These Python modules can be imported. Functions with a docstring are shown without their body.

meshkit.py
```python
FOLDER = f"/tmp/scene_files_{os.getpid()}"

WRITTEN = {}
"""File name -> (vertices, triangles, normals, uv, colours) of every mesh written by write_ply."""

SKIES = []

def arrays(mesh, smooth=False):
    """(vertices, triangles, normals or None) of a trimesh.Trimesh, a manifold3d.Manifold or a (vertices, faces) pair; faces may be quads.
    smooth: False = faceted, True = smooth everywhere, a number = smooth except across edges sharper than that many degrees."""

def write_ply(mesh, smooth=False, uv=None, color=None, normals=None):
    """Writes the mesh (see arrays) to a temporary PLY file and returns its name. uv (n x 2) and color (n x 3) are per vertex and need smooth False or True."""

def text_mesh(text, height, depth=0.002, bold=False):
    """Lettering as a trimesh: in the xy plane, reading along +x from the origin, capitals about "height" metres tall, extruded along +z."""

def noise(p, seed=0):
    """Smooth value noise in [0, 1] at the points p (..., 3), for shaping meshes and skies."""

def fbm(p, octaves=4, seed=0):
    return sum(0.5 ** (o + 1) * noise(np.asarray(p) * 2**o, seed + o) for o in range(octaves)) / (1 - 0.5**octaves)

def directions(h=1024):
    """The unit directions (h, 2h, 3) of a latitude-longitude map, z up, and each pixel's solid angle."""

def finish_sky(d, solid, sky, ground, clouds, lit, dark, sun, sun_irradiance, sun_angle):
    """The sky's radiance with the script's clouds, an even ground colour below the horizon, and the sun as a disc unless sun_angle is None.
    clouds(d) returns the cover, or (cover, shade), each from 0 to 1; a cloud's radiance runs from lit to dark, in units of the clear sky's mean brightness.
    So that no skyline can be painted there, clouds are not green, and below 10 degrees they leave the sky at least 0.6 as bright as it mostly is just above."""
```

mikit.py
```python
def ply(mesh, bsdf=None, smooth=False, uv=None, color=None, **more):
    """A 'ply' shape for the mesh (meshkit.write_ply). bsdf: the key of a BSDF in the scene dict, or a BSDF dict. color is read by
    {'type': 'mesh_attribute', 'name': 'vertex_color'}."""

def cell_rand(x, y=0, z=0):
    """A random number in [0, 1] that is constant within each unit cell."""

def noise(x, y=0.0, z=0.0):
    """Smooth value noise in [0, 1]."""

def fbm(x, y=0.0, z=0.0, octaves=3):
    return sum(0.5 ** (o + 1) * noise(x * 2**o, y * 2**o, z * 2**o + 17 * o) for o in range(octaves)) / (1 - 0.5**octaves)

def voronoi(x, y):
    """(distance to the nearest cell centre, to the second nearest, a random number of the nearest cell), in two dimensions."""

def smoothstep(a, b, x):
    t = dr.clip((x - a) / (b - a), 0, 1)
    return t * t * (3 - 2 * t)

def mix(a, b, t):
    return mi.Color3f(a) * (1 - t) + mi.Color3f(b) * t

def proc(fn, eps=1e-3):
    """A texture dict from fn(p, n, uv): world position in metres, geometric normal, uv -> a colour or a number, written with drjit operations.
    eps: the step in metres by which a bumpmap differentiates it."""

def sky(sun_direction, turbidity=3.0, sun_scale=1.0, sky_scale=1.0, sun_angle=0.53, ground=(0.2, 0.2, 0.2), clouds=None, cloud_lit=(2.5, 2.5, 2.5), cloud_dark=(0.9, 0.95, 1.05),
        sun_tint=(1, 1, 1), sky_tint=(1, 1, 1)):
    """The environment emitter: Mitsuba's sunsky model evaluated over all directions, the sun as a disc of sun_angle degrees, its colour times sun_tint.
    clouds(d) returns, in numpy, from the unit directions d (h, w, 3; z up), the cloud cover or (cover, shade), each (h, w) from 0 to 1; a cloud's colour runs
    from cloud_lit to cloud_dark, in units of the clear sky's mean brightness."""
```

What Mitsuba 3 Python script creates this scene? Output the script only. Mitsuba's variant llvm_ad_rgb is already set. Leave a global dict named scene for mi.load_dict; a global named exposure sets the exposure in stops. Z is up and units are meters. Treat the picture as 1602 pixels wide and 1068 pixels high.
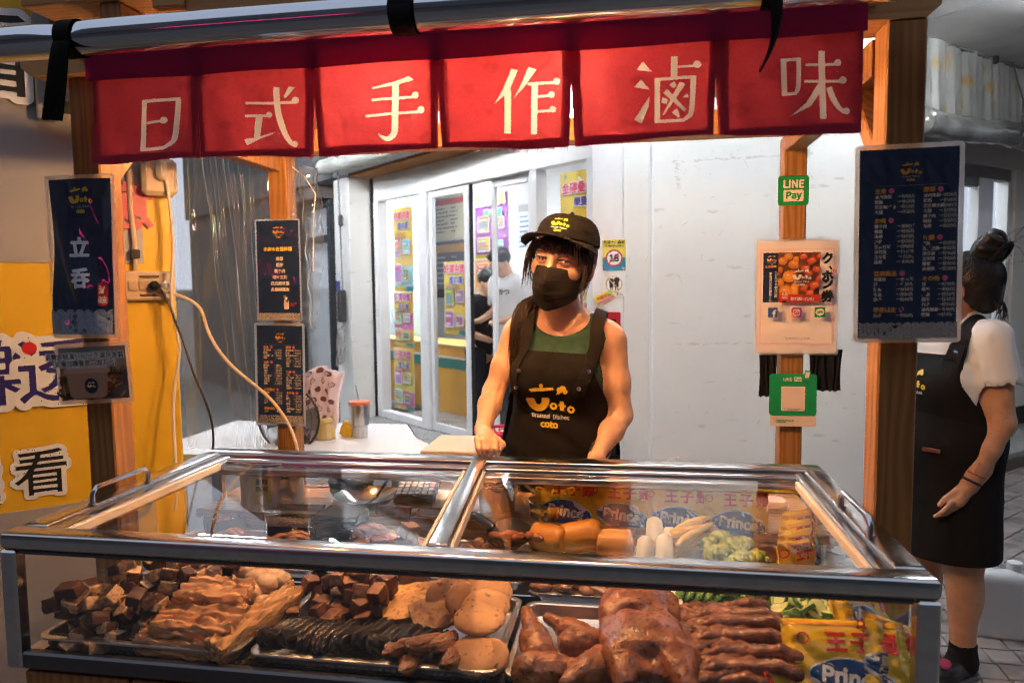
import math
import drjit as dr
import numpy as np, trimesh, mitsuba as mi, mikit, meshkit, manifold3d as m3
from shapely.geometry import Polygon, LineString, Point, box as sbox
from shapely.ops import unary_union
from shapely import affinity
from mikit import noise, fbm, voronoi, cell_rand, smoothstep, mix

SUN_SC, SKY_SC, EXPO = 0.0, 2.5, 1.42
BULB, TUBE, SHOP, SIDE = 242, 113, 52, 9
scene, labels = {}, {}
T = mi.ScalarTransform4f
PI = math.pi

# ---------------------------------------------------------------- camera, sky, exposure
CAM = np.array([1.146, -1.119, 1.440])
YAW, PITCH, ROLL = 0.1644, 0.0766, -0.0111
_F = np.array([-math.sin(YAW)*math.cos(PITCH), math.cos(YAW)*math.cos(PITCH), -math.sin(PITCH)])
_R = np.array([math.cos(YAW), math.sin(YAW), 0.0]); _U = np.cross(_R, _F)
_U2 = -math.sin(ROLL)*_R + math.cos(ROLL)*_U
scene['camera'] = {'type': 'thinlens', 'fov': 70.77, 'fov_axis': 'x', 'near_clip': 0.05, 'far_clip': 300.0,
                   'aperture_radius': 0.0028, 'focus_distance': 2.02,
                   'to_world': T().look_at(origin=CAM.tolist(), target=(CAM+_F).tolist(), up=_U2.tolist())}
scene['sky'] = mikit.sky([0.25, -0.8, 0.75], turbidity=4, sun_scale=SUN_SC, sky_scale=SKY_SC, sun_angle=25, clouds=lambda d: 1.0,
                         cloud_lit=(0.86, 0.97, 1.18), cloud_dark=(0.8, 0.95, 1.2), ground=(0.14, 0.13, 0.125))
exposure = EXPO
LAMP = dict(bulb=BULB, tube=TUBE, shop=SHOP, side=SIDE)

# ---------------------------------------------------------------- materials
def rgb(*c): return {'type': 'rgb', 'value': [float(x) for x in (c if len(c) == 3 else c*3)]}
def two(d): return {'type': 'twosided', 'bsdf': d}
VC = {'type': 'mesh_attribute', 'name': 'vertex_color'}
def princ(col, rough, **k): return {'type': 'principled', 'base_color': col, 'roughness': rough, **k}
def bump(inner, fn, scale, eps=1e-3): return {'type': 'bumpmap', 'arbitrary': mikit.proc(fn, eps), 'scale': float(scale), 'bsdf': inner}
scene['matte'] = two(princ(VC, .85, specular=.25))
scene['satin'] = two(princ(VC, .42, specular=.45))
scene['gloss'] = two(princ(VC, .14, specular=.5))
scene['print'] = two(princ(VC, .5, specular=.3))
scene['skin'] = two(bump(princ(VC, .46, specular=.35), lambda p, n, uv: noise(p.x*1100, p.y*1100, p.z*1100), .00035, 3e-4))
scene['hair'] = two(princ(VC, .42, specular=.3))
scene['cloth'] = two(princ(VC, .9, specular=.12, sheen=.06))
scene['food'] = two(bump(princ(VC, .42, specular=.45), lambda p, n, uv: noise(p.x*520, p.y*520, p.z*520) + .5*noise(p.x*1300, p.y*1300, p.z*1300), .0009, 4e-4))
scene['wet'] = two(bump(princ(VC, .27, specular=.5), lambda p, n, uv: noise(p.x*360, p.y*360, p.z*360), .0009, 4e-4))
scene['steel'] = two(princ(mikit.proc(lambda p, n, uv: mix((.46, .46, .47), (.60, .595, .59), fbm(p.x*60, p.y*60, p.z*60))), mikit.proc(lambda p, n, uv: .10 + .16*fbm(p.x*30, p.y*90, p.z*90)), metallic=1.0))
scene['tray_steel'] = two(princ(rgb(.78, .775, .76), .30, metallic=1.0))
scene['chrome'] = two(princ(rgb(.54, .57, .63), .075, metallic=1.0))
scene['dark_metal'] = two(princ(rgb(.10, .10, .11), .3, metallic=.8))
scene['glass'] = {'type': 'thindielectric', 'int_ior': 1.5}
scene['lid_glass'] = {'type': 'thindielectric', 'int_ior': 1.40}
scene['haze_film'] = {'type': 'blendbsdf', 'weight': .05, 'a': {'type': 'thindielectric', 'int_ior': 1.5}, 'b': two(princ(rgb(.62, .60, .58), .5))}
scene['film'] = {'type': 'thindielectric', 'int_ior': 1.45}
def grain(p, a):
    r = fbm(p.x*22, p.y*22, p.z*2.2)
    ring = .5 + .5*dr.sin((p.x*1.0 + p.y*.7)*330 + r*16 + p.z*3)
    return .62*ring + .38*noise(p.x*420, p.y*420, p.z*9)


def wood(lo, hi): return two(princ(mikit.proc(lambda p, n, uv: mix(mix(lo, hi, grain(p, 0)), (.16, .06, .018), .6*smoothstep(.69, .8, fbm(p.x*9, p.y*9, p.z*3.2)))), .46, specular=.35))
scene['wood'] = wood((.195, .076, .020), (.345, .155, .048))
def grainx(p):
    r = fbm(p.x*2.2, p.y*22, p.z*22)
    return .6*(.5 + .5*dr.sin((p.z*.8 + p.y)*330 + r*16 + p.x*3)) + .4*noise(p.x*9, p.y*420, p.z*420)
scene['wood_beam'] = two(princ(mikit.proc(lambda p, n, uv: mix((.34, .165, .06), (.47, .245, .10), grainx(p))), .5, specular=.3))
scene['white_wall'] = two(princ(mikit.proc(lambda p, n, uv: mix(mix((.72, .72, .70), (.655, .66, .65), fbm(p.x*3, p.y*3, p.z*3)), (.46, .45, .42), .55*smoothstep(.70, .80, fbm(p.x*9, p.y*9, p.z*22)))), .5, specular=.3))
scene['frame_white'] = two(princ(mikit.proc(lambda p, n, uv: mix((.74, .75, .77), (.64, .65, .67), fbm(p.x*14, p.y*14, p.z*5, 2))), .35, specular=.4))
def stain(p): return smoothstep(.55, .75, fbm(p.x*5, p.y*5, p.z*5))
scene['granite'] = two(princ(mikit.proc(lambda p, n, uv: mix(mix((.12, .12, .12), (.30, .30, .29), noise(p.x*260, p.y*260, p.z*260)), (.07, .07, .07), .5*stain(p))), .3, specular=.45))
scene['tile'] = two(princ(mikit.proc(lambda p, n, uv: mix(mix((.20, .165, .155), (.27, .23, .215), cell_rand(dr.floor(p.x*5), dr.floor(p.y*5))), (.10, .09, .085), .75*smoothstep(.45, .8, fbm(p.x*11, p.y*11, 0)))), .38, specular=.4))
scene['ground_far'] = two(princ(mikit.proc(lambda p, n, uv: mix((.10, .095, .09), (.17, .16, .15), fbm(p.x*6, p.y*6, 0))), .7, specular=.3))
scene['ceiling_panel'] = two(princ(mikit.proc(lambda p, n, uv: mix((.40, .40, .395), (.31, .31, .305), fbm(p.x*5, p.y*5, 0))), .6, specular=.25))
scene['cloth_red'] = {'type': 'principledthin', 'base_color': mikit.proc(lambda p, n, uv: mix((.50, .056, .088), (.42, .044, .074), fbm(p.x*30, p.y*30, p.z*30)) * (.86 + .14*noise(p.x*800, 0, p.z*240))*(.86 + .14*noise(p.x*240, 0, p.z*800)) * (1 - .16*smoothstep(.66, .80, fbm(p.x*23, 3, p.z*23)))),
                      'roughness': .8, 'diff_trans': .29, 'spec_trans': 0.0, 'sheen': .2, 'eta': 1.3}
scene['cloth_hem'] = {'type': 'principledthin', 'base_color': rgb(.22, .014, .050), 'roughness': .85, 'diff_trans': .42, 'spec_trans': 0.0, 'eta': 1.3}
scene['cloth_ink'] = {'type': 'principledthin', 'base_color': rgb(.70, .66, .68), 'roughness': .85, 'diff_trans': .34, 'spec_trans': 0.0, 'eta': 1.3}
scene['milky'] = {'type': 'principledthin', 'base_color': rgb(.82, .80, .78), 'roughness': .3, 'diff_trans': 1.0, 'spec_trans': .75, 'eta': 1.4}
scene['leaf_film'] = {'type': 'principledthin', 'base_color': rgb(.80, .66, .66), 'roughness': .5, 'diff_trans': .9, 'spec_trans': 0.0, 'eta': 1.4}

# ---------------------------------------------------------------- helpers
def kid(parent, name):
    k0 = f'{parent}__{name}' if parent else name
    k, i = k0, 0
    while k in scene or k in labels or k in ROOTS:
        i += 1; k = f'{k0}_{i:03d}'
    return k
ROOTS = set()
def thing(name, label=None, cat=None, group=None, kind=None):
    k = kid(None, name); ROOTS.add(k); d = {}
    if label: d['label'] = label
    if cat: d['category'] = cat
    if group: d['group'] = group
    if kind: d['kind'] = kind
    labels[k] = d
    return k
def shape(mesh, mat, col=None, smooth=30):
    v, f, n = meshkit.arrays(mesh, smooth)
    if callable(col): col = np.clip(col(v), 0, 1)
    elif col is not None:
        col = np.asarray(col, float)
        if col.ndim == 1: col = np.tile(col, (len(v), 1))
    path = meshkit.write_ply((v, f), False, None, col, normals=n)
    return {'type': 'ply', 'filename': path, 'face_normals': n is None, 'bsdf': {'type': 'ref', 'id': mat}}
def part(parent, name, mesh, mat, col=None, smooth=30, label=None, kind=None):
    k = kid(parent, name); scene[k] = shape(mesh, mat, col, smooth)
    if label or kind: labels[k] = {**({'label': label} if label else {}), **({'kind': kind} if kind else {})}
    return k
def solo(name, mesh, mat, label, cat, col=None, smooth=30, group=None, kind=None):
    k = kid(None, name); scene[k] = shape(mesh, mat, col, smooth)
    labels[k] = {'label': label, **({'category': cat} if cat else {}), **({'group': group} if group else {}), **({'kind': kind} if kind else {})}
    return k
def cat(*ms):
    ms = [m for m in (ms[0] if len(ms) == 1 and isinstance(ms[0], list) else ms)]
    return trimesh.util.concatenate(ms)
def rot(ax, deg): return trimesh.transformations.rotation_matrix(math.radians(deg), ax)
def mv(m, loc=(0, 0, 0), rz=0, rx=0, ry=0, s=None):
    m = m.copy()
    if s is not None: m.apply_scale(s)
    M = np.eye(4)
    if rx: M = rot([1, 0, 0], rx) @ M
    if ry: M = rot([0, 1, 0], ry) @ M
    if rz: M = rot([0, 0, 1], rz) @ M
    M[:3, 3] += loc
    m.apply_transform(M); return m
def bx(c, s, b=.002):
    c, s = np.asarray(c, float), np.asarray(s, float)
    b = min(b, .45*s.min())
    if b <= 0: m = trimesh.creation.box(s); m.apply_translation(c); return m
    p = np.array([[i, j, k] for i in (-1, 1) for j in (-1, 1) for k in (-1, 1)])*s/2
    e = np.eye(3)*b
    pts = np.vstack([p - np.sign(p)*(b - e[k]) for k in range(3)])
    m = trimesh.convex.convex_hull(pts); m.apply_translation(c); return m
def bb(x0, x1, y0, y1, z0, z1, b=.002): return bx(((x0+x1)/2, (y0+y1)/2, (z0+z1)/2), (x1-x0, y1-y0, z1-z0), b)
def tube(pts, r, n=10, cap=True, smooth=0):
    p = np.asarray(pts, float)
    if smooth:
        t = np.linspace(0, 1, len(p)); from scipy.interpolate import CubicSpline
        p = CubicSpline(t, p)(np.linspace(0, 1, smooth))
    r = np.broadcast_to(np.asarray(r, float), (len(p),)) if np.ndim(r) == 0 or len(np.atleast_1d(r)) == len(p) else np.interp(np.linspace(0, 1, len(p)), np.linspace(0, 1, len(r)), r)
    t = np.gradient(p, axis=0); t /= np.linalg.norm(t, axis=1, keepdims=True)+1e-12
    a = np.array([0, 0, 1.]) if abs(t[0, 2]) < .9 else np.array([1., 0, 0]); A = []
    for k in range(len(p)):
        a = a - t[k]*(a @ t[k]); a /= np.linalg.norm(a)+1e-12; A.append(a)
    A = np.array(A); B = np.cross(t, A); th = np.arange(n)*2*PI/n
    v = (p[:, None] + r[:, None, None]*(np.cos(th)[None, :, None]*A[:, None] + np.sin(th)[None, :, None]*B[:, None])).reshape(-1, 3)
    i, j = np.meshgrid(np.arange(len(p)-1), np.arange(n), indexing='ij')
    q = np.stack([i*n+j, i*n+(j+1) % n, (i+1)*n+(j+1) % n, (i+1)*n+j], -1).reshape(-1, 4)
    f = [np.vstack([q[:, [0, 1, 2]], q[:, [0, 2, 3]]])]
    if cap:
        m0 = len(v); v = np.vstack([v, p[:1], p[-1:]]); k = np.arange(n)
        f += [np.stack([(k+1) % n, k, k*0+m0], 1), np.stack([k+(len(p)-1)*n, (k+1) % n+(len(p)-1)*n, k*0+m0+1], 1)]
    return trimesh.Trimesh(v, np.vstack(f), process=False)
def lathe(prof, n=32, c=(0, 0, 0)):
    pr = np.asarray(prof, float); th = np.arange(n)*2*PI/n
    v = np.stack([pr[:, :1]*np.cos(th), pr[:, :1]*np.sin(th), np.repeat(pr[:, 1:2], n, 1)], -1).reshape(-1, 3)+np.asarray(c)
    i, j = np.meshgrid(np.arange(len(pr)-1), np.arange(n), indexing='ij')
    q = np.stack([i*n+j, i*n+(j+1) % n, (i+1)*n+(j+1) % n, (i+1)*n+j], -1).reshape(-1, 4)
    return trimesh.Trimesh(v, np.vstack([q[:, [0, 1, 2]], q[:, [0, 2, 3]]]), process=False)
def grid(fn, nu, nv, u=(0, 1), v=(0, 1)):
    U, V = np.meshgrid(np.linspace(*u, nu), np.linspace(*v, nv), indexing='ij')
    P = fn(U.ravel(), V.ravel()); i, j = np.meshgrid(np.arange(nu-1), np.arange(nv-1), indexing='ij')
    q = np.stack([i*nv+j, (i+1)*nv+j, (i+1)*nv+j+1, i*nv+j+1], -1).reshape(-1, 4)
    return trimesh.Trimesh(P, np.vstack([q[:, [0, 1, 2]], q[:, [0, 2, 3]]]), process=False)
def rr(x0, y0, x1, y1, r=0):
    return sbox(x0, y0, x1, y1) if r <= 0 else sbox(x0+r, y0+r, x1-r, y1-r).buffer(r, quad_segs=5)
def polys(g):
    if g.is_empty: return []
    return [p for p in getattr(g, 'geoms', [g]) if p.geom_type == 'Polygon' and p.area > 1e-9]
def flat(g, z=0.0):
    out = []
    for p in polys(g):
        v, f = trimesh.creation.triangulate_polygon(p, engine='earcut')
        out.append(trimesh.Trimesh(np.column_stack([v, np.full(len(v), z)]), f, process=False))
    return cat(out) if out else None
def extr(g, d, z=0.0):
    out = []
    for p in polys(g):
        m = trimesh.creation.extrude_polygon(p, d, engine='earcut'); m.apply_translation([0, 0, z]); out.append(m)
    return cat(out)
_GC = {}
def glyph(c):
    if c not in _GC:
        adv, body = GLYPHS.get(c, [50, []])
        ps = [Polygon(r[0], r[1:]).buffer(0) for r in ([np.array(q, float).reshape(-1, 2)/80-[.1, .2] for q in p] for p in body)]
        _GC[c] = (adv/100.0, unary_union(ps) if ps else Polygon())
    return _GC[c]
def text(s, h, x=0, y=0, bold=0.0, anchor='l', vertical=False, gap=0.0):
    out, u, w = [], 0.0, 0.0
    for c in s:
        adv, g = glyph(c)
        if vertical:
            out.append(affinity.translate(g, -.5*adv, -w)); w += 1.0+gap
        else:
            out.append(affinity.translate(g, u, 0)); u += adv+gap
    g = unary_union([o for o in out if not o.is_empty]) if out else Polygon()
    if bold: g = g.buffer(bold)
    off = {'l': 0, 'c': -u/2, 'r': -u}[anchor] if not vertical else 0
    return affinity.translate(affinity.scale(affinity.translate(g, off, 0), h, h, origin=(0, 0)), x, y)
def frame(o, xdir, up=(0, 0, 1)):
    x = np.asarray(xdir, float); x /= np.linalg.norm(x); n = np.cross(x, up); n /= np.linalg.norm(n); y = np.cross(n, x)
    M = np.eye(4); M[:3, 0], M[:3, 1], M[:3, 2], M[:3, 3] = x, y, n, o
    return M
def tf(m, M):
    m = m.copy(); m.apply_transform(M); return m
def sheet(parent, name, layers, M, mat='print', dz=.0004, z0=.0, bend=None, label=None, kind=None):
    """flat print: [(polygon, colour), ...], each layer a hair above the one below, one mesh"""
    ms, cs = [], []
    for i, (g, c) in enumerate(layers):
        m = flat(g, z0+i*dz)
        if m is None: continue
        ms.append(m); cs.append(np.tile(np.asarray(c, float), (len(m.vertices), 1)))
    m = cat(ms)
    if bend: m.vertices = bend(m.vertices)
    return part(parent, name, tf(m, M), mat, np.vstack(cs), False, label, kind)
def circ(x, y, r, q=6): return Point(x, y).buffer(r, quad_segs=q)
def line(pts, w, cap=2): return LineString(pts).buffer(w/2, cap_style=cap, join_style=1, quad_segs=5)

# implicit bodies: smooth union of tapered limbs, meshed by surface nets
def cap_d(p, a, b, ra, rb):
    a, b = np.asarray(a, float), np.asarray(b, float); ab = b-a
    t = np.clip(((p-a) @ ab)/(ab @ ab + 1e-12), 0, 1)
    q = p-a-t[:, None]*ab
    return np.sqrt(np.einsum('ij,ij->i', q, q))-(ra+(rb-ra)*t)
def ell_d(p, c, r, R=None):
    q = p-np.asarray(c, float)
    if R is not None: q = q @ np.asarray(R)
    r = np.asarray(r, float); q = q/r; k0 = np.sqrt(np.einsum('ij,ij->i', q, q)); q = q/r; k1 = np.sqrt(np.einsum('ij,ij->i', q, q))
    return k0*(k0-1)/np.maximum(k1, 1e-9)
def smin(a, b, k):
    h = np.maximum(k-np.abs(a-b), 0)/k
    return np.minimum(a, b)-h*h*k*.25
def smax(a, b, k): return -smin(-a, -b, k)
def nets(fn, lo, hi, h, B=10):
    lo, hi = np.asarray(lo, float), np.asarray(hi, float)
    nb = np.maximum(1, np.ceil((hi-lo)/h/B).astype(int)); N = nb*B+1
    G = np.ones(N, np.float32)
    bi = np.stack(np.meshgrid(*[np.arange(k) for k in nb], indexing='ij'), -1).reshape(-1, 3)
    d = fn(lo+(bi*B+B/2)*h)
    o = np.stack(np.meshgrid(*[np.arange(B+1)]*3, indexing='ij'), -1).reshape(-1, 3)
    for b in bi[d < 0]:
        s = b*B; G[s[0]:s[0]+B+1, s[1]:s[1]+B+1, s[2]:s[2]+B+1] = -1
    act = bi[np.abs(d) < B*h*1.05+.004]
    for s in range(0, len(act), 64):
        idx = (act[s:s+64, None]*B+o).reshape(-1, 3)
        G[idx[:, 0], idx[:, 1], idx[:, 2]] = fn(lo+idx*h)
    S = G < 0
    any_, all_ = np.zeros(N-1, bool), np.ones(N-1, bool)
    C = [(i, j, k) for i in (0, 1) for j in (0, 1) for k in (0, 1)]
    sl = lambda c: tuple(slice(x, x+n-1) for x, n in zip(c, N))
    for c in C: any_ |= S[sl(c)]; all_ &= S[sl(c)]
    cells = np.argwhere(any_ & ~all_)
    num, cnt = np.zeros((len(cells), 3)), np.zeros(len(cells))
    g = np.stack([G[tuple((cells+c).T)] for c in C], 1)
    for a in range(8):
        for b in range(a+1, 8):
            if sum(x != y for x, y in zip(C[a], C[b])) == 1:
                m = (g[:, a] < 0) != (g[:, b] < 0)
                t = np.where(m, g[:, a]/np.where(m, g[:, a]-g[:, b], 1), 0)
                num += np.where(m[:, None], np.array(C[a])+t[:, None]*(np.array(C[b])-np.array(C[a])), 0); cnt += m
    v = lo+(cells+num/np.maximum(cnt, 1)[:, None])*h
    ID = np.full(N-1, -1); ID[tuple(cells.T)] = np.arange(len(cells))
    F = []
    for ax in range(3):
        s0 = [slice(1, n-1) for n in N]; s1 = list(s0); s0[ax] = slice(0, N[ax]-1); s1[ax] = slice(1, N[ax])
        A, Bq = S[tuple(s0)], S[tuple(s1)]
        e = np.argwhere(A != Bq)
        if not len(e): continue
        flip = A[tuple(e.T)]
        base = e+1; base[:, ax] -= 1
        u, w = np.eye(3, dtype=int)[(ax+1) % 3], np.eye(3, dtype=int)[(ax+2) % 3]
        q = np.stack([ID[tuple((base-x).T)] for x in (0*u, u, u+w, w)], 1)
        q[~flip] = q[~flip][:, ::-1]
        F.append(q[(q >= 0).all(1)])
    return trimesh.Trimesh(v, np.vstack([np.vstack([q[:, [0, 1, 2]], q[:, [0, 2, 3]]]) for q in F]), process=False)
rng = np.random.default_rng(7)
def jit(c, a=.04): return np.clip(np.asarray(c)*(1+rng.uniform(-a, a))+rng.uniform(-a, a, 3)*.15*np.asarray(c), 0, 1)
def tint(c0, c1, sc=60, seed=0, sp=None, spc=(.05, .02, .01), th=.62):
    c0, c1 = np.asarray(c0, float), np.asarray(c1, float)
    def f(v):
        t = np.clip((meshkit.fbm(v*sc+seed*3.1, 3, seed)-.3)/.4, 0, 1)[:, None]
        c = c0*(1-t)+c1*t
        if sp:
            s = np.clip((meshkit.fbm(v*sp+seed, 2, seed+9)-th)/.08, 0, 1)[:, None]; c = c*(1-s)+np.asarray(spc)*s
        return c
    return f
def rough_up(m, amp, sc, seed=0):
    n = m.vertex_normals; m.vertices = m.vertices+n*((meshkit.fbm(m.vertices*sc+seed*1.7, 3, seed)-.5)*2*amp)[:, None]
    return m

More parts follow.
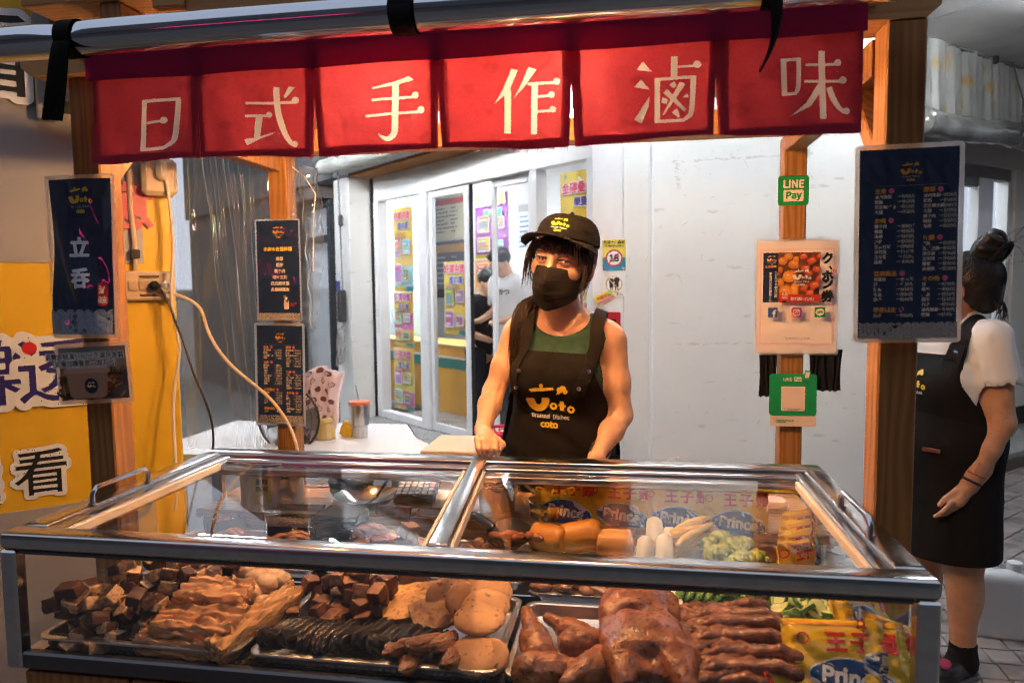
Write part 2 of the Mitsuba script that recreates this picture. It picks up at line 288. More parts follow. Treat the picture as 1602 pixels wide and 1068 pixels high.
# letter outlines used for the printed signs
GLYPHS = {
'$': [55,[[[13,22,16,27,20,24,27,21,34,21,39,26,40,31,38,36,34,40,21,47,17,51,15,57,15,63,17,68,23,72,28,74,28,83,33,83,33,74,41,72,46,67,42,63,35,68,27,67,23,63,22,57,26,52,39,45,45,40,47,34,46,24,41,18,33,15,33,6,28,6,28,15,21,16,15,20]]]],
'(': [34,[[[15,37,16,49,18,62,22,72,28,81,31,80,31,79,25,64,21,46,21,36,23,23,27,12,32,3,28,0,20,14,17,24]]]],
')': [34,[[[12,2,19,21,22,40,19,61,12,79,12,80,16,81,22,71,25,60,28,47,28,35,25,20,21,9,16,0]]]],
'.': [28,[[[14,19,14,23,17,26,22,25,24,22,24,17,20,15,16,16]]]],
'/': [39,[[[9,2,33,80,38,80,15,2]]]],
'0': [55,[[[12,40,13,59,18,70,22,73,28,76,35,75,39,73,43,69,46,64,48,52,48,33,45,26,43,21,39,17,33,15,26,15,22,17,18,20,15,27],[19,43,20,33,23,25,29,21,34,22,37,25,40,32,41,50,39,63,34,69,29,70,23,66,20,56]]]],
'1': [55,[[[15,22,28,23,28,65,18,66,18,71,29,75,35,75,35,23,47,22,47,16,15,16]]]],
'2': [55,[[[11,67,17,73,26,76,36,75,42,70,45,62,45,55,44,48,36,35,24,22,48,22,48,16,12,16,12,21,26,35,34,44,37,51,39,58,37,65,33,69,29,70,24,69,16,63]]]],
'3': [55,[[[11,23,14,28,20,23,26,21,33,21,39,26,40,34,38,38,32,43,22,44,22,49,31,50,37,55,39,59,37,66,33,69,28,70,20,67,16,64,13,69,20,74,26,76,34,75,40,73,45,67,46,58,43,52,36,47,42,44,47,39,48,30,46,24,40,17,32,15,20,16]]]],
'5': [55,[[[10,23,14,27,18,24,24,21,32,21,38,26,41,33,40,40,35,46,27,48,19,45,15,47,17,75,45,75,45,68,23,68,22,54,22,52,28,54,37,53,45,48,48,39,48,31,45,23,40,18,32,15,20,16,15,19]]]],
'6': [55,[[[12,41,13,52,15,62,17,67,23,72,29,75,37,76,44,73,48,70,44,65,37,69,32,69,28,68,23,63,20,52,20,46,25,50,31,52,40,51,46,47,49,39,49,29,46,23,43,19,37,16,29,15,21,19,15,29],[20,40,22,29,27,22,34,21,38,23,40,26,42,31,42,37,40,42,37,45,30,47,25,45]]]],
'8': [55,[[[12,29,12,35,14,40,22,47,17,52,15,56,15,64,17,69,21,73,26,75,33,76,39,74,44,70,47,63,46,55,39,46,46,40,48,35,49,28,47,22,43,18,37,16,25,15,17,19,14,23],[18,30,20,26,24,22,33,20,40,25,42,32,38,38,26,44,20,38],[21,59,25,53,34,48,39,53,40,62,37,68,32,70,29,70,23,67]]]],
':': [28,[[[14,22,16,25,21,26,24,22,24,19,22,16,18,15,15,17]],[[14,51,15,57,18,59,23,57,24,55,24,49,20,47,16,48]]]],
'B': [66,[[[16,75,40,74,48,71,52,68,53,64,53,56,50,51,45,47,50,46,55,42,57,37,57,32,55,25,50,20,39,16,16,16],[24,22,39,22,46,25,48,27,50,33,48,40,40,44,23,44],[23,50,36,50,43,52,46,57,45,65,38,68,23,69]]]],
'C': [64,[[[13,40,13,50,15,59,18,65,23,71,32,75,41,76,50,73,55,69,51,64,46,67,41,69,31,68,24,62,20,50,21,35,24,30,28,24,34,22,41,21,47,24,52,28,56,24,53,20,46,16,41,15,33,15,26,18,17,27,14,33]]]],
'D': [69,[[[16,75,35,75,41,73,50,69,55,63,58,51,58,37,53,26,47,20,35,16,16,16],[23,23,34,22,41,24,46,29,50,37,51,51,49,58,43,65,38,68,23,68]]]],
'E': [59,[[[16,75,50,75,50,68,23,68,23,50,46,50,46,44,23,44,23,23,51,22,51,16,16,16]]]],
'I': [29,[[[16,75,23,75,23,16,16,16]]]],
'L': [54,[[[16,75,23,75,23,23,49,22,49,16,16,16]]]],
'N': [72,[[[16,75,24,74,51,27,51,75,58,75,58,16,49,17,23,64,23,16,16,16]]]],
'O': [74,[[[13,41,13,53,15,61,20,69,28,74,35,76,46,75,53,70,60,62,63,51,63,40,61,33,56,24,48,17,41,15,35,15,29,16,23,20,16,28],[20,41,24,29,30,23,35,21,40,21,46,24,52,30,55,40,55,53,50,63,45,68,40,69,33,69,28,66,24,61,21,56]]]],
'P': [63,[[[16,75,37,75,45,73,51,69,55,61,54,52,49,44,40,40,23,39,23,16,16,16],[24,45,37,45,43,48,46,51,47,55,47,60,45,65,37,68,23,68]]]],
'T': [60,[[[11,68,11,75,53,75,53,68,36,68,36,16,28,16,28,68]]]],
'U': [72,[[[16,75,23,75,24,32,29,24,34,21,42,22,49,28,51,38,51,75,58,75,57,32,54,23,48,17,40,15,31,15,25,18,19,24,16,34]]]],
'a': [56,[[[13,25,13,32,17,37,25,41,39,44,38,50,34,54,26,54,17,50,15,55,21,59,29,61,36,60,41,58,45,52,47,47,47,16,41,16,40,21,29,15,21,15,15,19],[20,27,21,24,25,21,31,21,35,23,39,26,39,38,31,37,24,35,20,31]]]],
'b': [62,[[[15,80,23,80,23,56,31,60,39,61,47,57,51,51,53,41,52,28,48,21,42,16,32,15,22,20,21,16,15,16],[23,26,26,23,32,21,38,22,42,26,45,33,46,41,44,48,41,52,38,54,33,55,23,49]]]],
'c': [51,[[[12,37,13,44,15,51,23,58,28,60,36,61,45,56,42,51,35,55,27,53,22,48,20,40,21,29,26,23,31,21,35,21,44,25,47,21,44,18,35,15,28,15,23,17,16,24,13,29]]]],
'd': [62,[[[12,33,13,46,17,54,22,58,29,61,35,60,43,56,43,80,50,80,50,16,44,16,43,20,34,15,23,16,20,18,15,23],[20,36,21,28,25,23,30,21,38,23,43,27,43,50,34,55,27,53,21,46]]]],
'e': [55,[[[12,37,14,49,21,57,29,61,36,60,41,59,45,54,48,50,49,42,49,36,20,36,20,33,23,26,28,22,36,21,45,24,47,19,36,15,28,15,23,17,15,25],[19,42,42,41,43,44,41,49,38,53,30,55,26,53,23,50]]]],
'h': [61,[[[15,80,23,80,23,55,28,59,35,61,42,60,48,55,50,46,50,16,43,16,43,47,41,52,37,54,31,54,23,47,23,16,15,16]]]],
'i': [28,[[[14,72,15,76,18,78,22,77,24,74,23,70,21,68,16,69]],[[15,59,23,59,23,16,15,16]]]],
'n': [61,[[[15,59,21,59,22,54,28,59,35,61,41,60,47,57,49,52,50,46,50,16,43,16,43,47,41,52,37,54,31,54,23,47,23,16,15,16]]]],
'o': [60,[[[12,37,13,46,17,54,22,58,30,61,38,60,44,57,51,48,52,41,52,31,48,22,43,18,35,15,26,16,20,19,15,26],[20,35,21,28,25,23,30,21,38,22,42,26,45,34,45,41,42,49,39,52,35,54,31,55,27,53,24,51,21,46]]]],
'r': [39,[[[15,59,21,59,22,52,27,58,31,60,37,61,39,60,38,53,32,54,29,53,23,45,23,16,15,16]]]],
's': [47,[[[11,21,14,26,22,21,30,21,34,24,36,27,33,32,19,39,14,43,13,51,15,55,18,58,25,61,32,60,40,57,41,55,38,51,31,55,25,55,23,54,20,50,20,46,23,44,36,38,41,34,43,26,40,20,33,16,24,15,17,17]]]],
't': [38,[[[10,59,17,59,18,72,24,72,24,59,36,59,36,53,24,53,24,27,27,21,31,21,36,22,37,16,27,15,22,16,19,20,17,25,17,53,10,53]]]],
'y': [52,[[[9,59,17,59,30,24,41,59,49,59,32,10,25,0,19,0,11,0,12,3,18,4,22,6,24,10,26,16]]]],
'~': [55,[[[11,44,16,50,20,52,26,52,37,44,42,46,45,50,49,47,45,42,40,39,34,40,23,47,20,46,16,41]]]],
'お': [100,[[[63,67,66,71,84,59,80,55]],[[16,25,21,36,34,45,34,59,18,60,18,66,34,66,34,80,41,80,40,66,56,69,57,63,40,60,40,47,66,48,72,45,77,37,74,22,59,15,50,14,48,20,60,21,70,28,70,38,63,43,40,41,40,20,36,14,24,16],[23,27,26,22,33,21,34,38,27,34]]]],
'か': [100,[[[65,67,72,69,85,41,79,39]],[[14,61,33,62,36,80,43,79,40,63,56,62,62,54,60,29,54,16,49,14,36,15,35,21,49,21,55,32,55,53,52,57,44,57,39,56,23,14,16,16,32,56,15,54]]]],
'そ': [100,[[[16,48,31,50,55,70,29,69,29,76,65,77,68,73,42,51,78,53,78,47,54,45,43,35,46,23,54,20,68,19,67,13,50,14,39,21,36,33,44,45,17,42]]]],
'つ': [100,[[[14,58,49,68,65,67,78,58,80,40,75,31,65,24,37,17,34,24,57,27,70,37,74,47,72,54,59,62,42,60,17,51]]]],
'の': [100,[[[15,40,16,51,23,61,32,69,44,73,56,73,68,69,76,60,80,49,80,37,75,25,63,17,51,13,47,20,63,24,73,37,73,52,65,64,53,68,45,35,39,25,33,20,26,20,20,25],[21,38,27,28,35,30,41,45,46,67,35,64,27,57,22,48]]]],
'み': [100,[[[14,28,17,41,25,48,40,51,48,69,26,68,26,75,55,76,58,73,47,51,68,45,69,58,76,57,74,42,84,36,81,29,73,35,65,21,52,11,47,16,61,27,67,37,60,42,44,45,35,25,27,19,18,21],[20,30,22,26,27,26,37,45,25,41]]]],
'ク': [100,[[[16,47,24,53,33,62,40,72,43,81,51,79,46,69,73,69,77,67,71,48,60,32,45,19,30,12,24,18,42,26,55,37,63,49,68,63,42,63,29,49,22,43]]]],
'ホ': [100,[[[64,46,69,49,83,28,76,25]],[[17,59,17,65,46,65,45,79,53,79,53,65,80,65,80,59,52,59,52,17,50,15,46,13,34,14,34,20,44,20,46,21,46,59]],[[15,28,24,39,29,49,35,47,29,35,20,25]]]],
'ン': [100,[[[19,21,39,27,55,35,68,47,78,62,82,55,71,40,59,29,41,20,26,15,23,15]],[[22,70,26,75,27,74,47,58,41,53]]]],
'一': [100,[[[12,51,85,51,85,44,12,44]]]],
'不': [100,[[[53,55,58,58,85,37,80,32]],[[12,36,34,52,49,71,13,72,13,78,83,78,83,72,57,72,51,63,51,10,45,10,45,53,18,32,15,31]]]],
'中': [100,[[[16,69,44,69,45,84,51,84,51,69,80,69,80,31,74,31,74,36,51,36,51,10,45,10,45,36,22,36,21,31,16,31],[51,42,74,42,74,63,51,63],[22,42,45,42,45,63,22,63]]]],
'丸': [100,[[[11,14,25,25,33,38,18,48,23,52,35,45,37,60,15,60,15,66,38,66,38,83,44,83,44,66,68,66,68,18,79,18,81,31,87,29,83,12,67,11,63,14,62,60,44,60,40,41,54,30,50,25,38,34,23,14,15,9]]]],
'主': [100,[[[12,12,12,18,45,19,45,38,20,38,20,44,45,44,45,61,16,61,16,67,51,67,38,80,43,83,57,71,55,67,80,67,80,61,51,61,51,44,76,44,76,38,51,38,51,19,84,18,84,12]]]],
'九': [100,[[[11,14,28,30,36,56,15,57,15,63,36,63,36,83,43,83,42,63,67,63,67,17,78,17,80,28,86,26,82,12,62,12,60,56,42,57,39,40,32,24,16,10]]]],
'乾': [100,[[[50,20,68,48,52,49,52,54,79,53,56,19,77,16,81,28,85,26,83,13,79,11,56,11,51,14]],[[11,24,11,29,27,30,27,36,15,36,15,63,27,63,27,69,12,69,12,75,27,75,27,84,33,84,33,75,47,75,47,69,33,69,33,63,45,63,46,60,57,83,63,82,60,71,85,71,85,66,57,66,50,54,46,56,46,36,33,36,33,30,48,29,48,24,33,24,33,9,27,9,27,24],[20,41,40,41,40,47,21,47],[20,52,40,52,40,58,21,58]]]],
'五': [100,[[[12,14,12,20,32,20,37,46,22,47,22,52,38,52,40,68,17,70,17,76,78,76,78,70,47,70,44,53,70,52,68,20,84,20,84,14],[39,20,61,20,64,46,43,46]]]],
'人': [100,[[[12,15,24,23,34,35,42,56,44,83,51,83,51,67,58,44,68,29,85,15,80,11,63,24,48,53,33,24,17,10]]]],
'他': [100,[[[30,51,40,54,40,76,46,75,46,57,57,61,57,83,63,83,63,64,77,70,82,68,80,36,73,31,68,31,66,36,75,38,75,62,63,57,63,27,57,28,57,54,47,51,46,19,50,16,74,16,78,19,80,28,85,25,82,13,76,11,42,13,40,47,32,45]],[[9,51,21,66,29,83,35,82,27,64,27,10,21,10,21,54,13,45]]]],
'份': [100,[[[31,51,42,65,48,81,54,80,41,52,76,52,63,80,68,82,74,66,85,52,82,47,76,51,71,12,57,10,55,16,67,17,70,46,56,47,49,23,36,9,32,14,44,25,50,46,40,47,39,51,34,47]],[[11,51,21,66,29,83,34,82,27,64,27,9,21,10,21,52,15,45]]]],
'作': [100,[[[33,52,50,83,56,81,52,70,85,70,85,64,60,64,60,53,83,53,83,47,60,47,60,35,84,35,84,29,60,29,60,10,54,10,54,64,48,64,37,48]],[[11,51,22,66,31,83,36,82,28,64,28,10,22,10,22,53,15,45]]]],
'個': [100,[[[35,79,82,79,82,10,76,10,76,15,41,15,41,10,35,10],[41,20,76,20,76,73,41,73]],[[44,57,44,61,56,62,56,71,61,71,61,62,74,61,73,57,61,56,62,48,71,48,71,27,48,27,48,48,56,48,56,56],[52,31,65,31,66,44,52,44]],[[9,51,19,65,27,83,32,81,26,66,26,9,20,9,20,54,13,45]]]],
'元': [100,[[[12,14,28,27,33,47,13,49,13,55,83,55,83,49,61,48,61,18,77,17,79,31,85,29,80,12,56,13,54,49,40,49,36,31,31,20,16,10]],[[20,77,77,77,77,72,20,71]]]],
'兌': [100,[[[12,61,25,70,35,82,41,79,28,64,68,64,55,80,60,83,69,72,84,61,79,57,70,63,69,38,58,38,57,18,75,16,78,26,83,24,81,13,77,11,54,12,51,18,51,38,44,38,37,20,30,14,17,9,14,14,32,23,37,37,27,38,26,63,17,56],[33,44,63,43,63,58,33,58]]]],
'八': [100,[[[55,77,61,77,68,39,76,24,86,15,81,10,72,19,62,38]],[[11,15,25,37,32,76,39,75,35,48,29,28,15,10]]]],
'公': [100,[[[55,79,61,81,72,65,85,51,80,46,68,59]],[[19,21,30,33,45,59,52,56,30,23,66,25,57,37,63,40,81,13,76,10,70,19,21,15]],[[12,51,24,63,33,80,40,79,23,51,18,46]]]],
'内': [100,[[[16,70,45,70,45,84,51,83,52,70,80,70,79,12,61,10,60,15,74,17,74,64,52,64,50,55,72,32,71,29,67,27,48,47,41,36,28,26,24,31,40,45,45,64,22,64,22,9,16,9]]]],
'凍': [100,[[[26,16,39,25,49,35,35,35,35,63,54,64,54,70,31,70,31,76,54,76,54,84,60,84,60,76,84,76,84,70,60,70,60,63,80,63,80,35,65,35,85,17,81,12,60,31,60,10,54,10,54,32,33,13,29,12],[60,40,74,40,74,47,60,47],[60,52,74,52,74,58,60,59],[40,40,54,40,54,47,41,47],[40,52,54,52,54,58,41,59]],[[11,23,25,47,26,47,29,43,16,19]],[[12,75,17,78,29,65,24,61]]]],
'券': [100,[[[11,37,22,43,30,50,13,50,13,56,35,56,40,63,39,64,18,64,18,69,31,70,25,80,29,81,31,80,36,72,34,70,43,69,47,84,53,83,50,70,59,70,67,81,72,79,66,70,78,69,78,64,47,64,43,56,83,56,83,50,64,50,74,42,86,37,82,32,70,37,67,16,63,11,49,11,47,16,59,16,61,18,63,35,44,35,38,21,31,15,20,10,19,10,16,15,22,17,31,22,34,26,37,35,25,35,25,38,14,32],[38,50,30,41,65,41,56,50]]]],
'加': [100,[[[54,11,54,73,81,73,81,11,75,11,75,17,60,17,60,11],[60,23,75,23,75,68,60,67]],[[11,13,20,31,23,56,23,62,12,63,12,68,23,68,24,83,29,83,30,68,47,68,45,17,38,11,29,11,27,17,38,18,41,36,41,62,29,63,23,23,15,10]]]],
'十': [100,[[[12,47,12,53,45,54,45,83,51,83,51,54,84,53,84,47,51,47,51,9,45,10,45,47]]]],
'即': [100,[[[55,79,81,79,81,30,76,25,67,25,65,31,75,32,75,73,61,73,61,9,55,10]],[[13,18,17,23,17,79,47,79,47,41,23,41,23,22,37,26,33,35,39,37,49,16,44,14,40,21,16,12],[23,47,41,47,41,58,23,58],[23,74,23,63,41,64,41,74]]]],
'可': [100,[[[12,78,84,78,84,72,74,71,74,15,71,11,53,10,51,16,68,17,68,71,13,72]],[[21,60,53,60,53,30,27,30,27,24,21,24],[27,36,47,36,48,54,27,54]]]],
'司': [100,[[[15,79,79,79,77,12,60,10,59,16,73,18,73,73,15,73]],[[16,64,64,64,64,59,16,59]],[[21,50,58,50,58,24,27,24,27,18,21,18],[27,30,52,30,52,44,27,45]]]],
'告': [100,[[[13,48,13,53,47,54,46,67,27,67,20,56,14,59,28,83,34,81,31,72,46,72,47,84,53,84,53,72,77,72,77,67,53,66,53,54,83,53,83,48]],[[23,40,74,40,74,9,68,9,68,13,29,13,29,9,23,9],[29,19,67,19,68,34,29,35]]]],
'呑': [100,[[[11,35,24,44,34,55,12,56,12,61,38,61,42,72,19,71,17,76,48,79,71,83,75,77,50,73,45,62,84,61,84,56,62,56,71,45,85,37,81,32,71,37,71,10,65,10,65,13,32,13,31,9,25,9,25,36,15,30],[32,36,32,19,65,19,65,37],[42,56,32,42,65,43,54,56]]]],
'味': [100,[[[33,19,45,30,55,44,38,45,38,51,57,51,57,64,41,64,41,70,57,70,57,83,63,83,63,70,81,70,81,64,63,64,63,51,84,51,84,45,66,45,74,31,85,19,79,15,64,36,63,10,57,10,57,36,39,15]],[[14,76,35,76,35,29,20,29,19,23,14,23],[19,36,29,36,29,70,19,70]]]],
'品': [100,[[[52,9,52,45,82,45,82,10,76,10,76,14,58,14,57,9],[58,20,76,20,76,39,58,39]],[[26,80,70,80,70,53,26,53],[32,60,64,59,64,74,32,74]],[[15,9,15,45,43,45,43,11,37,10,37,14,21,14,20,9],[20,20,37,20,37,39,20,39]]]],
'大': [100,[[[12,15,32,30,43,54,13,54,13,60,43,60,45,83,51,83,50,60,83,60,83,54,53,54,66,30,84,16,80,10,63,23,48,48,41,32,30,19,16,10]]]],
'好': [100,[[[42,49,61,50,61,59,72,72,46,72,46,77,79,78,82,75,67,57,67,50,85,49,85,44,67,43,67,14,65,11,51,10,49,14,61,16,61,43,42,44]],[[10,14,26,30,13,39,19,61,11,61,11,67,20,67,23,84,28,83,26,67,42,66,34,31,43,22,39,17,31,25,16,11],[20,42,29,36,35,61,24,61]]]],
'如': [100,[[[51,75,82,75,82,13,76,13,76,18,57,18,56,12,51,12],[56,24,76,24,76,69,56,69]],[[12,61,12,67,22,67,25,83,31,83,29,67,46,67,43,45,38,30,46,22,43,17,34,24,20,12,15,9,13,13,29,29,16,39,21,61],[23,42,33,35,40,61,27,61]]]],
'子': [100,[[[12,42,12,48,45,48,45,59,64,72,20,72,20,78,74,78,78,75,66,65,52,56,51,48,84,48,84,42,51,42,51,14,49,11,31,9,29,15,45,17,45,42]]]],
'季': [100,[[[11,45,38,61,13,61,13,67,45,67,44,75,19,73,18,78,70,83,75,79,51,75,51,67,83,67,83,61,58,61,85,47,81,42,65,49,51,60,51,48,45,48,44,60,27,47,66,46,69,43,51,31,84,31,84,26,52,26,51,13,47,10,33,10,31,14,45,15,45,26,13,26,13,31,45,31,45,36,55,41,26,41,26,46,15,41]]]],
'定': [100,[[[11,13,21,28,26,47,32,46,31,34,38,23,45,20,45,53,25,53,25,59,72,59,72,53,51,53,51,40,75,40,75,34,51,34,51,18,85,17,83,11,44,13,35,18,28,27,16,9]],[[15,75,45,75,42,83,48,84,53,75,81,75,81,57,75,57,75,69,21,69,20,57,15,57]]]],
'帶': [100,[[[13,69,13,74,25,74,25,82,31,82,31,74,37,74,37,82,43,82,43,74,53,74,53,82,59,82,59,74,65,74,66,82,71,82,71,74,83,74,83,69,71,69,71,60,78,60,79,67,84,62,81,56,69,55,66,58,66,69,59,69,59,56,37,56,37,69,31,69,28,60,16,53,13,57,22,63,25,69],[43,61,53,61,53,69,43,69]],[[14,36,14,52,82,52,82,36,76,36,76,47,51,47,51,39,75,39,75,18,71,15,59,14,57,19,69,20,69,33,51,33,51,9,45,10,44,33,28,33,28,14,22,14,22,39,44,39,45,47,20,47,20,36]]]],
'店': [100,[[[11,13,17,34,18,74,49,74,45,82,50,83,56,74,84,74,84,68,24,68,22,25,16,10]],[[31,11,31,39,49,39,49,65,55,65,55,56,81,56,81,50,55,50,55,39,77,39,77,11,71,11,71,14,38,14,37,11],[37,33,37,19,71,20,71,34]]]],
'廣': [100,[[[23,13,43,22,31,23,31,45,51,46,51,50,26,50,26,55,40,55,40,60,28,60,28,65,40,65,41,71,46,71,47,65,62,65,62,71,67,71,68,65,80,65,80,60,67,60,67,55,84,55,84,50,57,50,57,46,78,45,78,23,64,22,83,14,81,9,60,18,62,23,45,23,49,18,27,9],[57,27,72,27,72,32,57,32],[57,36,72,36,72,41,57,41],[46,55,62,55,62,60,46,60],[36,27,51,27,51,32,37,32],[36,36,51,36,51,41,37,41]],[[11,14,17,36,18,77,47,77,46,83,51,84,55,77,84,77,84,72,24,72,21,25,16,11]]]],
'式': [100,[[[12,68,53,68,53,83,60,83,60,68,84,68,84,63,60,62,64,37,70,20,77,16,80,31,85,28,81,11,72,10,64,18,57,37,54,62,12,63]],[[65,80,69,83,80,73,76,69]],[[13,18,29,22,29,44,15,45,15,51,51,51,51,45,36,44,36,23,53,26,53,21,15,12]]]],
'彩': [100,[[[52,14,69,25,80,37,85,35,77,24,64,14,55,10]],[[56,43,78,60,84,58,62,39]],[[56,65,76,82,81,80,61,61]],[[41,56,48,71,53,69,46,54]],[[12,77,49,83,53,78,14,72]],[[10,20,29,41,13,41,13,47,31,47,31,55,37,55,37,47,53,47,53,41,40,41,52,27,48,23,37,35,37,10,31,10,31,33,15,16]],[[29,69,34,70,39,58,33,57]],[[15,66,19,68,26,56,21,53]]]],
'得': [100,[[[34,37,66,37,66,44,36,44,36,49,83,49,83,44,72,44,72,37,84,37,84,32,73,32,72,12,57,9,55,15,66,16,66,31,34,32]],[[41,81,79,81,79,54,41,54],[47,59,73,59,73,65,47,65],[47,70,73,70,73,76,47,76]],[[41,27,45,30,55,19,51,16]],[[10,44,29,65,35,64,28,53,28,9,22,10,22,46,13,38]],[[11,67,28,83,33,81,15,62]]]],
'意': [100,[[[67,27,72,29,83,15,77,13]],[[14,60,14,64,32,65,29,71,30,73,17,73,17,77,45,77,44,83,47,84,50,84,53,77,79,77,79,73,67,73,67,71,64,65,83,64,83,60],[36,72,39,64,57,64,60,72]],[[23,32,23,56,73,56,73,32,47,32,57,25,53,21,41,29,42,32],[29,37,67,36,67,41,29,42],[29,51,29,46,67,46,67,52]],[[32,28,38,28,38,16,58,15,60,17,61,23,66,21,65,14,63,11,60,10,35,11,32,14]],[[13,15,17,19,22,28,27,27,23,17,18,12]]]],
'慢': [100,[[[32,14,52,20,40,32,34,32,35,37,77,37,81,35,79,31,66,20,85,15,82,10,60,16,35,9],[48,32,59,23,71,31]],[[28,69,33,70,36,56,82,56,82,41,36,41,36,56,32,55],[68,45,77,45,77,52,68,52],[54,45,63,45,63,52,54,52],[41,45,49,45,49,52,41,52]],[[40,81,79,81,79,60,40,60],[45,64,72,64,72,68,46,69],[45,72,72,72,72,76,46,77]],[[21,83,27,83,27,10,21,10]],[[11,48,14,68,18,68,15,46]]]],
'或': [100,[[[13,65,13,71,52,71,52,83,59,83,59,71,76,71,64,79,67,83,79,76,81,75,78,71,83,71,83,65,60,65,59,62,63,37,73,59,80,57,66,29,70,20,75,16,79,19,80,31,85,27,82,12,77,9,70,11,61,23,44,10,40,15,58,30,53,64]],[[13,21,47,28,49,27,49,23,16,15]],[[18,58,45,58,46,33,18,33],[24,39,40,38,40,52,24,52]]]],
'手': [100,[[[12,36,12,42,45,42,45,55,17,55,17,61,45,61,45,73,19,71,17,76,71,83,76,79,51,74,51,61,80,61,80,55,52,55,51,42,84,42,84,36,51,36,49,12,30,10,28,15,45,17,45,36]]]],
'料': [100,[[[43,32,69,37,69,83,75,84,75,39,84,40,85,36,85,34,75,32,75,10,69,10,69,31,44,27]],[[49,73,53,78,65,68,61,64]],[[45,54,49,57,61,48,58,44]],[[33,61,38,79,43,77,37,59]],[[11,26,23,50,12,51,12,56,25,57,25,83,30,83,30,57,43,56,43,51,30,50,42,33,38,29,30,41,30,10,25,10,25,41,14,20]],[[12,77,17,79,21,60,17,60]]]],
'日': [100,[[[22,78,75,78,75,11,68,11,68,16,29,16,28,11,22,11],[28,22,68,22,68,44,29,44],[29,72,29,50,68,50,68,72]]]],
'春': [100,[[[11,33,22,41,30,49,12,49,12,55,35,55,38,60,19,61,19,66,40,66,42,71,17,72,17,77,43,77,44,84,50,83,50,77,79,77,79,72,49,72,47,67,47,66,77,66,77,61,45,61,42,55,84,55,84,49,66,49,73,41,85,34,80,29,70,36,69,10,63,10,63,13,34,13,33,9,27,9,27,36,16,29],[33,18,63,18,63,25,34,26],[33,31,63,31,63,38,34,38],[39,49,35,43,62,44,58,49]]]],
'期': [100,[[[47,13,54,35,55,80,82,80,81,13,67,10,65,15,76,17,76,37,60,37,53,11,51,9],[60,43,76,42,76,55,60,56],[60,62,76,61,76,74,60,74]],[[11,29,11,35,19,35,19,67,12,67,12,73,19,73,19,83,24,83,25,73,39,73,39,83,45,83,45,73,51,73,51,67,45,67,45,35,51,35,51,29],[24,35,39,35,39,43,25,43],[24,61,39,60,39,67,25,67],[25,56,25,48,39,48,39,56]],[[34,25,39,27,47,15,42,13]],[[11,13,22,27,28,26,16,9]]]],
'未': [100,[[[11,19,27,29,41,44,13,45,13,51,45,51,45,64,19,64,19,70,44,70,45,83,51,83,52,70,78,70,78,64,51,64,51,51,83,51,83,45,55,44,69,29,85,19,81,14,66,24,51,39,51,9,45,9,44,39,17,15]]]],
'樂': [100,[[[11,17,28,24,40,33,12,33,12,38,45,38,45,43,51,43,51,38,84,38,84,33,56,33,69,24,85,18,85,17,82,13,78,14,66,20,51,30,51,10,45,10,45,30,35,22,18,13,15,13]],[[60,64,64,70,70,84,75,82,75,81,73,77,67,65,74,66,78,73,82,72,83,70,74,57,69,49,77,50,76,55,80,56,84,44,79,42,79,45,77,46,62,43,61,48,65,52,71,60,68,61,61,59]],[[37,76,44,76,46,84,51,83,49,76,59,76,59,45,37,45],[43,50,53,50,53,58,43,58],[43,63,53,63,53,71,43,71]],[[13,49,16,51,23,61,21,61,15,60,13,65,16,67,18,71,23,83,25,83,28,82,28,81,21,66,27,66,31,74,34,73,35,71,22,51,30,51,29,57,33,57,35,52,36,44,32,43,31,47,15,44]]]],
'歲': [100,[[[11,12,17,28,17,53,55,53,54,60,13,60,13,65,26,66,26,80,31,80,32,65,46,66,46,84,52,84,52,77,76,77,76,72,52,72,52,66,83,65,83,60,71,60,77,56,75,53,83,53,83,48,61,48,65,31,72,44,77,43,67,24,76,15,80,26,84,24,80,11,71,11,63,20,50,9,46,13,61,25,55,48,23,48,19,15,16,9],[60,59,61,53,72,53,65,60]],[[25,14,40,22,37,23,37,39,27,39,27,43,52,43,52,39,42,39,42,25,49,35,53,34,47,22,31,11,27,10]],[[24,24,29,36,33,35,28,22]]]],
'汁': [100,[[[34,49,34,56,56,56,56,83,62,83,62,56,85,56,85,49,62,49,62,9,56,9,56,49]],[[16,79,19,83,35,73,31,69]],[[14,15,29,40,30,40,33,36,22,15,19,11]],[[11,56,15,61,30,53,27,48]]]],
'海': [100,[[[31,39,31,45,39,45,41,61,79,61,79,45,85,45,85,39,79,39,77,27,83,27,83,21,77,21,71,11,58,11,57,16,67,15,71,21,35,21,38,39],[57,55,65,47,63,45,73,45,73,56],[55,39,63,30,61,27,72,27,73,39],[46,56,45,45,61,45,53,53,54,56],[42,27,59,27,60,27,51,36,53,39,44,39]],[[30,60,43,84,49,82,47,75,83,75,83,69,44,69,35,56]],[[16,79,19,83,33,74,29,70]],[[14,15,24,40,25,40,29,37,19,11]],[[12,56,16,59,28,51,24,47]]]],
'消': [100,[[[69,67,77,81,83,79,74,64]],[[38,60,56,61,56,84,62,84,62,61,80,61,78,12,64,10,62,15,73,16,74,27,45,27,44,10,38,10],[44,33,74,32,74,41,45,41],[44,47,74,46,74,55,45,55]],[[36,78,41,81,49,66,44,64]],[[15,79,19,83,32,73,28,69]],[[13,15,19,23,27,40,32,36,20,12,19,11]],[[11,57,15,61,29,52,25,47]]]],
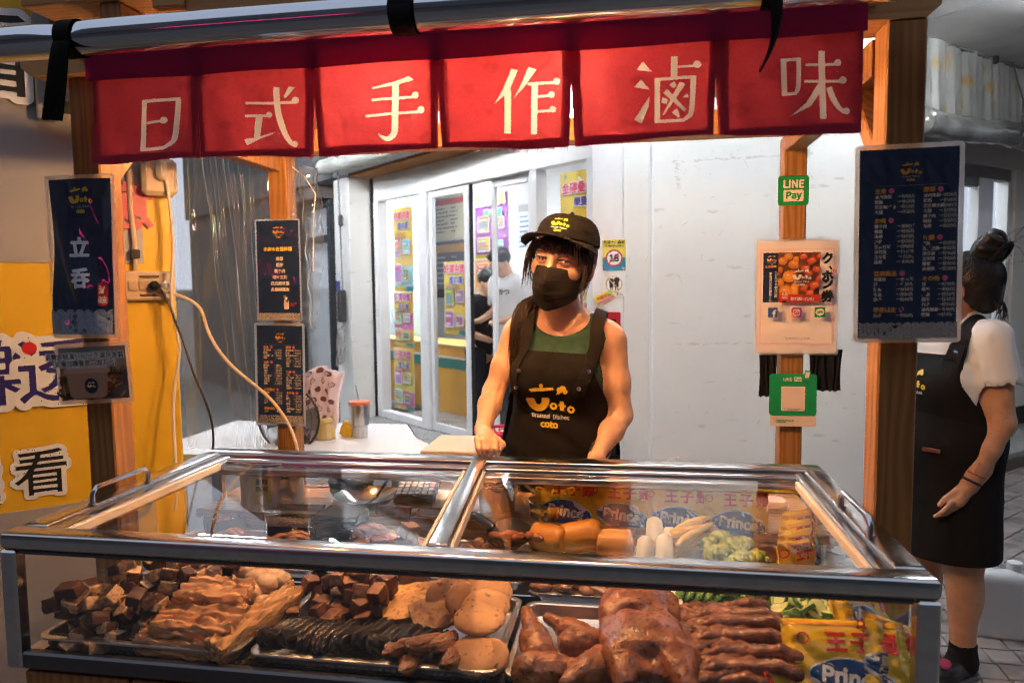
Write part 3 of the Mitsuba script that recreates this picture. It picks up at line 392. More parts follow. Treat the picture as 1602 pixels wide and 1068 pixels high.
'滷': [100,[[[34,62,54,62,54,83,60,83,60,75,82,75,82,70,60,70,60,63,82,62,82,10,77,10,76,13,40,13,40,10,34,10],[40,19,60,19,55,26,58,29,64,21,62,19,77,19,77,35,74,33,68,40,71,43,77,38,77,57,40,57,40,40,44,42,49,34,45,32,40,39]],[[42,24,56,37,45,49,48,50,59,41,67,53,71,52,63,38,73,27,71,24,69,23,59,34,46,21]],[[52,53,55,56,61,48,58,46]],[[15,79,19,83,32,74,29,69]],[[13,15,27,40,28,40,32,37,19,11]],[[11,57,15,61,29,53,25,48]]]],
'滿': [100,[[[31,71,31,76,42,76,43,84,48,84,49,76,66,76,66,84,72,84,72,76,85,76,85,71,72,70,72,59,60,58,60,53,82,53,80,11,69,10,68,15,76,15,77,22,72,21,69,31,63,21,60,22,60,11,54,11,54,22,50,21,47,30,41,21,38,22,38,10,32,10,32,53,54,53,54,58,43,59,42,70],[60,24,67,36,64,43,66,45,77,24,77,48,60,47],[48,64,66,64,66,70,49,71],[39,24,44,35,41,44,44,45,54,25,54,48,38,47]],[[12,15,25,40,26,41,29,36,17,12]],[[14,79,17,82,29,74,26,69]],[[11,57,14,61,26,52,23,48]]]],
'炙': [100,[[[12,14,28,20,38,27,46,49,30,44,33,41,23,26,18,30,28,43,15,41,13,47,36,52,26,60,30,63,42,55,50,58,39,66,42,69,56,61,67,72,41,72,18,60,14,64,34,74,46,84,53,83,49,77,73,77,76,75,68,63,48,50,52,49,51,39,61,26,85,15,81,10,62,18,48,31,40,20,29,13,14,9]],[[60,30,71,45,76,43,65,28]]]],
'燒': [100,[[[33,15,43,18,49,29,37,30,37,35,85,35,85,30,69,30,70,16,79,16,80,23,85,21,82,11,65,12,63,30,55,30,52,19,45,13,36,10]],[[11,13,21,37,23,83,28,83,28,54,34,70,39,66,32,52,28,53,27,38,37,24,33,20,26,31,16,11]],[[39,66,58,66,58,72,43,72,43,77,58,77,58,84,63,84,64,77,80,77,80,72,64,72,64,66,84,66,84,61,39,61]],[[60,39,60,44,69,44,69,50,62,50,62,54,69,54,69,60,74,60,74,54,82,54,82,50,74,50,74,44,84,44,84,39]],[[37,43,46,44,46,50,39,50,39,54,46,54,46,60,51,60,51,54,57,54,57,50,51,50,51,44,58,45,58,41,38,38]],[[11,48,15,67,20,67,16,47,14,45]]]],
'燥': [100,[[[33,15,52,30,36,31,36,36,57,36,56,43,38,43,38,60,57,60,58,43,62,44,62,60,83,60,83,43,63,43,63,36,84,36,84,31,67,31,86,16,82,12,63,27,63,9,57,10,56,26,37,11],[67,48,77,48,77,56,67,56],[43,48,52,48,52,56,43,56]],[[45,81,75,81,75,65,45,65],[50,70,70,69,70,76,50,77]],[[28,53,32,69,37,68,32,51]],[[11,14,21,37,21,83,27,83,26,37,35,23,31,19,25,30,16,11]],[[11,48,15,67,19,67,15,46]]]],
'爆': [100,[[[33,31,46,39,35,40,35,44,48,44,47,50,37,50,37,55,48,55,47,59,40,59,40,81,80,81,80,59,71,59,71,55,82,55,82,50,71,50,71,44,84,44,84,40,73,39,86,30,83,27,80,28,68,40,53,40,37,27],[45,64,74,63,75,68,45,68],[45,73,74,72,75,77,45,77],[53,44,65,44,65,50,53,50],[53,55,65,55,65,59,53,59]],[[35,17,57,25,57,37,62,37,62,25,65,25,71,32,75,29,69,23,82,16,79,12,63,20,61,11,50,10,48,14,56,14,56,21,37,13]],[[44,31,48,33,53,27,49,24]],[[28,53,32,69,36,67,31,51]],[[11,13,20,38,21,83,26,83,25,37,35,22,31,19,24,30,15,11]],[[11,47,15,67,19,67,15,46]]]],
'獎': [100,[[[11,14,32,20,42,26,12,27,12,32,44,32,45,40,51,40,51,32,66,32,60,37,62,39,59,44,67,44,67,53,50,53,57,47,53,43,45,51,47,53,39,53,38,62,50,64,45,68,49,71,55,66,60,67,55,72,57,74,65,70,72,75,56,76,43,70,39,73,60,84,65,83,63,79,80,78,68,66,46,59,67,58,68,64,73,64,73,58,83,58,83,53,73,53,73,42,65,39,71,32,85,32,85,27,54,26,65,19,85,15,82,10,61,14,48,24,40,17,25,11,14,9]],[[12,40,18,52,12,54,12,59,30,59,29,65,16,65,16,81,21,81,21,70,29,70,30,83,35,83,35,38,30,38,29,54,23,54,21,44,17,37]]]],
'玉': [100,[[[12,13,12,19,44,19,44,44,20,44,20,50,44,50,44,72,16,72,16,78,80,78,80,72,51,72,51,50,77,50,77,44,51,44,51,19,84,19,84,13]],[[58,37,63,40,77,25,72,22]]]],
'王': [100,[[[12,13,12,19,45,19,45,44,20,44,20,50,45,50,45,72,16,72,16,78,80,78,80,72,51,72,51,50,77,50,77,44,51,44,51,20,84,19,84,13]]]],
'理': [100,[[[33,12,33,18,58,18,58,29,40,29,40,34,58,35,58,44,41,44,41,80,81,80,81,44,64,44,64,35,83,34,83,29,64,29,64,18,85,18,85,12],[64,50,75,49,76,59,64,60],[64,65,75,64,76,74,64,74],[46,50,58,49,58,59,46,60],[46,65,58,64,58,74,46,74]],[[11,24,21,28,21,49,12,49,12,55,21,55,21,72,12,72,12,78,37,78,37,72,27,72,27,55,35,55,35,49,27,49,27,30,36,32,37,26,13,18]]]],
'甜': [100,[[[43,63,43,68,49,69,49,83,56,83,56,68,73,68,73,83,79,83,79,69,85,68,85,63,79,62,79,10,73,10,73,14,56,14,55,9,49,10,49,62],[56,20,73,20,73,39,56,39],[56,45,73,45,73,62,56,62]],[[11,77,38,83,43,79,31,75,31,61,44,61,44,55,31,54,31,42,42,41,42,12,36,12,36,15,20,15,20,11,14,11,14,41,25,42,25,55,11,55,11,61,25,61,25,74,13,72],[20,21,36,21,36,36,20,36]]]],
'生': [100,[[[12,52,22,67,27,82,33,81,29,68,45,68,45,84,51,84,52,68,80,68,80,62,51,62,51,44,77,44,77,39,51,38,51,18,84,18,84,12,12,12,12,18,45,18,45,38,21,39,21,44,45,44,45,62,26,62,18,49]]]],
'甲': [100,[[[18,79,78,79,78,31,72,31,71,35,51,34,51,9,45,9,45,34,25,35,24,30,18,30],[51,41,71,40,72,53,51,53],[51,60,71,59,72,73,51,73],[24,41,45,40,45,53,25,53],[24,60,45,59,45,73,25,73]]]],
'疊': [100,[[[12,12,12,16,26,16,27,36,69,36,70,16,84,16,83,11],[32,29,63,29,64,32,33,32],[33,25,33,22,64,23,63,25],[33,19,33,16,64,16,63,19]],[[51,61,82,61,82,46,51,45],[68,56,77,55,77,58,68,58],[68,49,77,49,77,52,68,52],[55,56,63,55,64,58,56,58],[55,49,63,49,64,52,56,52]],[[16,43,80,43,80,32,75,32,74,39,21,39,21,32,16,32]],[[24,81,72,81,72,65,24,65],[51,75,66,75,67,77,51,78],[51,68,66,68,67,71,51,71],[29,75,45,75,45,77,30,78],[29,68,45,68,45,71,30,71]],[[15,61,45,61,45,46,15,45],[32,56,40,55,41,58,32,58],[32,49,40,49,41,52,32,52],[19,56,27,55,27,58,20,58],[19,49,27,49,27,52,20,52]]]],
'百': [100,[[[13,73,13,79,83,79,83,73,51,73,48,63,75,61,75,9,69,9,68,15,29,15,28,9,22,9,22,61,41,61,44,73],[28,21,68,20,69,35,29,35],[28,41,68,41,69,55,29,56]]]],
'皮': [100,[[[11,15,19,36,20,72,47,72,47,84,53,84,54,72,82,71,75,55,69,56,73,66,53,66,54,52,77,50,69,35,59,24,84,15,81,9,53,20,26,10,23,15,48,24,32,47,25,46,23,26,17,12,15,10],[40,47,53,28,68,46],[26,52,47,52,47,66,26,66]]]],
'盒': [100,[[[11,60,33,71,48,84,60,74,86,62,82,57,65,64,64,62,32,62,32,64,15,56],[48,75,37,67,60,67]],[[13,12,13,17,20,17,20,36,76,36,76,17,84,17,84,12],[59,31,59,17,70,17,70,31],[43,31,43,17,53,17,53,31],[26,31,26,17,37,17,37,31]],[[25,57,71,57,71,41,25,41],[31,46,65,45,65,52,31,53]]]],
'看': [100,[[[11,32,12,33,17,36,23,42,31,53,31,53,13,53,13,59,34,59,37,63,36,64,19,64,19,69,39,69,40,74,40,75,19,74,17,79,51,80,73,83,78,79,75,78,65,76,48,75,47,74,46,69,79,69,79,64,44,64,41,59,83,59,83,53,39,53,36,48,36,48,75,48,75,9,69,9,69,13,35,13,35,9,29,9,29,38,15,28],[35,18,69,17,69,23,35,24],[35,28,69,28,69,33,35,33],[35,38,69,37,69,43,35,43]]]],
'磚': [100,[[[40,27,40,32,67,32,67,37,41,36,41,41,60,42,59,46,44,46,44,68,59,68,60,72,42,72,42,77,59,77,60,83,65,83,65,77,84,77,84,72,65,72,65,68,81,68,81,47,76,46,85,37,81,34,78,37,73,36,73,32,85,32,85,27,73,27,72,12,60,9,58,14,67,15,67,27,51,27,59,18,55,15,47,24,49,27],[65,51,75,50,76,55,65,55],[65,59,75,59,76,64,65,64],[65,46,66,41,73,42,71,46],[49,51,59,50,60,55,49,55],[49,59,59,59,60,64,49,64]],[[10,38,17,52,21,71,12,73,12,78,40,78,40,73,27,73,23,56,37,55,37,20,23,20,23,13,17,13,17,37,14,32],[23,26,32,26,32,49,23,49]]]],
'福': [100,[[[41,80,83,80,83,75,41,75]],[[9,36,23,49,32,62,32,63,12,63,12,68,25,69,19,80,24,83,29,73,29,71,25,68,37,69,40,67,31,49,40,41,41,45,83,45,83,10,77,10,77,13,47,13,47,9,41,9,41,38,37,35,30,44,29,10,23,10,23,39,13,31],[64,19,77,19,77,27,65,27],[64,32,77,32,77,40,65,40],[47,19,59,19,59,27,47,27],[47,32,59,32,59,40,47,40]],[[45,69,79,69,79,51,45,51],[51,56,73,55,73,64,51,64]]]],
'立': [100,[[[12,19,51,19,58,38,63,57,65,58,70,56,58,19,84,19,84,13,12,13]],[[16,63,16,68,80,68,80,62]],[[42,83,48,84,52,71,46,69]],[[27,57,33,57,41,24,34,23]]]],
'筍': [100,[[[11,40,29,65,24,72,16,62,11,65,23,84,28,83,26,76,47,76,47,72,54,84,60,83,58,76,84,76,84,72,67,72,71,64,67,62,60,72,54,72,47,62,41,65,46,72,33,71,36,65,32,57,80,57,78,21,72,11,56,10,55,16,70,18,74,52,28,52,16,36]],[[25,46,57,46,57,18,31,18,31,13,25,13],[31,30,31,23,51,23,51,30],[31,41,31,35,51,35,51,41]]]],
'節': [100,[[[44,65,57,84,63,83,61,77,84,77,84,72,69,72,74,63,69,61,62,72,58,72,49,62]],[[53,60,81,60,81,24,77,20,65,19,63,24,75,25,75,55,59,55,59,10,53,10]],[[13,16,17,23,17,60,47,60,47,33,23,33,23,20,37,23,33,29,38,31,49,14,45,12,40,18,16,12],[23,38,41,37,41,44,23,44],[23,49,41,49,41,55,23,56]],[[11,65,23,84,28,83,26,77,47,77,47,72,34,72,37,64,33,61,27,72,23,72,16,62]]]],
'米': [100,[[[11,18,26,30,39,46,13,47,13,52,44,53,45,83,51,83,51,52,83,52,83,47,56,46,71,30,85,19,81,14,69,23,51,43,51,9,45,9,44,42,19,16,15,13]],[[61,60,73,80,79,77,67,57]],[[17,76,23,79,34,60,28,57]]]],
'糯': [100,[[[38,41,38,46,85,46,85,41,63,41,60,36,83,35,83,12,73,10,72,14,77,15,77,30,70,31,69,10,65,10,65,30,58,31,57,10,53,10,53,30,45,31,45,9,40,9,40,35,54,35,56,41]],[[38,70,59,71,58,75,40,75,40,80,82,80,82,75,64,75,63,71,84,71,84,59,79,59,79,66,64,66,63,49,59,49,58,66,43,66,43,59,38,59]],[[66,54,80,54,80,51,66,51]],[[66,62,78,62,78,58,66,58]],[[42,54,56,54,56,51,42,51]],[[44,62,56,62,56,58,44,58]],[[11,26,21,50,12,51,12,56,22,57,22,83,27,84,27,57,36,56,36,51,28,51,27,47,37,33,34,29,27,39,27,10,22,10,22,37,14,21]],[[29,61,33,79,37,78,33,59]],[[12,77,17,76,19,60,16,59]]]],
'翅': [100,[[[11,14,23,26,14,49,12,49,12,55,24,55,24,66,12,67,11,72,24,72,24,84,30,84,30,72,41,72,41,67,30,66,30,55,40,53,31,26,49,17,85,16,83,11,55,11,40,13,27,21,15,10],[20,48,23,37,27,31,34,49]],[[63,41,76,51,76,74,63,75,63,80,81,80,80,23,67,21,65,25,76,27,76,44,65,36]],[[64,68,68,69,74,56,69,55]],[[40,39,55,50,55,74,42,75,41,80,60,80,59,24,45,21,44,25,54,27,54,43,43,34]],[[42,67,46,69,53,56,48,54]]]],
'老': [100,[[[11,32,43,50,12,50,12,56,40,56,39,67,19,67,19,72,39,72,40,84,46,83,46,72,65,72,66,69,75,80,80,77,62,56,84,56,84,50,54,50,40,40,40,33,69,43,74,38,40,27,40,19,43,16,71,16,74,19,76,27,81,25,77,12,39,12,34,16,34,37,16,28],[46,56,52,56,63,67,46,67]]]],
'者': [100,[[[11,36,42,52,12,52,12,58,40,58,40,68,20,68,19,73,40,74,40,83,46,83,46,73,66,73,66,71,75,81,80,78,61,58,84,58,84,52,53,52,42,44,74,44,74,10,68,10,67,12,36,12,35,9,29,9,29,37,15,31],[35,18,67,17,68,25,36,26],[36,39,36,31,68,31,67,39],[46,68,46,58,52,58,63,68]]]],
'肉': [100,[[[16,72,45,72,46,83,52,83,52,72,80,72,79,12,63,9,61,15,75,17,74,66,49,65,50,62,70,49,67,44,47,57,39,48,28,43,25,48,36,53,43,66,22,66,22,10,16,9]],[[25,24,40,34,46,49,52,49,50,39,70,24,65,20,47,34,30,20]]]],
'胗': [100,[[[11,13,16,36,16,80,38,80,38,60,52,71,59,84,65,82,63,79,67,74,86,59,81,54,60,73,46,57,41,54,38,55,37,12,25,10,24,15,32,16,32,37,21,37,16,11],[21,43,32,42,32,56,22,56],[22,75,22,62,32,62,32,75]],[[41,14,66,26,77,38,82,36,74,25,63,17,44,9]],[[43,31,58,39,68,50,73,48,52,29,47,26]],[[41,47,61,61,66,59,47,43]]]],
'腐': [100,[[[11,13,17,38,18,77,47,77,45,83,50,84,55,77,84,77,84,72,24,72,21,24,16,10]],[[45,65,68,65,68,71,73,71,74,65,83,65,83,60,74,60,72,46,61,45,60,49,68,50,68,60,45,60]],[[29,42,51,42,52,46,57,46,57,42,79,42,79,12,65,10,63,15,66,16,53,22,40,15,36,18,46,22,52,29,57,29,56,25,69,19,68,15,73,15,73,37,55,37,71,29,69,26,52,32,39,26,36,29,49,37,35,37,34,10,29,10]],[[47,56,50,59,60,52,57,49]],[[25,57,40,71,45,69,39,61,39,44,34,44,34,56,29,53]]]],
'腱': [100,[[[11,13,15,34,15,80,33,80,33,14,41,26,36,41,40,43,44,33,47,48,47,51,37,49,35,52,46,73,36,74,36,79,51,79,53,77,44,56,53,55,47,26,61,17,85,16,84,11,59,12,45,21,36,9,32,13,23,11,21,16,28,16,27,37,20,37,15,10],[20,43,28,43,27,57,20,56],[20,62,28,62,27,75,20,75]],[[52,28,52,33,64,33,64,39,54,39,54,44,64,44,64,50,55,51,55,55,64,55,64,61,53,61,53,66,64,66,64,72,56,72,55,77,64,77,64,83,69,83,69,77,81,77,81,66,85,66,85,61,81,61,81,50,69,50,69,44,81,44,81,39,69,39,69,33,83,33,83,28,69,28,69,19,64,19,64,28],[69,55,76,55,76,61,69,61],[69,67,76,66,76,72,69,72]]]],
'腸': [100,[[[11,13,16,37,16,80,37,80,38,30,49,44,40,45,40,50,85,50,85,45,55,45,53,40,83,39,81,17,77,10,67,10,65,14,74,16,76,34,71,34,59,10,54,13,66,34,60,34,45,12,40,15,55,33,49,34,41,25,38,28,37,12,25,9,23,15,32,17,32,37,21,37,16,9],[21,43,32,43,31,56,22,56],[22,75,22,62,32,62,32,75]],[[45,55,45,80,79,80,79,55],[51,71,73,70,74,76,51,76],[51,60,73,60,74,65,51,66]]]],
'臓': [100,[[[11,13,15,37,15,80,33,80,33,14,37,29,37,62,67,63,64,72,53,72,53,65,48,65,48,72,36,72,36,77,47,77,48,83,53,83,53,77,64,77,65,83,71,83,71,77,84,77,84,72,77,71,84,65,84,57,72,57,74,35,79,51,84,49,75,26,80,16,82,25,86,22,82,10,77,11,72,19,63,10,59,13,65,20,50,20,50,15,46,15,46,52,65,52,65,48,59,48,59,43,65,43,65,29,59,29,59,24,65,24,66,21,70,26,66,57,42,57,41,26,37,10,32,12,21,9,20,15,28,16,27,37,20,37,15,9],[71,71,72,62,80,62,73,68,76,72],[50,34,60,34,60,39,50,39],[50,24,55,24,55,29,50,29],[50,44,55,43,55,48,50,48],[20,43,28,43,27,56,20,56],[20,62,28,62,27,75,20,75]]]],
'自': [100,[[[21,72,41,72,44,84,51,83,48,72,76,72,76,10,70,10,69,14,28,14,27,9,21,9],[27,38,70,37,70,49,28,49],[28,32,28,20,70,20,70,32],[28,67,28,55,70,55,70,67]]]],
'花': [100,[[[37,33,49,39,50,61,56,61,56,42,76,55,80,49,56,36,56,20,58,17,76,17,80,29,85,27,83,15,77,11,53,12,50,16,49,32,40,29]],[[13,70,13,76,32,76,32,84,38,83,39,76,58,76,58,84,64,84,65,76,83,76,83,70,65,70,64,63,58,63,58,70,38,70,38,63,32,63,32,70]],[[12,37,32,61,38,60,31,48,31,10,25,10,25,40,17,33]]]],
'菇': [100,[[[13,71,13,77,31,77,32,84,37,84,38,77,58,77,58,84,64,84,64,77,84,77,83,71,64,71,64,64,58,64,57,71,38,71,37,64,32,64,31,71]],[[45,48,45,53,61,54,61,63,67,63,67,53,84,53,84,48,67,48,67,37,81,37,81,10,75,10,75,13,54,13,53,9,48,9,48,37,61,37,61,48],[53,19,75,19,75,31,53,32]],[[12,14,26,25,15,32,21,48,12,49,12,54,23,54,25,64,31,64,29,54,43,53,35,27,45,18,41,13,31,21,17,10],[22,34,30,30,36,49,27,49]]]],
'菜': [100,[[[11,16,38,31,13,32,13,37,45,37,45,45,41,55,44,56,47,57,51,49,51,46,46,44,51,43,51,37,84,37,84,32,57,31,69,23,85,17,81,12,65,18,51,29,51,9,45,9,44,29,19,12,15,11]],[[13,73,13,78,31,78,32,84,37,84,38,78,58,78,59,84,64,84,65,78,83,78,83,72,64,72,65,67,73,68,77,63,40,58,17,57,15,63,63,67,58,67,58,72,38,72,37,66,32,66,31,72]],[[64,43,72,58,79,56,68,41]],[[19,53,24,55,31,43,26,41]]]],
'蔔': [100,[[[11,49,25,70,31,70,31,73,12,73,12,78,31,78,32,84,37,84,38,78,58,78,59,84,64,84,65,78,84,78,84,73,65,73,64,68,58,68,58,73,38,73,37,68,31,68,30,65,79,65,78,22,73,11,62,10,60,15,27,15,27,12,21,12,21,36,63,36,63,15,70,15,73,60,28,60,26,57,64,57,64,53,23,53,15,45],[44,19,57,19,57,23,45,24],[44,28,57,27,57,31,45,32],[27,23,27,19,39,19,39,24],[27,32,27,27,39,28,39,32]],[[25,50,60,50,60,39,25,39],[30,43,54,42,54,47,31,47]]]],
'蘿': [100,[[[13,31,26,40,15,39,13,41,23,52,17,53,17,68,80,68,80,53,67,52,70,45,82,45,82,41,69,41,70,36,80,36,80,32,70,32,70,27,80,27,80,23,70,23,69,18,84,17,84,13,53,13,53,9,47,9,47,35,44,32,41,34,43,28,40,27,36,29,15,27],[60,58,74,57,74,63,60,64],[53,18,64,17,64,23,53,23],[53,27,64,27,64,32,53,32],[53,36,64,36,64,41,53,41],[54,46,64,46,63,53,56,53],[41,58,55,57,55,64,41,64],[23,44,32,44,35,48,40,47,25,33,36,33,34,38,41,36,51,53,28,53],[23,58,36,57,36,64,23,64]],[[38,26,43,16,39,15,34,25]],[[12,78,31,78,32,84,37,84,38,78,58,78,59,84,64,84,65,78,84,78,84,73,65,73,64,69,59,69,58,73,38,73,37,69,32,69,31,73,12,73]],[[25,24,30,25,32,13,27,12]],[[13,12,17,25,21,24,18,11]]]],
'血': [100,[[[11,14,11,20,19,20,19,68,38,68,44,84,51,82,45,68,77,68,77,20,85,20,85,14],[60,20,71,20,71,62,60,62],[43,20,54,20,54,62,42,62],[25,20,37,20,36,62,25,62]]]],
'裝': [100,[[[11,25,38,35,12,36,12,40,45,40,43,46,49,47,53,40,84,40,84,36,54,35,61,26,75,34,78,33,79,30,66,23,85,14,81,10,66,16,55,25,48,35,35,28,35,17,54,20,53,16,27,9,25,14,29,18,29,25,14,21]],[[41,67,41,72,59,72,59,84,65,84,65,72,83,72,83,67,65,67,65,54,81,54,81,49,43,49,43,54,59,54,59,67]],[[11,46,18,57,12,57,12,62,32,63,32,67,16,67,16,82,21,82,22,72,32,72,32,84,38,84,38,44,32,44,32,57,24,57,21,48,15,43]]]],
'製': [100,[[[11,24,39,34,12,35,12,40,46,40,39,48,45,50,45,56,36,56,36,43,30,43,30,56,21,56,21,45,16,45,16,60,30,60,30,64,12,64,12,69,16,69,13,72,20,83,24,82,24,78,30,78,30,84,35,84,36,78,50,78,49,73,36,73,36,69,52,69,52,64,36,64,36,60,51,60,50,46,53,40,84,40,84,35,76,34,80,31,66,23,85,16,81,11,61,19,48,34,34,26,34,17,52,21,52,16,27,10,25,14,28,24,15,20],[55,35,61,26,75,34],[18,69,30,69,30,73,21,73]],[[63,48,74,49,74,83,79,83,79,46,65,43]],[[59,53,59,79,64,79,64,53]]]],
'評': [100,[[[41,39,41,44,60,45,60,73,44,73,44,79,83,79,83,73,66,73,66,45,85,44,85,39,66,38,66,10,60,10,60,38]],[[71,50,76,69,82,68,76,48]],[[45,68,51,68,55,49,49,48]],[[12,70,26,70,20,81,25,84,30,74,26,70,41,70,41,65,12,65]],[[15,38,37,38,37,15,20,15,20,11,15,11],[20,20,33,20,33,33,20,33]],[[15,49,37,49,37,44,15,44]],[[15,59,37,59,37,55,15,55]]]],
'豆': [100,[[[12,18,53,18,63,37,69,35,60,18,83,18,83,12,12,12]],[[14,79,81,79,81,74,14,74]],[[21,65,73,65,73,39,21,39],[28,45,66,44,67,59,28,59]],[[28,36,33,37,39,21,33,19]]]],
'豬': [100,[[[39,35,60,52,44,53,44,58,57,58,57,68,47,68,47,73,57,74,57,84,62,84,62,74,73,73,73,70,77,77,83,75,73,59,84,58,84,53,68,53,60,44,80,43,80,10,74,10,74,13,54,13,53,10,48,10,48,33,43,31],[53,18,74,18,74,25,54,25],[53,31,74,30,74,38,54,39],[62,59,66,58,72,68,62,68]],[[11,25,29,43,27,49,15,37,11,41,25,55,23,60,15,54,11,58,24,72,12,73,12,78,44,78,44,73,32,73,26,65,32,56,41,67,46,64,37,54,46,41,41,39,34,48,36,24,33,15,28,10,21,9,17,10,16,15,28,17,30,34,15,21]]]],
'買': [100,[[[55,19,61,21,84,12,78,9]],[[17,80,79,80,79,62,17,62],[60,67,73,67,73,75,60,75],[41,67,54,67,54,75,41,75],[23,67,36,67,36,75,23,75]],[[12,13,36,22,22,23,22,57,75,57,75,23,37,23,41,19,27,12,16,9],[28,33,28,27,69,27,68,33],[28,43,28,37,69,37,68,43],[28,53,28,47,69,47,68,53]]]],
'費': [100,[[[12,14,34,21,23,21,23,47,15,45,13,51,31,57,18,58,20,70,36,71,36,75,17,75,17,79,36,79,36,84,41,84,42,79,54,79,54,84,60,84,60,79,78,79,78,67,60,67,60,62,83,62,81,52,75,50,75,21,64,21,83,14,82,12,79,10,56,18,57,21,38,21,41,19,18,10],[60,52,69,52,69,55,75,54,77,58,60,58],[60,75,60,71,72,71,72,75],[29,31,29,25,69,26,68,31],[29,39,29,34,69,35,68,39],[29,48,29,43,69,44,68,48],[35,53,54,52,54,57,39,58],[41,62,54,62,54,66,42,67],[42,75,42,71,54,71,54,75],[24,62,35,62,36,66,25,67]]]],
'購': [100,[[[39,23,39,28,44,28,44,48,59,48,59,53,39,53,39,57,50,58,50,62,43,63,43,67,50,67,50,72,41,72,41,77,50,77,50,83,56,83,56,77,67,77,68,83,73,83,73,77,83,76,83,72,73,72,73,67,81,67,81,63,73,62,73,58,84,57,85,53,64,53,64,48,80,48,80,28,85,28,85,23,80,23,80,12,65,10,64,15,74,15,74,23,49,23,49,9,44,9,44,23],[64,28,74,28,74,33,64,33],[64,38,74,38,74,43,64,43],[56,58,67,57,68,62,56,63],[56,67,67,67,68,72,56,72],[49,28,59,28,59,33,49,33],[49,38,59,38,59,43,49,43]],[[29,26,34,28,39,15,35,14]],[[15,80,37,80,37,30,15,30],[20,35,32,35,32,45,20,45],[20,51,32,50,32,60,20,60],[20,66,32,65,32,75,20,75]],[[11,13,19,28,24,27,17,11,15,10]]]],
'贈': [100,[[[41,73,50,73,47,82,51,84,56,76,55,73,65,73,71,84,76,82,71,73,81,73,81,45,41,45],[63,50,76,50,75,68,63,68],[46,50,58,50,58,68,46,68]],[[44,41,77,41,77,10,72,10,72,13,50,13,49,10,44,10],[49,18,72,18,72,24,50,25],[49,30,72,29,72,36,50,36]],[[65,54,70,65,74,64,69,53]],[[48,64,52,65,56,53,52,53]],[[27,26,32,27,37,15,34,13]],[[14,80,36,80,36,31,14,31],[19,36,31,36,31,45,19,45],[19,51,31,50,31,60,19,60],[19,65,31,65,31,74,19,74]],[[12,15,18,27,23,27,16,11]]]],
'起': [100,[[[10,12,15,25,16,47,21,47,21,35,29,24,29,53,12,53,12,59,27,59,27,69,14,69,14,75,27,75,27,83,33,83,33,75,46,75,46,69,33,69,33,59,48,59,48,53,34,53,34,42,47,41,47,36,34,36,34,20,85,17,83,12,42,12,29,15,20,24,16,9]],[[51,75,51,80,80,80,80,50,58,52,57,31,60,28,76,28,80,39,85,37,81,24,58,23,53,25,52,57,74,58,75,74]]]],
'透': [100,[[[12,15,16,19,22,23,22,47,12,47,12,53,28,53,28,24,39,18,48,16,69,16,85,17,84,11,79,11,49,11,43,11,37,13,28,19,26,19,22,16,16,10,15,11]],[[36,21,33,25,40,28,44,33,47,37,48,43,39,44,39,48,34,46,31,51,42,56,51,64,33,64,33,69,55,69,55,74,36,74,35,78,60,80,76,82,80,79,80,78,61,75,61,69,84,69,84,64,65,64,74,56,85,51,82,47,71,53,62,61,61,51,55,51,55,60,47,53,40,49,70,48,69,41,81,41,81,33,79,25,77,23,75,22,63,22,61,27,72,26,74,28,75,36,62,37,64,44,55,44,52,35,48,28,43,24]],[[13,78,18,81,27,73,30,68,25,64,22,69]]]],
'運': [100,[[[12,16,23,27,23,46,12,46,12,52,28,52,28,26,38,20,49,17,85,19,84,13,81,13,44,13,25,22,15,11]],[[33,81,83,81,83,66,77,66,76,76,39,76,38,69,54,68,55,73,60,73,61,68,76,68,76,64,61,64,60,59,78,59,78,36,61,36,60,32,83,31,83,27,61,27,60,20,55,20,54,27,33,27,33,31,54,32,54,36,37,36,37,59,54,59,55,64,33,66],[60,41,72,40,73,46,61,46],[60,50,72,50,73,55,61,55],[42,41,54,40,55,46,42,46],[42,50,54,50,55,55,42,55]],[[14,77,19,80,29,66,24,63]]]],
'選': [100,[[[11,15,22,23,22,47,12,47,12,53,28,53,28,24,36,20,34,23,48,32,31,32,31,37,45,37,45,45,35,45,35,49,45,50,45,55,51,55,51,49,64,49,64,55,69,55,70,50,81,49,81,45,70,45,69,37,84,37,84,33,67,32,82,22,76,20,61,29,64,32,51,32,54,30,38,19,50,16,85,17,83,12,44,12,27,19,16,10],[51,38,64,37,64,44,51,45]],[[60,80,81,80,81,67,65,67,65,62,79,61,80,65,84,63,83,57,61,57],[65,71,76,71,76,76,65,76]],[[34,80,55,80,55,67,39,67,39,62,52,61,54,64,57,63,56,57,38,56,34,59],[39,76,39,71,50,71,50,76]],[[13,77,18,81,30,68,25,64]]]],
'野': [100,[[[50,48,50,53,70,54,54,65,59,69,66,64,74,73,51,74,51,79,80,80,84,77,71,61,77,54,85,52,79,33,74,35,78,47,69,47,69,16,66,11,53,9,51,16,63,16,63,47]],[[11,19,28,21,28,33,14,33,14,38,28,39,28,47,14,47,14,80,48,80,48,47,34,46,34,38,48,38,48,33,34,33,34,22,51,24,51,19,14,13,12,13],[33,52,43,52,43,61,34,61],[33,66,43,66,43,74,34,74],[19,52,28,52,28,61,19,61],[19,66,28,66,28,74,19,74]]]],
'金': [100,[[[11,58,32,68,48,84,53,82,52,79,58,73,85,57,81,53,69,58,69,54,51,54,51,43,79,43,79,37,51,37,51,18,83,17,83,12,13,12,13,17,45,18,45,37,17,37,17,43,44,43,45,53,27,54,27,58,15,52],[48,74,31,59,67,60]],[[59,21,67,36,72,33,63,19]],[[24,34,29,35,36,21,31,19]]]],
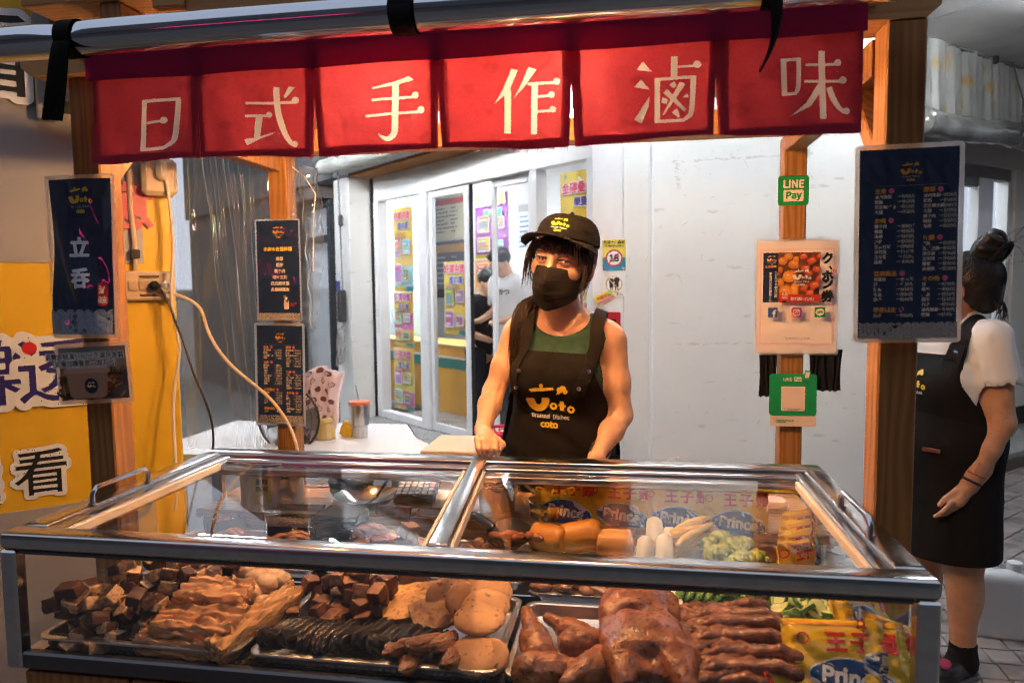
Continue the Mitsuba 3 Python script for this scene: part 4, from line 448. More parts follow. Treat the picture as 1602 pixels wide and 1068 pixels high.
'間': [100,[[[52,80,81,80,81,17,78,11,64,10,62,16,75,17,75,52,52,52],[57,58,75,57,75,64,57,64],[57,69,75,69,75,75,57,75]],[[33,13,33,47,63,47,63,17,39,17,39,13],[39,35,57,34,57,42,39,42],[39,29,39,22,57,22,57,29]],[[15,80,44,80,44,53,21,52,21,9,15,9],[21,58,38,57,39,64,21,64],[22,75,21,69,39,69,38,75]]]],
'限': [100,[[[41,14,43,19,43,80,79,80,79,44,63,43,67,33,79,42,83,38,70,28,85,15,81,10,74,15,64,26,57,44,50,44,50,18,63,21,64,16,44,10],[49,50,72,50,73,60,50,60],[49,66,72,65,73,74,50,75]],[[15,80,39,79,32,58,39,43,38,33,33,29,26,29,24,33,31,34,33,38,32,48,26,56,32,75,21,75,21,10,15,10]]]],
'雞': [100,[[[44,53,56,83,62,82,58,67,71,67,65,79,70,81,76,69,75,67,84,67,84,62,73,61,73,51,83,51,83,46,73,46,73,36,83,35,83,30,73,30,73,19,85,19,85,13,58,13,57,10,52,10,52,53,47,49],[57,19,67,19,67,30,58,30],[57,36,67,35,67,46,58,46],[57,52,67,51,67,62,58,62]],[[11,13,21,19,26,27,12,28,12,32,27,32,28,38,33,38,33,32,48,32,48,28,31,26,47,14,44,11,30,21,16,10,14,9]],[[42,41,14,37,13,42,24,49,15,49,14,54,26,65,29,64,26,73,30,75,13,73,12,78,44,83,47,78,31,75,33,65,22,55,31,54,39,61,42,58,25,44,39,45,37,50,41,51,48,38,44,36]],[[39,65,43,75,48,74,42,63]],[[14,71,18,72,21,63,17,62]]]],
'需': [100,[[[13,40,13,44,83,44,83,40,51,40,49,35,79,34,78,12,67,9,65,14,73,15,72,29,60,29,60,10,55,10,54,29,43,29,43,10,37,10,37,29,26,29,25,10,19,10,19,34,42,34,44,39]],[[14,71,45,71,44,76,19,76,19,80,77,80,77,76,51,76,51,71,82,71,82,55,76,55,76,66,51,66,51,47,45,47,45,66,20,66,20,55,14,55]],[[55,53,75,53,75,49,55,49]],[[55,62,72,62,72,58,55,58]],[[22,53,41,53,41,49,22,49]],[[24,62,41,62,41,58,24,58]]]],
'頁': [100,[[[54,20,59,24,84,13,78,9]],[[15,74,15,79,81,79,81,74,52,74,49,67,75,67,75,25,22,25,22,67,43,67,44,73],[28,43,68,43,69,49,29,50],[28,55,68,55,69,61,29,62],[29,38,29,30,69,31,68,38]],[[12,14,36,24,42,21,17,10]]]],
'領': [100,[[[68,20,72,23,86,13,81,9]],[[44,75,44,80,84,80,84,75,67,74,65,67,81,67,81,25,47,25,47,67,59,67,61,74],[53,30,76,29,76,37,53,37],[53,42,76,42,76,50,53,50],[53,55,76,54,76,62,53,62]],[[39,13,55,23,60,20,43,9]],[[10,60,28,84,32,81,31,77,45,63,42,58,28,73,14,55]],[[14,41,14,46,40,46,44,44,32,22,36,16,33,12,17,28,21,31,28,26,36,41]],[[23,59,27,62,34,51,29,47]]]],
'頭': [100,[[[68,20,73,23,86,12,81,9]],[[46,75,46,80,85,80,85,75,68,74,66,67,82,67,82,25,48,25,48,67,59,67,61,74],[54,30,76,29,76,37,54,37],[54,42,76,42,76,50,54,50],[54,55,76,54,76,62,54,62]],[[40,13,56,23,61,20,44,9]],[[11,20,32,24,33,41,40,40,35,25,44,26,45,21,13,14]],[[12,79,44,79,44,73,12,73]],[[15,66,42,66,42,44,15,44],[20,61,20,49,36,49,36,61]],[[16,40,21,41,24,26,19,25]]]],
'額': [100,[[[69,20,72,24,85,13,81,9]],[[49,75,49,80,84,80,84,75,70,74,68,67,82,67,82,25,52,25,52,67,62,67,64,74],[57,42,76,42,76,49,57,49],[57,55,76,54,76,61,57,61],[57,30,76,29,76,37,57,37]],[[45,14,60,23,64,20,49,9]],[[11,36,25,45,20,49,23,53,30,49,36,57,25,58,15,48,12,52,24,68,29,67,28,63,42,62,35,47,47,39,43,34,43,10,24,13,23,10,18,10,18,33,14,32],[31,42,21,34,42,35],[23,18,37,18,37,29,23,29]],[[42,62,42,71,18,71,17,62,13,62,13,76,27,76,25,82,30,83,33,76,47,76,47,62]]]],
'食': [100,[[[11,59,34,71,48,84,62,71,85,61,82,55,71,59,71,35,73,36,78,32,65,23,78,13,74,10,43,28,47,32,59,26,68,33,32,33,31,18,51,21,51,16,25,10,23,15,25,20,25,58,15,54],[33,63,46,62,43,68,48,70,53,62,65,62,48,75],[31,39,64,38,65,45,32,45],[31,51,64,50,65,56,32,57]]]],
'飯': [100,[[[13,16,16,21,16,60,26,60,25,67,29,69,32,60,41,60,41,33,22,33,21,20,33,24,31,30,35,31,43,17,48,38,48,76,80,81,83,77,54,72,53,62,82,60,79,45,71,27,85,15,81,10,68,21,55,10,51,14,64,27,54,54,52,26,45,9,41,12,42,16,37,14,35,20,16,11],[59,55,63,40,68,32,76,55],[21,38,36,38,36,44,22,45],[21,50,36,49,36,55,22,56]],[[10,65,27,84,45,68,41,64,28,75,13,61]]]],
'餐': [100,[[[12,42,33,51,48,62,53,60,60,64,51,69,54,73,66,68,72,74,51,76,51,80,80,79,71,65,81,57,77,53,66,61,57,56,53,60,52,58,67,49,85,44,82,39,70,42,70,26,74,28,78,25,69,19,79,14,76,10,47,22,49,25,33,25,33,16,50,19,50,14,25,10,23,15,27,18,27,41,15,38],[53,25,64,21,69,25],[33,45,46,44,44,49,48,50,53,44,64,45,48,55],[32,30,64,29,64,33,33,33],[32,37,64,36,64,40,33,41]],[[11,63,23,74,29,74,29,84,34,84,35,80,48,80,48,76,34,75,34,72,46,70,37,59,23,51,15,48,13,52,25,57,20,61,23,64,30,60,38,68,25,68,15,60]]]],
'高': [100,[[[13,70,13,75,45,75,43,83,48,84,52,75,83,75,83,70]],[[16,45,80,45,80,12,67,10,65,14,75,16,74,40,22,40,21,9,16,9]],[[25,65,72,65,72,49,25,49],[31,54,65,53,65,61,31,61]],[[31,15,31,35,64,35,64,19,37,19,36,15],[36,30,36,23,59,23,59,31]]]],
'鴨': [100,[[[47,76,58,76,60,84,67,83,64,76,79,76,79,53,52,52,52,48,85,48,85,43,52,43,52,39,84,39,81,16,77,10,65,10,64,15,75,15,77,23,73,22,68,31,71,32,77,24,78,34,47,34],[52,58,73,57,73,62,52,63],[52,67,73,67,73,72,52,72]],[[60,29,64,29,68,19,64,17]],[[51,28,56,28,57,15,53,15]],[[37,15,44,31,48,29,43,13]],[[14,78,43,78,43,34,38,34,38,37,31,37,31,9,25,9,25,37,19,37,19,33,14,33],[31,43,38,43,38,55,31,55],[31,73,31,61,38,60,38,72],[19,43,25,43,25,55,19,55],[19,61,25,61,25,73,19,72]]]],
'麗': [100,[[[11,13,17,30,17,56,46,56,40,58,39,69,23,69,23,58,17,58,17,73,45,73,45,61,49,62,52,58,52,73,81,73,81,58,75,58,75,69,58,69,58,58,52,58,83,56,83,52,61,51,62,47,80,47,80,33,60,33,60,26,77,31,82,28,60,22,60,16,78,15,81,23,85,21,82,11,56,12,54,33,34,33,34,28,51,28,51,23,34,23,34,16,52,18,52,14,27,10,25,15,29,19,29,33,23,33,16,11,15,9],[61,38,75,37,75,43,61,43],[42,38,55,37,56,43,42,43],[42,47,55,47,56,51,42,52],[23,38,36,37,36,43,23,43],[23,47,36,47,36,51,23,52]],[[51,81,83,81,83,76,51,76]],[[61,65,64,68,71,61,68,59]],[[15,76,15,81,47,81,47,76]],[[26,65,29,68,35,61,32,59]]]],
'麵': [100,[[[45,73,45,79,84,79,84,73,69,73,67,64,67,63,83,63,83,10,78,10,78,13,52,13,52,10,47,10,47,63,61,63,63,73],[72,19,78,19,78,57,72,57],[62,19,68,19,68,28,62,28],[62,34,68,33,68,43,62,43],[62,48,68,48,68,57,62,57],[52,19,57,19,57,57,52,57]],[[11,14,26,23,21,29,24,31,30,27,36,37,25,37,15,26,12,29,20,39,24,47,27,47,26,54,14,44,11,47,24,57,20,61,15,55,12,57,16,63,19,71,23,71,21,65,26,60,27,61,27,73,13,73,13,77,27,77,27,84,32,84,32,78,44,77,44,73,32,73,32,62,36,65,37,71,41,71,40,65,45,59,43,56,38,61,34,57,45,49,42,45,32,53,32,46,30,46,28,43,40,42,43,40,39,30,34,23,40,16,36,13,30,19,23,14,14,9]]]],
}
CALLIG = {'日': [[[(2102,18424),(1250,18407),(1195,17357),(1210,17357),(1210,17344),(1782,17338),(1946,17410),(1992,17444),(2028,17493),(2053,17558),(2069,17644),(2117,18387),(2103,18388)],[(1993,18352),(1950,17657),(1938,17580),(1925,17532),(1909,17503),(1852,17460),(1754,17405),(1321,17410),(1347,17893),(1687,17910),(1695,17899),(1721,17882),(1753,17875),(1785,17879),(1813,17894),(1832,17917),(1840,17945),(1835,17974),(1818,17999),(1792,18016),(1760,18023),(1728,18019),(1700,18004),(1681,17981),(1676,17964),(1350,17947),(1372,18339)]]],'式': [[[(4652,18516),(4509,18540),(4392,18331),(4443,18304)]],[[(4684,18326),(4654,18333),(4624,18329),(4598,18315),(4580,18292),(4573,18265),(4576,18250),(4311,18248),(4307,18415),(4316,18528),(4176,18541),(4166,18423),(4170,18247),(3577,18244),(3578,18188),(4174,18191),(4193,18056),(4218,17938),(4251,17823),(4291,17715),(4339,17616),(4391,17528),(4446,17453),(4505,17394),(4568,17355),(4586,17352),(4609,17336),(4635,17330),(4662,17334),(4685,17347),(4701,17367),(4707,17392),(4703,17417),(4689,17438),(4666,17453),(4640,17459),(4613,17455),(4593,17444),(4537,17511),(4496,17580),(4456,17662),(4386,17857),(4356,17964),(4332,18075),(4315,18192),(4630,18194),(4649,18189),(4679,18193),(4705,18207),(4723,18230),(4730,18257),(4725,18285),(4709,18309)]],[[(4098,18040),(4073,18046),(4047,18042),(4025,18030),(4010,18011),(4005,17990),(3565,17981),(3568,17925),(3797,17930),(3758,17513),(3778,17511),(3515,17479),(3586,17350),(4134,17578),(4211,17639),(3904,17539),(3940,17932),(3935,17932),(4035,17936),(4068,17925),(4093,17928),(4115,17940),(4131,17959),(4136,17982),(4132,18005),(4119,18026)]]],'手': [[[(6720,18421),(6713,18199),(6290,18195),(6292,18141),(6711,18144),(6704,17900),(6146,17892),(6149,17837),(6703,17845),(6695,17579),(6698,17558),(6693,17529),(6665,17474),(6627,17440),(6606,17432),(6580,17431),(6548,17438),(6474,17467),(6404,17505),(6395,17497),(6442,17430),(6474,17396),(6513,17368),(6558,17346),(6610,17334),(6665,17339),(6717,17360),(6762,17393),(6798,17436),(6823,17487),(6837,17543),(6844,17848),(7265,17854),(7277,17846),(7306,17839),(7336,17843),(7362,17858),(7379,17881),(7386,17909),(7381,17938),(7364,17963),(7339,17980),(7310,17987),(7280,17983),(7254,17968),(7236,17945),(7231,17908),(6846,17903),(6853,18146),(7158,18148),(7193,18137),(7222,18141),(7246,18154),(7263,18176),(7269,18203),(7264,18230),(7248,18253),(7225,18269),(7196,18276),(7168,18273),(7144,18259),(7127,18237),(7122,18203),(6854,18200),(6861,18444),(7173,18502),(7072,18593),(6759,18502),(6306,18418),(6318,18378)]]],'作': [[[(10053,18422),(10027,18428),(10000,18425),(9978,18411),(9962,18390),(9958,18371),(9457,18361),(9637,18597),(9478,18652),(9331,18351),(9159,18072),(9416,18308),(9454,18358),(9458,18304),(9529,18306),(9517,17408),(9650,17402),(9655,17791),(9925,17801),(9939,17791),(9965,17785),(9990,17789),(10011,17801),(10026,17821),(10031,17846),(10026,17870),(10012,17892),(9991,17907),(9965,17913),(9940,17910),(9919,17897),(9904,17877),(9900,17849),(9656,17841),(9659,18068),(9880,18081),(9903,18064),(9928,18058),(9953,18062),(9974,18075),(9989,18095),(9994,18119),(9989,18143),(9975,18165),(9954,18180),(9929,18186),(9903,18183),(9882,18170),(9868,18150),(9863,18130),(9659,18118),(9662,18309),(9978,18315),(9999,18300),(10026,18293),(10052,18297),(10075,18311),(10090,18332),(10096,18357),(10090,18383),(10076,18406)]],[[(9270,18600),(9137,18638),(8952,18258),(8781,17978),(8985,18145),(8973,17425),(9108,17418),(9121,18249),(9089,18251)]]],'滷': [[[(11551,18441),(11840,18383),(11669,18591)]],[[(12181,18637),(12183,18261),(11885,18264),(11888,17419),(11896,17419),(11897,17411),(12467,17403),(12467,17410),(12574,17469),(12601,17496),(12620,17534),(12632,17583),(12639,17649),(12647,17831),(12650,18193),(12655,18193),(12651,18255),(12307,18259),(12306,18408),(12614,18415),(12638,18397),(12666,18390),(12694,18394),(12717,18408),(12733,18431),(12738,18458),(12732,18486),(12716,18511),(12693,18528),(12665,18535),(12637,18531),(12614,18517),(12598,18494),(12595,18458),(12306,18452),(12305,18630)],[(11992,17469),(11988,18201),(12548,18194),(12542,17744),(12533,17602),(12528,17565),(12515,17534),(12436,17463)]],[[(11503,18126),(11797,18055),(11633,18259)]],[[(12151,18113),(12243,18042),(12290,18076),(12260,18180)]],[[(12034,17899),(12012,17797),(12116,17755),(12152,17845)]],[[(11797,17926),(11501,17534),(11643,17434),(11776,17735)]],[[(12408,17858),(12529,17844),(12499,17926)]],[[(12454,17584),(12490,17626),(12287,17855),(12465,18103),(12352,18153),(12229,17920),(12122,18041),(12048,17972),(12187,17840),(12043,17567),(12065,17544),(12240,17789)]],[[(12209,17596),(12338,17487),(12374,17500),(12322,17664)]]],'味': [[[(14179,17851),(14180,17837),(14407,17843),(14406,17854),(14418,17843),(14460,17890),(14476,17920),(14489,17954),(14496,17992),(14502,18080),(14504,18480),(14500,18480),(14498,18503),(14141,18496),(14146,18439),(14150,18439),(14166,17852)],[(14420,18444),(14419,18089),(14413,18009),(14400,17924),(14390,17900),(14266,17897),(14250,18441)]],[[(14588,17694),(14324,17475),(14669,17633),(14820,17842),(14829,17400),(14947,17395),(14933,18044),(15187,18040),(15213,18017),(15238,18011),(15262,18015),(15283,18028),(15297,18049),(15301,18074),(15295,18100),(15281,18123),(15260,18138),(15235,18145),(15210,18141),(15189,18128),(15176,18107),(15173,18090),(14932,18093),(14927,18338),(15111,18337),(15122,18329),(15146,18323),(15169,18326),(15189,18339),(15201,18358),(15206,18382),(15200,18407),(15187,18428),(15166,18443),(15143,18449),(15119,18446),(15100,18433),(15087,18414),(15084,18386),(14926,18388),(14921,18604),(14805,18611),(14809,18389),(14584,18391),(14587,18342),(14810,18340),(14815,18095),(14555,18099),(14558,18049),(14816,18045),(14817,18021),(14803,18039)]],[[(15044,17702),(15076,17654),(15143,17575),(15176,17544),(15237,17499),(15291,17475),(15315,17473),(15337,17476),(15355,17488),(15368,17507),(15371,17530),(15366,17553),(15353,17574),(15334,17588),(15312,17593),(15290,17590),(15271,17578),(15264,17566),(15229,17601),(15181,17667),(15110,17800),(15069,17912),(15052,17977),(14940,17951),(14986,17817)]]]}
# ================================================================ the setting
YEL, WHT = (.70, .33, .02), (.70, .68, .66)
def struct(name, mesh, mat, label=None, cat=None, col=None, smooth=False):
    k = kid(None, name); scene[k] = shape(mesh, mat, col, smooth); labels[k] = {'kind': 'structure', **({'label': label} if label else {})}
    return k
gr = struct('ground', bb(-90, 90, -60, 90, -.30, -.012, 0), 'ground_far', 'dark grey street ground round the stall')
pave = struct('pavement', bb(1.7, 6.4, -.5, 7.4, -.012, -.004, 0), 'ground_far', 'tiled pavement of small brownish tiles with dark joints')
def tilebox(x, y, a, sx, sy, i):
    h = .004+rng.uniform(-.0012, .0012)
    return mv(bx((0, 0, h/2-.003), (sx, sy, h+.006), .002), (x, y, 0), rz=a+rng.uniform(-.3, .3), rx=rng.uniform(-.25, .25))
nt = 0
for i in range(8):
    for j in range(11):
        x, y = 2.12+i*.109, 1.35+j*.116
        if y < 2.52 and x > 2.1: part(pave, 'tile', tilebox(x, y, -4, .100, .107, nt), 'tile', smooth=False); nt += 1
c46, s46 = math.cos(math.radians(46)), math.sin(math.radians(46))
far = []
for i in range(60):
    for j in range(-30, 30):
        a, b = 2.2+i*.111, -.9+j*.131
        x, y = a*c46+b*s46, a*s46-b*c46
        if y < 2.60 or not (2.2 < x < 6.2 and y < 6.6): continue
        # right-hand shop step stays free
        if (x-2.428)*s46-(y-4.13)*c46 < .52 and y > 3.6: continue
        bear = math.atan2((x-CAM[0])*math.cos(YAW)+(y-CAM[1])*math.sin(YAW), (x-CAM[0])*-math.sin(YAW)+(y-CAM[1])*math.cos(YAW))
        vis = .53 < bear < .66 and y < 5.4
        m = mv(bx((0, 0, .001), (.103, .122, .009), .002), (x, y, 0), rz=46)
        if vis and nt < 296: part(pave, 'tile', m, 'tile', smooth=False); nt += 1
        elif -.1 < bear < .9: far.append(m)
part(pave, 'far_tiles', cat(far), 'tile', smooth=False, kind='stuff')

ceil = struct('arcade_ceiling', bb(.2, 7.5, 1.9, 9, 3.03, 3.10, 0), 'ceiling_panel', 'grey panelled ceiling over the pavement')
cu, cn = np.array([math.cos(math.radians(42)), math.sin(math.radians(42)), 0]), np.array([math.sin(math.radians(42)), -math.cos(math.radians(42)), 0])
for i in range(8):
    c = cu*(2.79+i*.61+.3)+cn*(-.6); c[2] = 3.012
    part(ceil, 'panel', mv(bx((0, 0, 0), (.602, 3.4, .03), .006), c, rz=42), 'ceiling_panel', smooth=False)

# ---- corner shop: two fronts at a right angle, cut by a plain white wall facing the stall
FL = frame((.876, 3.829, 0), (math.cos(math.radians(42)), -math.sin(math.radians(42)), 0))
FR = frame((2.428, 4.13, 0), (math.cos(math.radians(42)), math.sin(math.radians(42)), 0))
def fbox(M, u0, u1, v0, v1, z0, z1, b=.004): return tf(bb(u0, u1, z0, z1, v0, v1, b), M)
shop = thing('corner_shop', 'white corner shop with glass sliding doors behind the stall', 'building')
part(shop, 'wall', bb(1.094, 2.69, 3.75, 3.93, -.01, 3.03, 0), 'white_wall', smooth=False)
part(shop, 'pilaster', bb(.885, 1.092, 3.735, 3.93, -.01, 3.03, .004), 'frame_white', smooth=False)
part(shop, 'step', fbox(FL, -3.05, -.05, -.9, .42, -.01, .135, .01), 'granite', smooth=False)
part(shop, 'interior_floor', fbox(FL, -5.2, .9, -3.4, -.905, -.01, .13, 0), 'granite', smooth=False)
part(shop, 'column', fbox(FL, -3.40, -3.06, -.05, .28, -.01, 2.52), 'white_wall', smooth=False)
part(shop, 'beam', fbox(FL, -3.40, .12, -.05, .28, 2.55, 3.03), 'frame_white', smooth=False)
part(shop, 'soffit', fbox(FL, -3.055, .1, .02, .279, 2.525, 2.549, 0), 'matte', (.23, .10, .035), smooth=False)
part(shop, 'shutter_track', fbox(FL, -3.058, -3.035, .0, .05, .136, 2.52, .002), 'matte', (.015, .015, .015), smooth=False)
fw = 'frame_white'
part(shop, 'header', fbox(FL, -3.03, .05, -.06, .03, 2.285, 2.523), fw, smooth=False)
for u0, u1 in ((-3.03, -2.93), (-2.18, -2.04), (-.61, -.525), (-.01, .06)):
    part(shop, 'mullion', fbox(FL, u0, u1, -.07, .035, .137, 2.284), fw, smooth=False)
part(shop, 'sill', fbox(FL, -2.928, -2.182, -.06, .03, .137, .205), fw, smooth=False)
part(shop, 'sill', fbox(FL, -.523, -.012, -.06, .03, .137, .205), fw, smooth=False)
part(shop, 'glass_pane', tf(flat(sbox(-2.93, .2, -2.18, 2.29), -.005), FL), 'glass')
part(shop, 'glass_pane', tf(flat(sbox(-.53, .2, -.01, 2.29), -.005), FL), 'glass')
def slider(u0, u1, v, name='sliding_door'):
    d = kid(shop, name)
    scene[d] = shape(cat(fbox(FL, u0, u0+.05, v, v+.03, .14, 2.283), fbox(FL, u1-.08, u1, v, v+.03, .14, 2.283), fbox(FL, u0+.051, u1-.081, v, v+.03, 2.22, 2.283), fbox(FL, u0+.051, u1-.081, v, v+.03, .14, .215)), fw, None, False)
    part(d, 'pane', tf(flat(sbox(u0+.04, .2, u1-.07, 2.24), v+.015), FL), 'glass')
    part(d, 'seal', fbox(FL, u1+.001, u1+.014, v, v+.03, .14, 2.283, .001), 'matte', (.02, .02, .022), False)
slider(-2.035, -1.41, -.02)
slider(-1.16, -.62, -.06)
# interior shell
IW = (.72, .74, .76)
part(shop, 'interior_wall', fbox(FL, -5.2, .9, -1.55, -1.45, .13, 2.9, 0), 'matte', IW, False)
part(shop, 'interior_wall', fbox(FL, -5.25, -5.15, -1.45, -.08, .13, 2.9, 0), 'matte', IW, False)
part(shop, 'interior_wall', fbox(FL, -5.14, -3.42, -.17, -.07, .13, 2.9, 0), 'matte', IW, False)
part(shop, 'interior_wall', fbox(FL, .30, .36, -1.449, -.20, .13, 2.9, 0), 'matte', IW, False)
icl = part(shop, 'interior_ceiling', fbox(FL, -5.1, .3, -1.449, -.09, 2.70, 2.78, 0), 'matte', (.66, .67, .68), False)
for i in range(10):
    part(icl, 'panel', fbox(FL, -5.0+i*.52, -4.49+i*.52, -1.43, -.72, 2.688, 2.699, .003), 'matte', (.70, .71, .72), False)
def downlight(u, v, r, M=FL, z=2.684, name='downlight', lab='round ceiling light inside the shop behind the sliding doors', p=LAMP['shop'], grp='round lights in the shop ceiling'):
    t = thing(name, lab, 'ceiling light', grp)
    c = (M @ np.array([u, z, v, 1]))[:3]
    part(t, 'rim', mv(lathe([(r, 0), (r, -.018), (r+.018, -.018), (r+.02, 0)], 28), c), 'satin', (.8, .8, .8))
    d = trimesh.creation.cylinder(radius=r-.001, height=.01, sections=28); d.apply_translation(c-[0, 0, .008])
    k = part(t, 'diffuser', d, 'matte', (.8, .8, .8), False)
    scene[k]['emitter'] = {'type': 'area', 'radiance': rgb(p, p*1.02, p*1.06)}
for u, v in ((-3.05, -1.25), (-1.9, -.5), (-.75, -.85), (-4.3, -.6)): downlight(u, v, .10)
# yellow counter with green band
cn_ = thing('shop_counter', 'yellow counter with a green band inside the shop', 'counter')
part(cn_, 'front', fbox(FL, -4.2, -1.3, -1.0, -.62, .131, .83), 'satin', (.66, .34, .03), False)
part(cn_, 'top', fbox(FL, -4.22, -1.28, -1.02, -.58, .831, .86, .008), 'satin', (.68, .45, .12), False)
part(cn_, 'band', fbox(FL, -4.2, -1.3, -.619, -.612, .60, .70, .001), 'satin', (.02, .16, .13), False)
part(cn_, 'stripe', fbox(FL, -4.2, -1.3, -.619, -.613, .705, .725, .001), 'satin', (.7, .7, .68), False)

def offset(M, u, z, v):
    Q = M.copy(); Q[:3, 3] = (M @ np.array([u, z, v, 1]))[:3]; return Q
def lottery(label, M, u, z, v, w, h, top, mid, low, head, seed, title='好運中獎', grp=None):
    r = np.random.default_rng(seed)
    t = thing('poster', label, 'poster', grp)
    Q = offset(M, u, z, v)
    part(t, 'paper', tf(bb(0, w, 0, h, -.002, 0, 0), Q), 'print', (.8, .78, .74), False)
    L = [(sbox(.003, .003, w-.003, h-.003), top), (sbox(.003, .003, w-.003, h*.62), mid), (sbox(.003, .003, w-.003, h*.3), low), (sbox(.003, .003, w-.003, h*.06), (.55, .42, .04)), (sbox(w*.62, .003, w-.003, h*.06), (.03, .2, .22))]
    for k in range(16):
        x, y, s = r.uniform(.04, w-.04), r.uniform(h*.08, h*.97), r.uniform(.006, .02)
        L.append((affinity.rotate(sbox(x-s, y-s*.5, x+s, y+s*.5), r.uniform(0, 180)), [(.75, .3, .45), (.8, .7, .2), (.3, .6, .7), (.8, .8, .75)][k % 4]))
    fs = w*.86/max(len(title), 4)
    tt = text(title, fs, w/2, h*.89-fs*.3, .035, 'c')
    L += [(tt.buffer(fs*.09), (.8, .76, .7)), (tt, head)]
    t2 = text(title[::-1][:3], fs*.85, w*.56, h*.89-fs*1.5, .035, 'c'); L += [(t2.buffer(fs*.08), (.8, .76, .7)), (t2, (head[2]*.5, head[1], head[0]*.4))]
    def card(x0, y0, x1, y1):
        L.append((rr(x0, y0, x1, y1, .012), (.76, .74, .72))); c = r.uniform(.15, .7, 3)
        L.append((rr(x0+.012, y0+.012, x1-.012, y1-.012, .008), c*.8))
        n = max(2, int((y1-y0)/.04))
        for q in range(n):
            yy = y0+.02+(y1-y0-.04)*q/n
            L.append((sbox(x0+.02, yy, x0+.02+(x1-x0-.04)*r.uniform(.4, 1), yy+(y1-y0-.04)/n*.55), [(.78, .6, .1), (.7, .12, .2), (.75, .74, .7), (.25, .3, .6)][r.integers(4)]))
    card(w*.1, h*.40, w*.46, h*.66); card(w*.55, h*.44, w*.92, h*.62)
    card(w*.1, h*.10, w*.5, h*.33); card(w*.56, h*.12, w*.9, h*.27)
    for k in range(7):
        y = h*(.69-k*.012); L.append((sbox(w*.2, y, w*r.uniform(.6, .85), y+h*.005), (.3, .1, .1)))
    sheet(t, 'print', L, Q, z0=.0008, dz=.0006)
Y1, P1, C1, O1, V1 = (.72, .52, .03), (.62, .20, .42), (.35, .62, .68), (.72, .36, .12), (.30, .10, .42)
lottery('yellow and cyan ticket poster, topmost on the narrow left window', FL, -2.74, 1.40, -.03, .36, .80, Y1, (.70, .50, .10), C1, (.6, .06, .08), 1)
lottery('yellow and pink ticket poster, middle one on the narrow left window', FL, -2.76, .875, -.03, .36, .52, Y1, P1, (.70, .45, .08), (.45, .08, .3), 2)
lottery('faded yellow ticket poster, lowest on the narrow left window', FL, -2.79, .25, -.03, .38, .60, Y1, (.6, .55, .12), P1, (.55, .1, .2), 3)
lottery('tilted yellow ticket poster hung behind the left sliding door', FL, -1.91, 1.02, -.06, .37, .64, Y1, (.70, .50, .08), (.62, .48, .2), (.65, .05, .1), 4)
lottery('large pink poster with golden bricks behind the right window', FL, -.36, 1.10, -.05, .46, 1.14, Y1, P1, (.66, .26, .30), (.62, .05, .12), 5, '金磚疊疊樂')
lottery('purple poster with white tables on the shop back wall', FL, -3.34, 1.76, -1.445, .62, .72, V1, (.48, .20, .55), V1, (.75, .6, .1), 6)
lottery('orange ticket poster under the purple poster on the shop back wall', FL, -3.36, .80, -1.445, .55, .94, O1, (.72, .55, .42), (.70, .42, .22), (.65, .15, .1), 7)
lottery('yellow ticket poster low on the shop back wall beside the man', FL, -2.66, .95, -1.445, .62, .62, Y1, (.7, .55, .2), Y1, (.6, .08, .2), 8)
def notice(label, M, u, z, v, w, h, bg, bars, head):
    t = thing('poster', label, 'poster'); Q = offset(M, u, z, v)
    part(t, 'paper', tf(bb(0, w, 0, h, -.002, 0, 0), Q), 'print', (.8, .78, .76), False)
    L = [(sbox(.002, .002, w-.002, h-.002), bg), (sbox(.01, h*.80, w-.01, h*.94), head)]
    for i in range(7):
        y = h*(.70-i*.09); L.append((sbox(w*.08, y, w*(.4+.1*(i % 3)), y+h*.03), bars)); L.append((sbox(w*.6, y, w*(.75+.05*(i % 2)), y+h*.03), bars))
    sheet(t, 'print', L, Q, z0=.0008, dz=.0006)
notice('red headed price notice high on the shop back wall', FL, -4.27, 2.02, -1.445, .72, .52, (.72, .70, .55), (.35, .30, .26), (.62, .12, .12))
notice('white notice with a blue picture on the shop back wall', FL, -2.56, 1.76, -1.445, .42, .58, (.70, .72, .74), (.12, .25, .5), (.35, .37, .4))
notice('dark photo poster below the price notice on the shop back wall', FL, -4.27, 1.30, -1.445, .72, .70, (.10, .09, .10), (.35, .34, .34), (.5, .28, .08))
cb = thing('security_camera', 'small white camera under the shop ceiling', 'security camera')
cp = (FL @ np.array([-3.15, 2.40, -1.2, 1]))[:3]
part(cb, 'body', mv(bx((0, 0, 0), (.07, .16, .07), .012), cp, rz=20, rx=25), 'satin', (.7, .7, .7)); part(cb, 'bracket', mv(bx((0, .03, .16), (.03, .03, .26), .004), cp), 'satin', (.6, .5, .3))

wr_ = np.random.default_rng(8); Lw = []
def streak(x0, z0, x1, z1, w, n=26):
    return unary_union([affinity.rotate(sbox(x-.014, z-w*q, x+.014, z+w*q), wr_.uniform(-20, 20)) for x, z, q in zip(np.linspace(x0, x1, n)+wr_.normal(0, .006, n), np.linspace(z0, z1, n)+wr_.normal(0, .002, n), wr_.uniform(.1, 1, n)) if wr_.random() < .72])
for a in ((1.43, 2.235, 2.08, 2.245, .010), (2.17, 2.255, 2.26, 2.255, .03), (2.17, 2.25, 2.175, 1.98, .008), (1.46, 1.045, 1.95, 1.055, .006), (1.44, 2.22, 1.445, 2.05, .004)): Lw.append((streak(*a), (.55, .545, .51)))
for i in range(60):
    x, z, l = wr_.uniform(1.12, 2.6), wr_.uniform(.3, 2.5), wr_.uniform(.004, .05); Lw.append((line([(x, z), (x+l*wr_.normal(0, .5), z+l)], .0016), [(.42, .41, .39), (.50, .49, .47), (.30, .30, .29)][i % 3]))
sheet('corner_shop', 'tape_residue', Lw, frame((0, 3.749, 0), (1, 0, 0)), 'matte', z0=.0004, dz=.00001, kind='stuff')
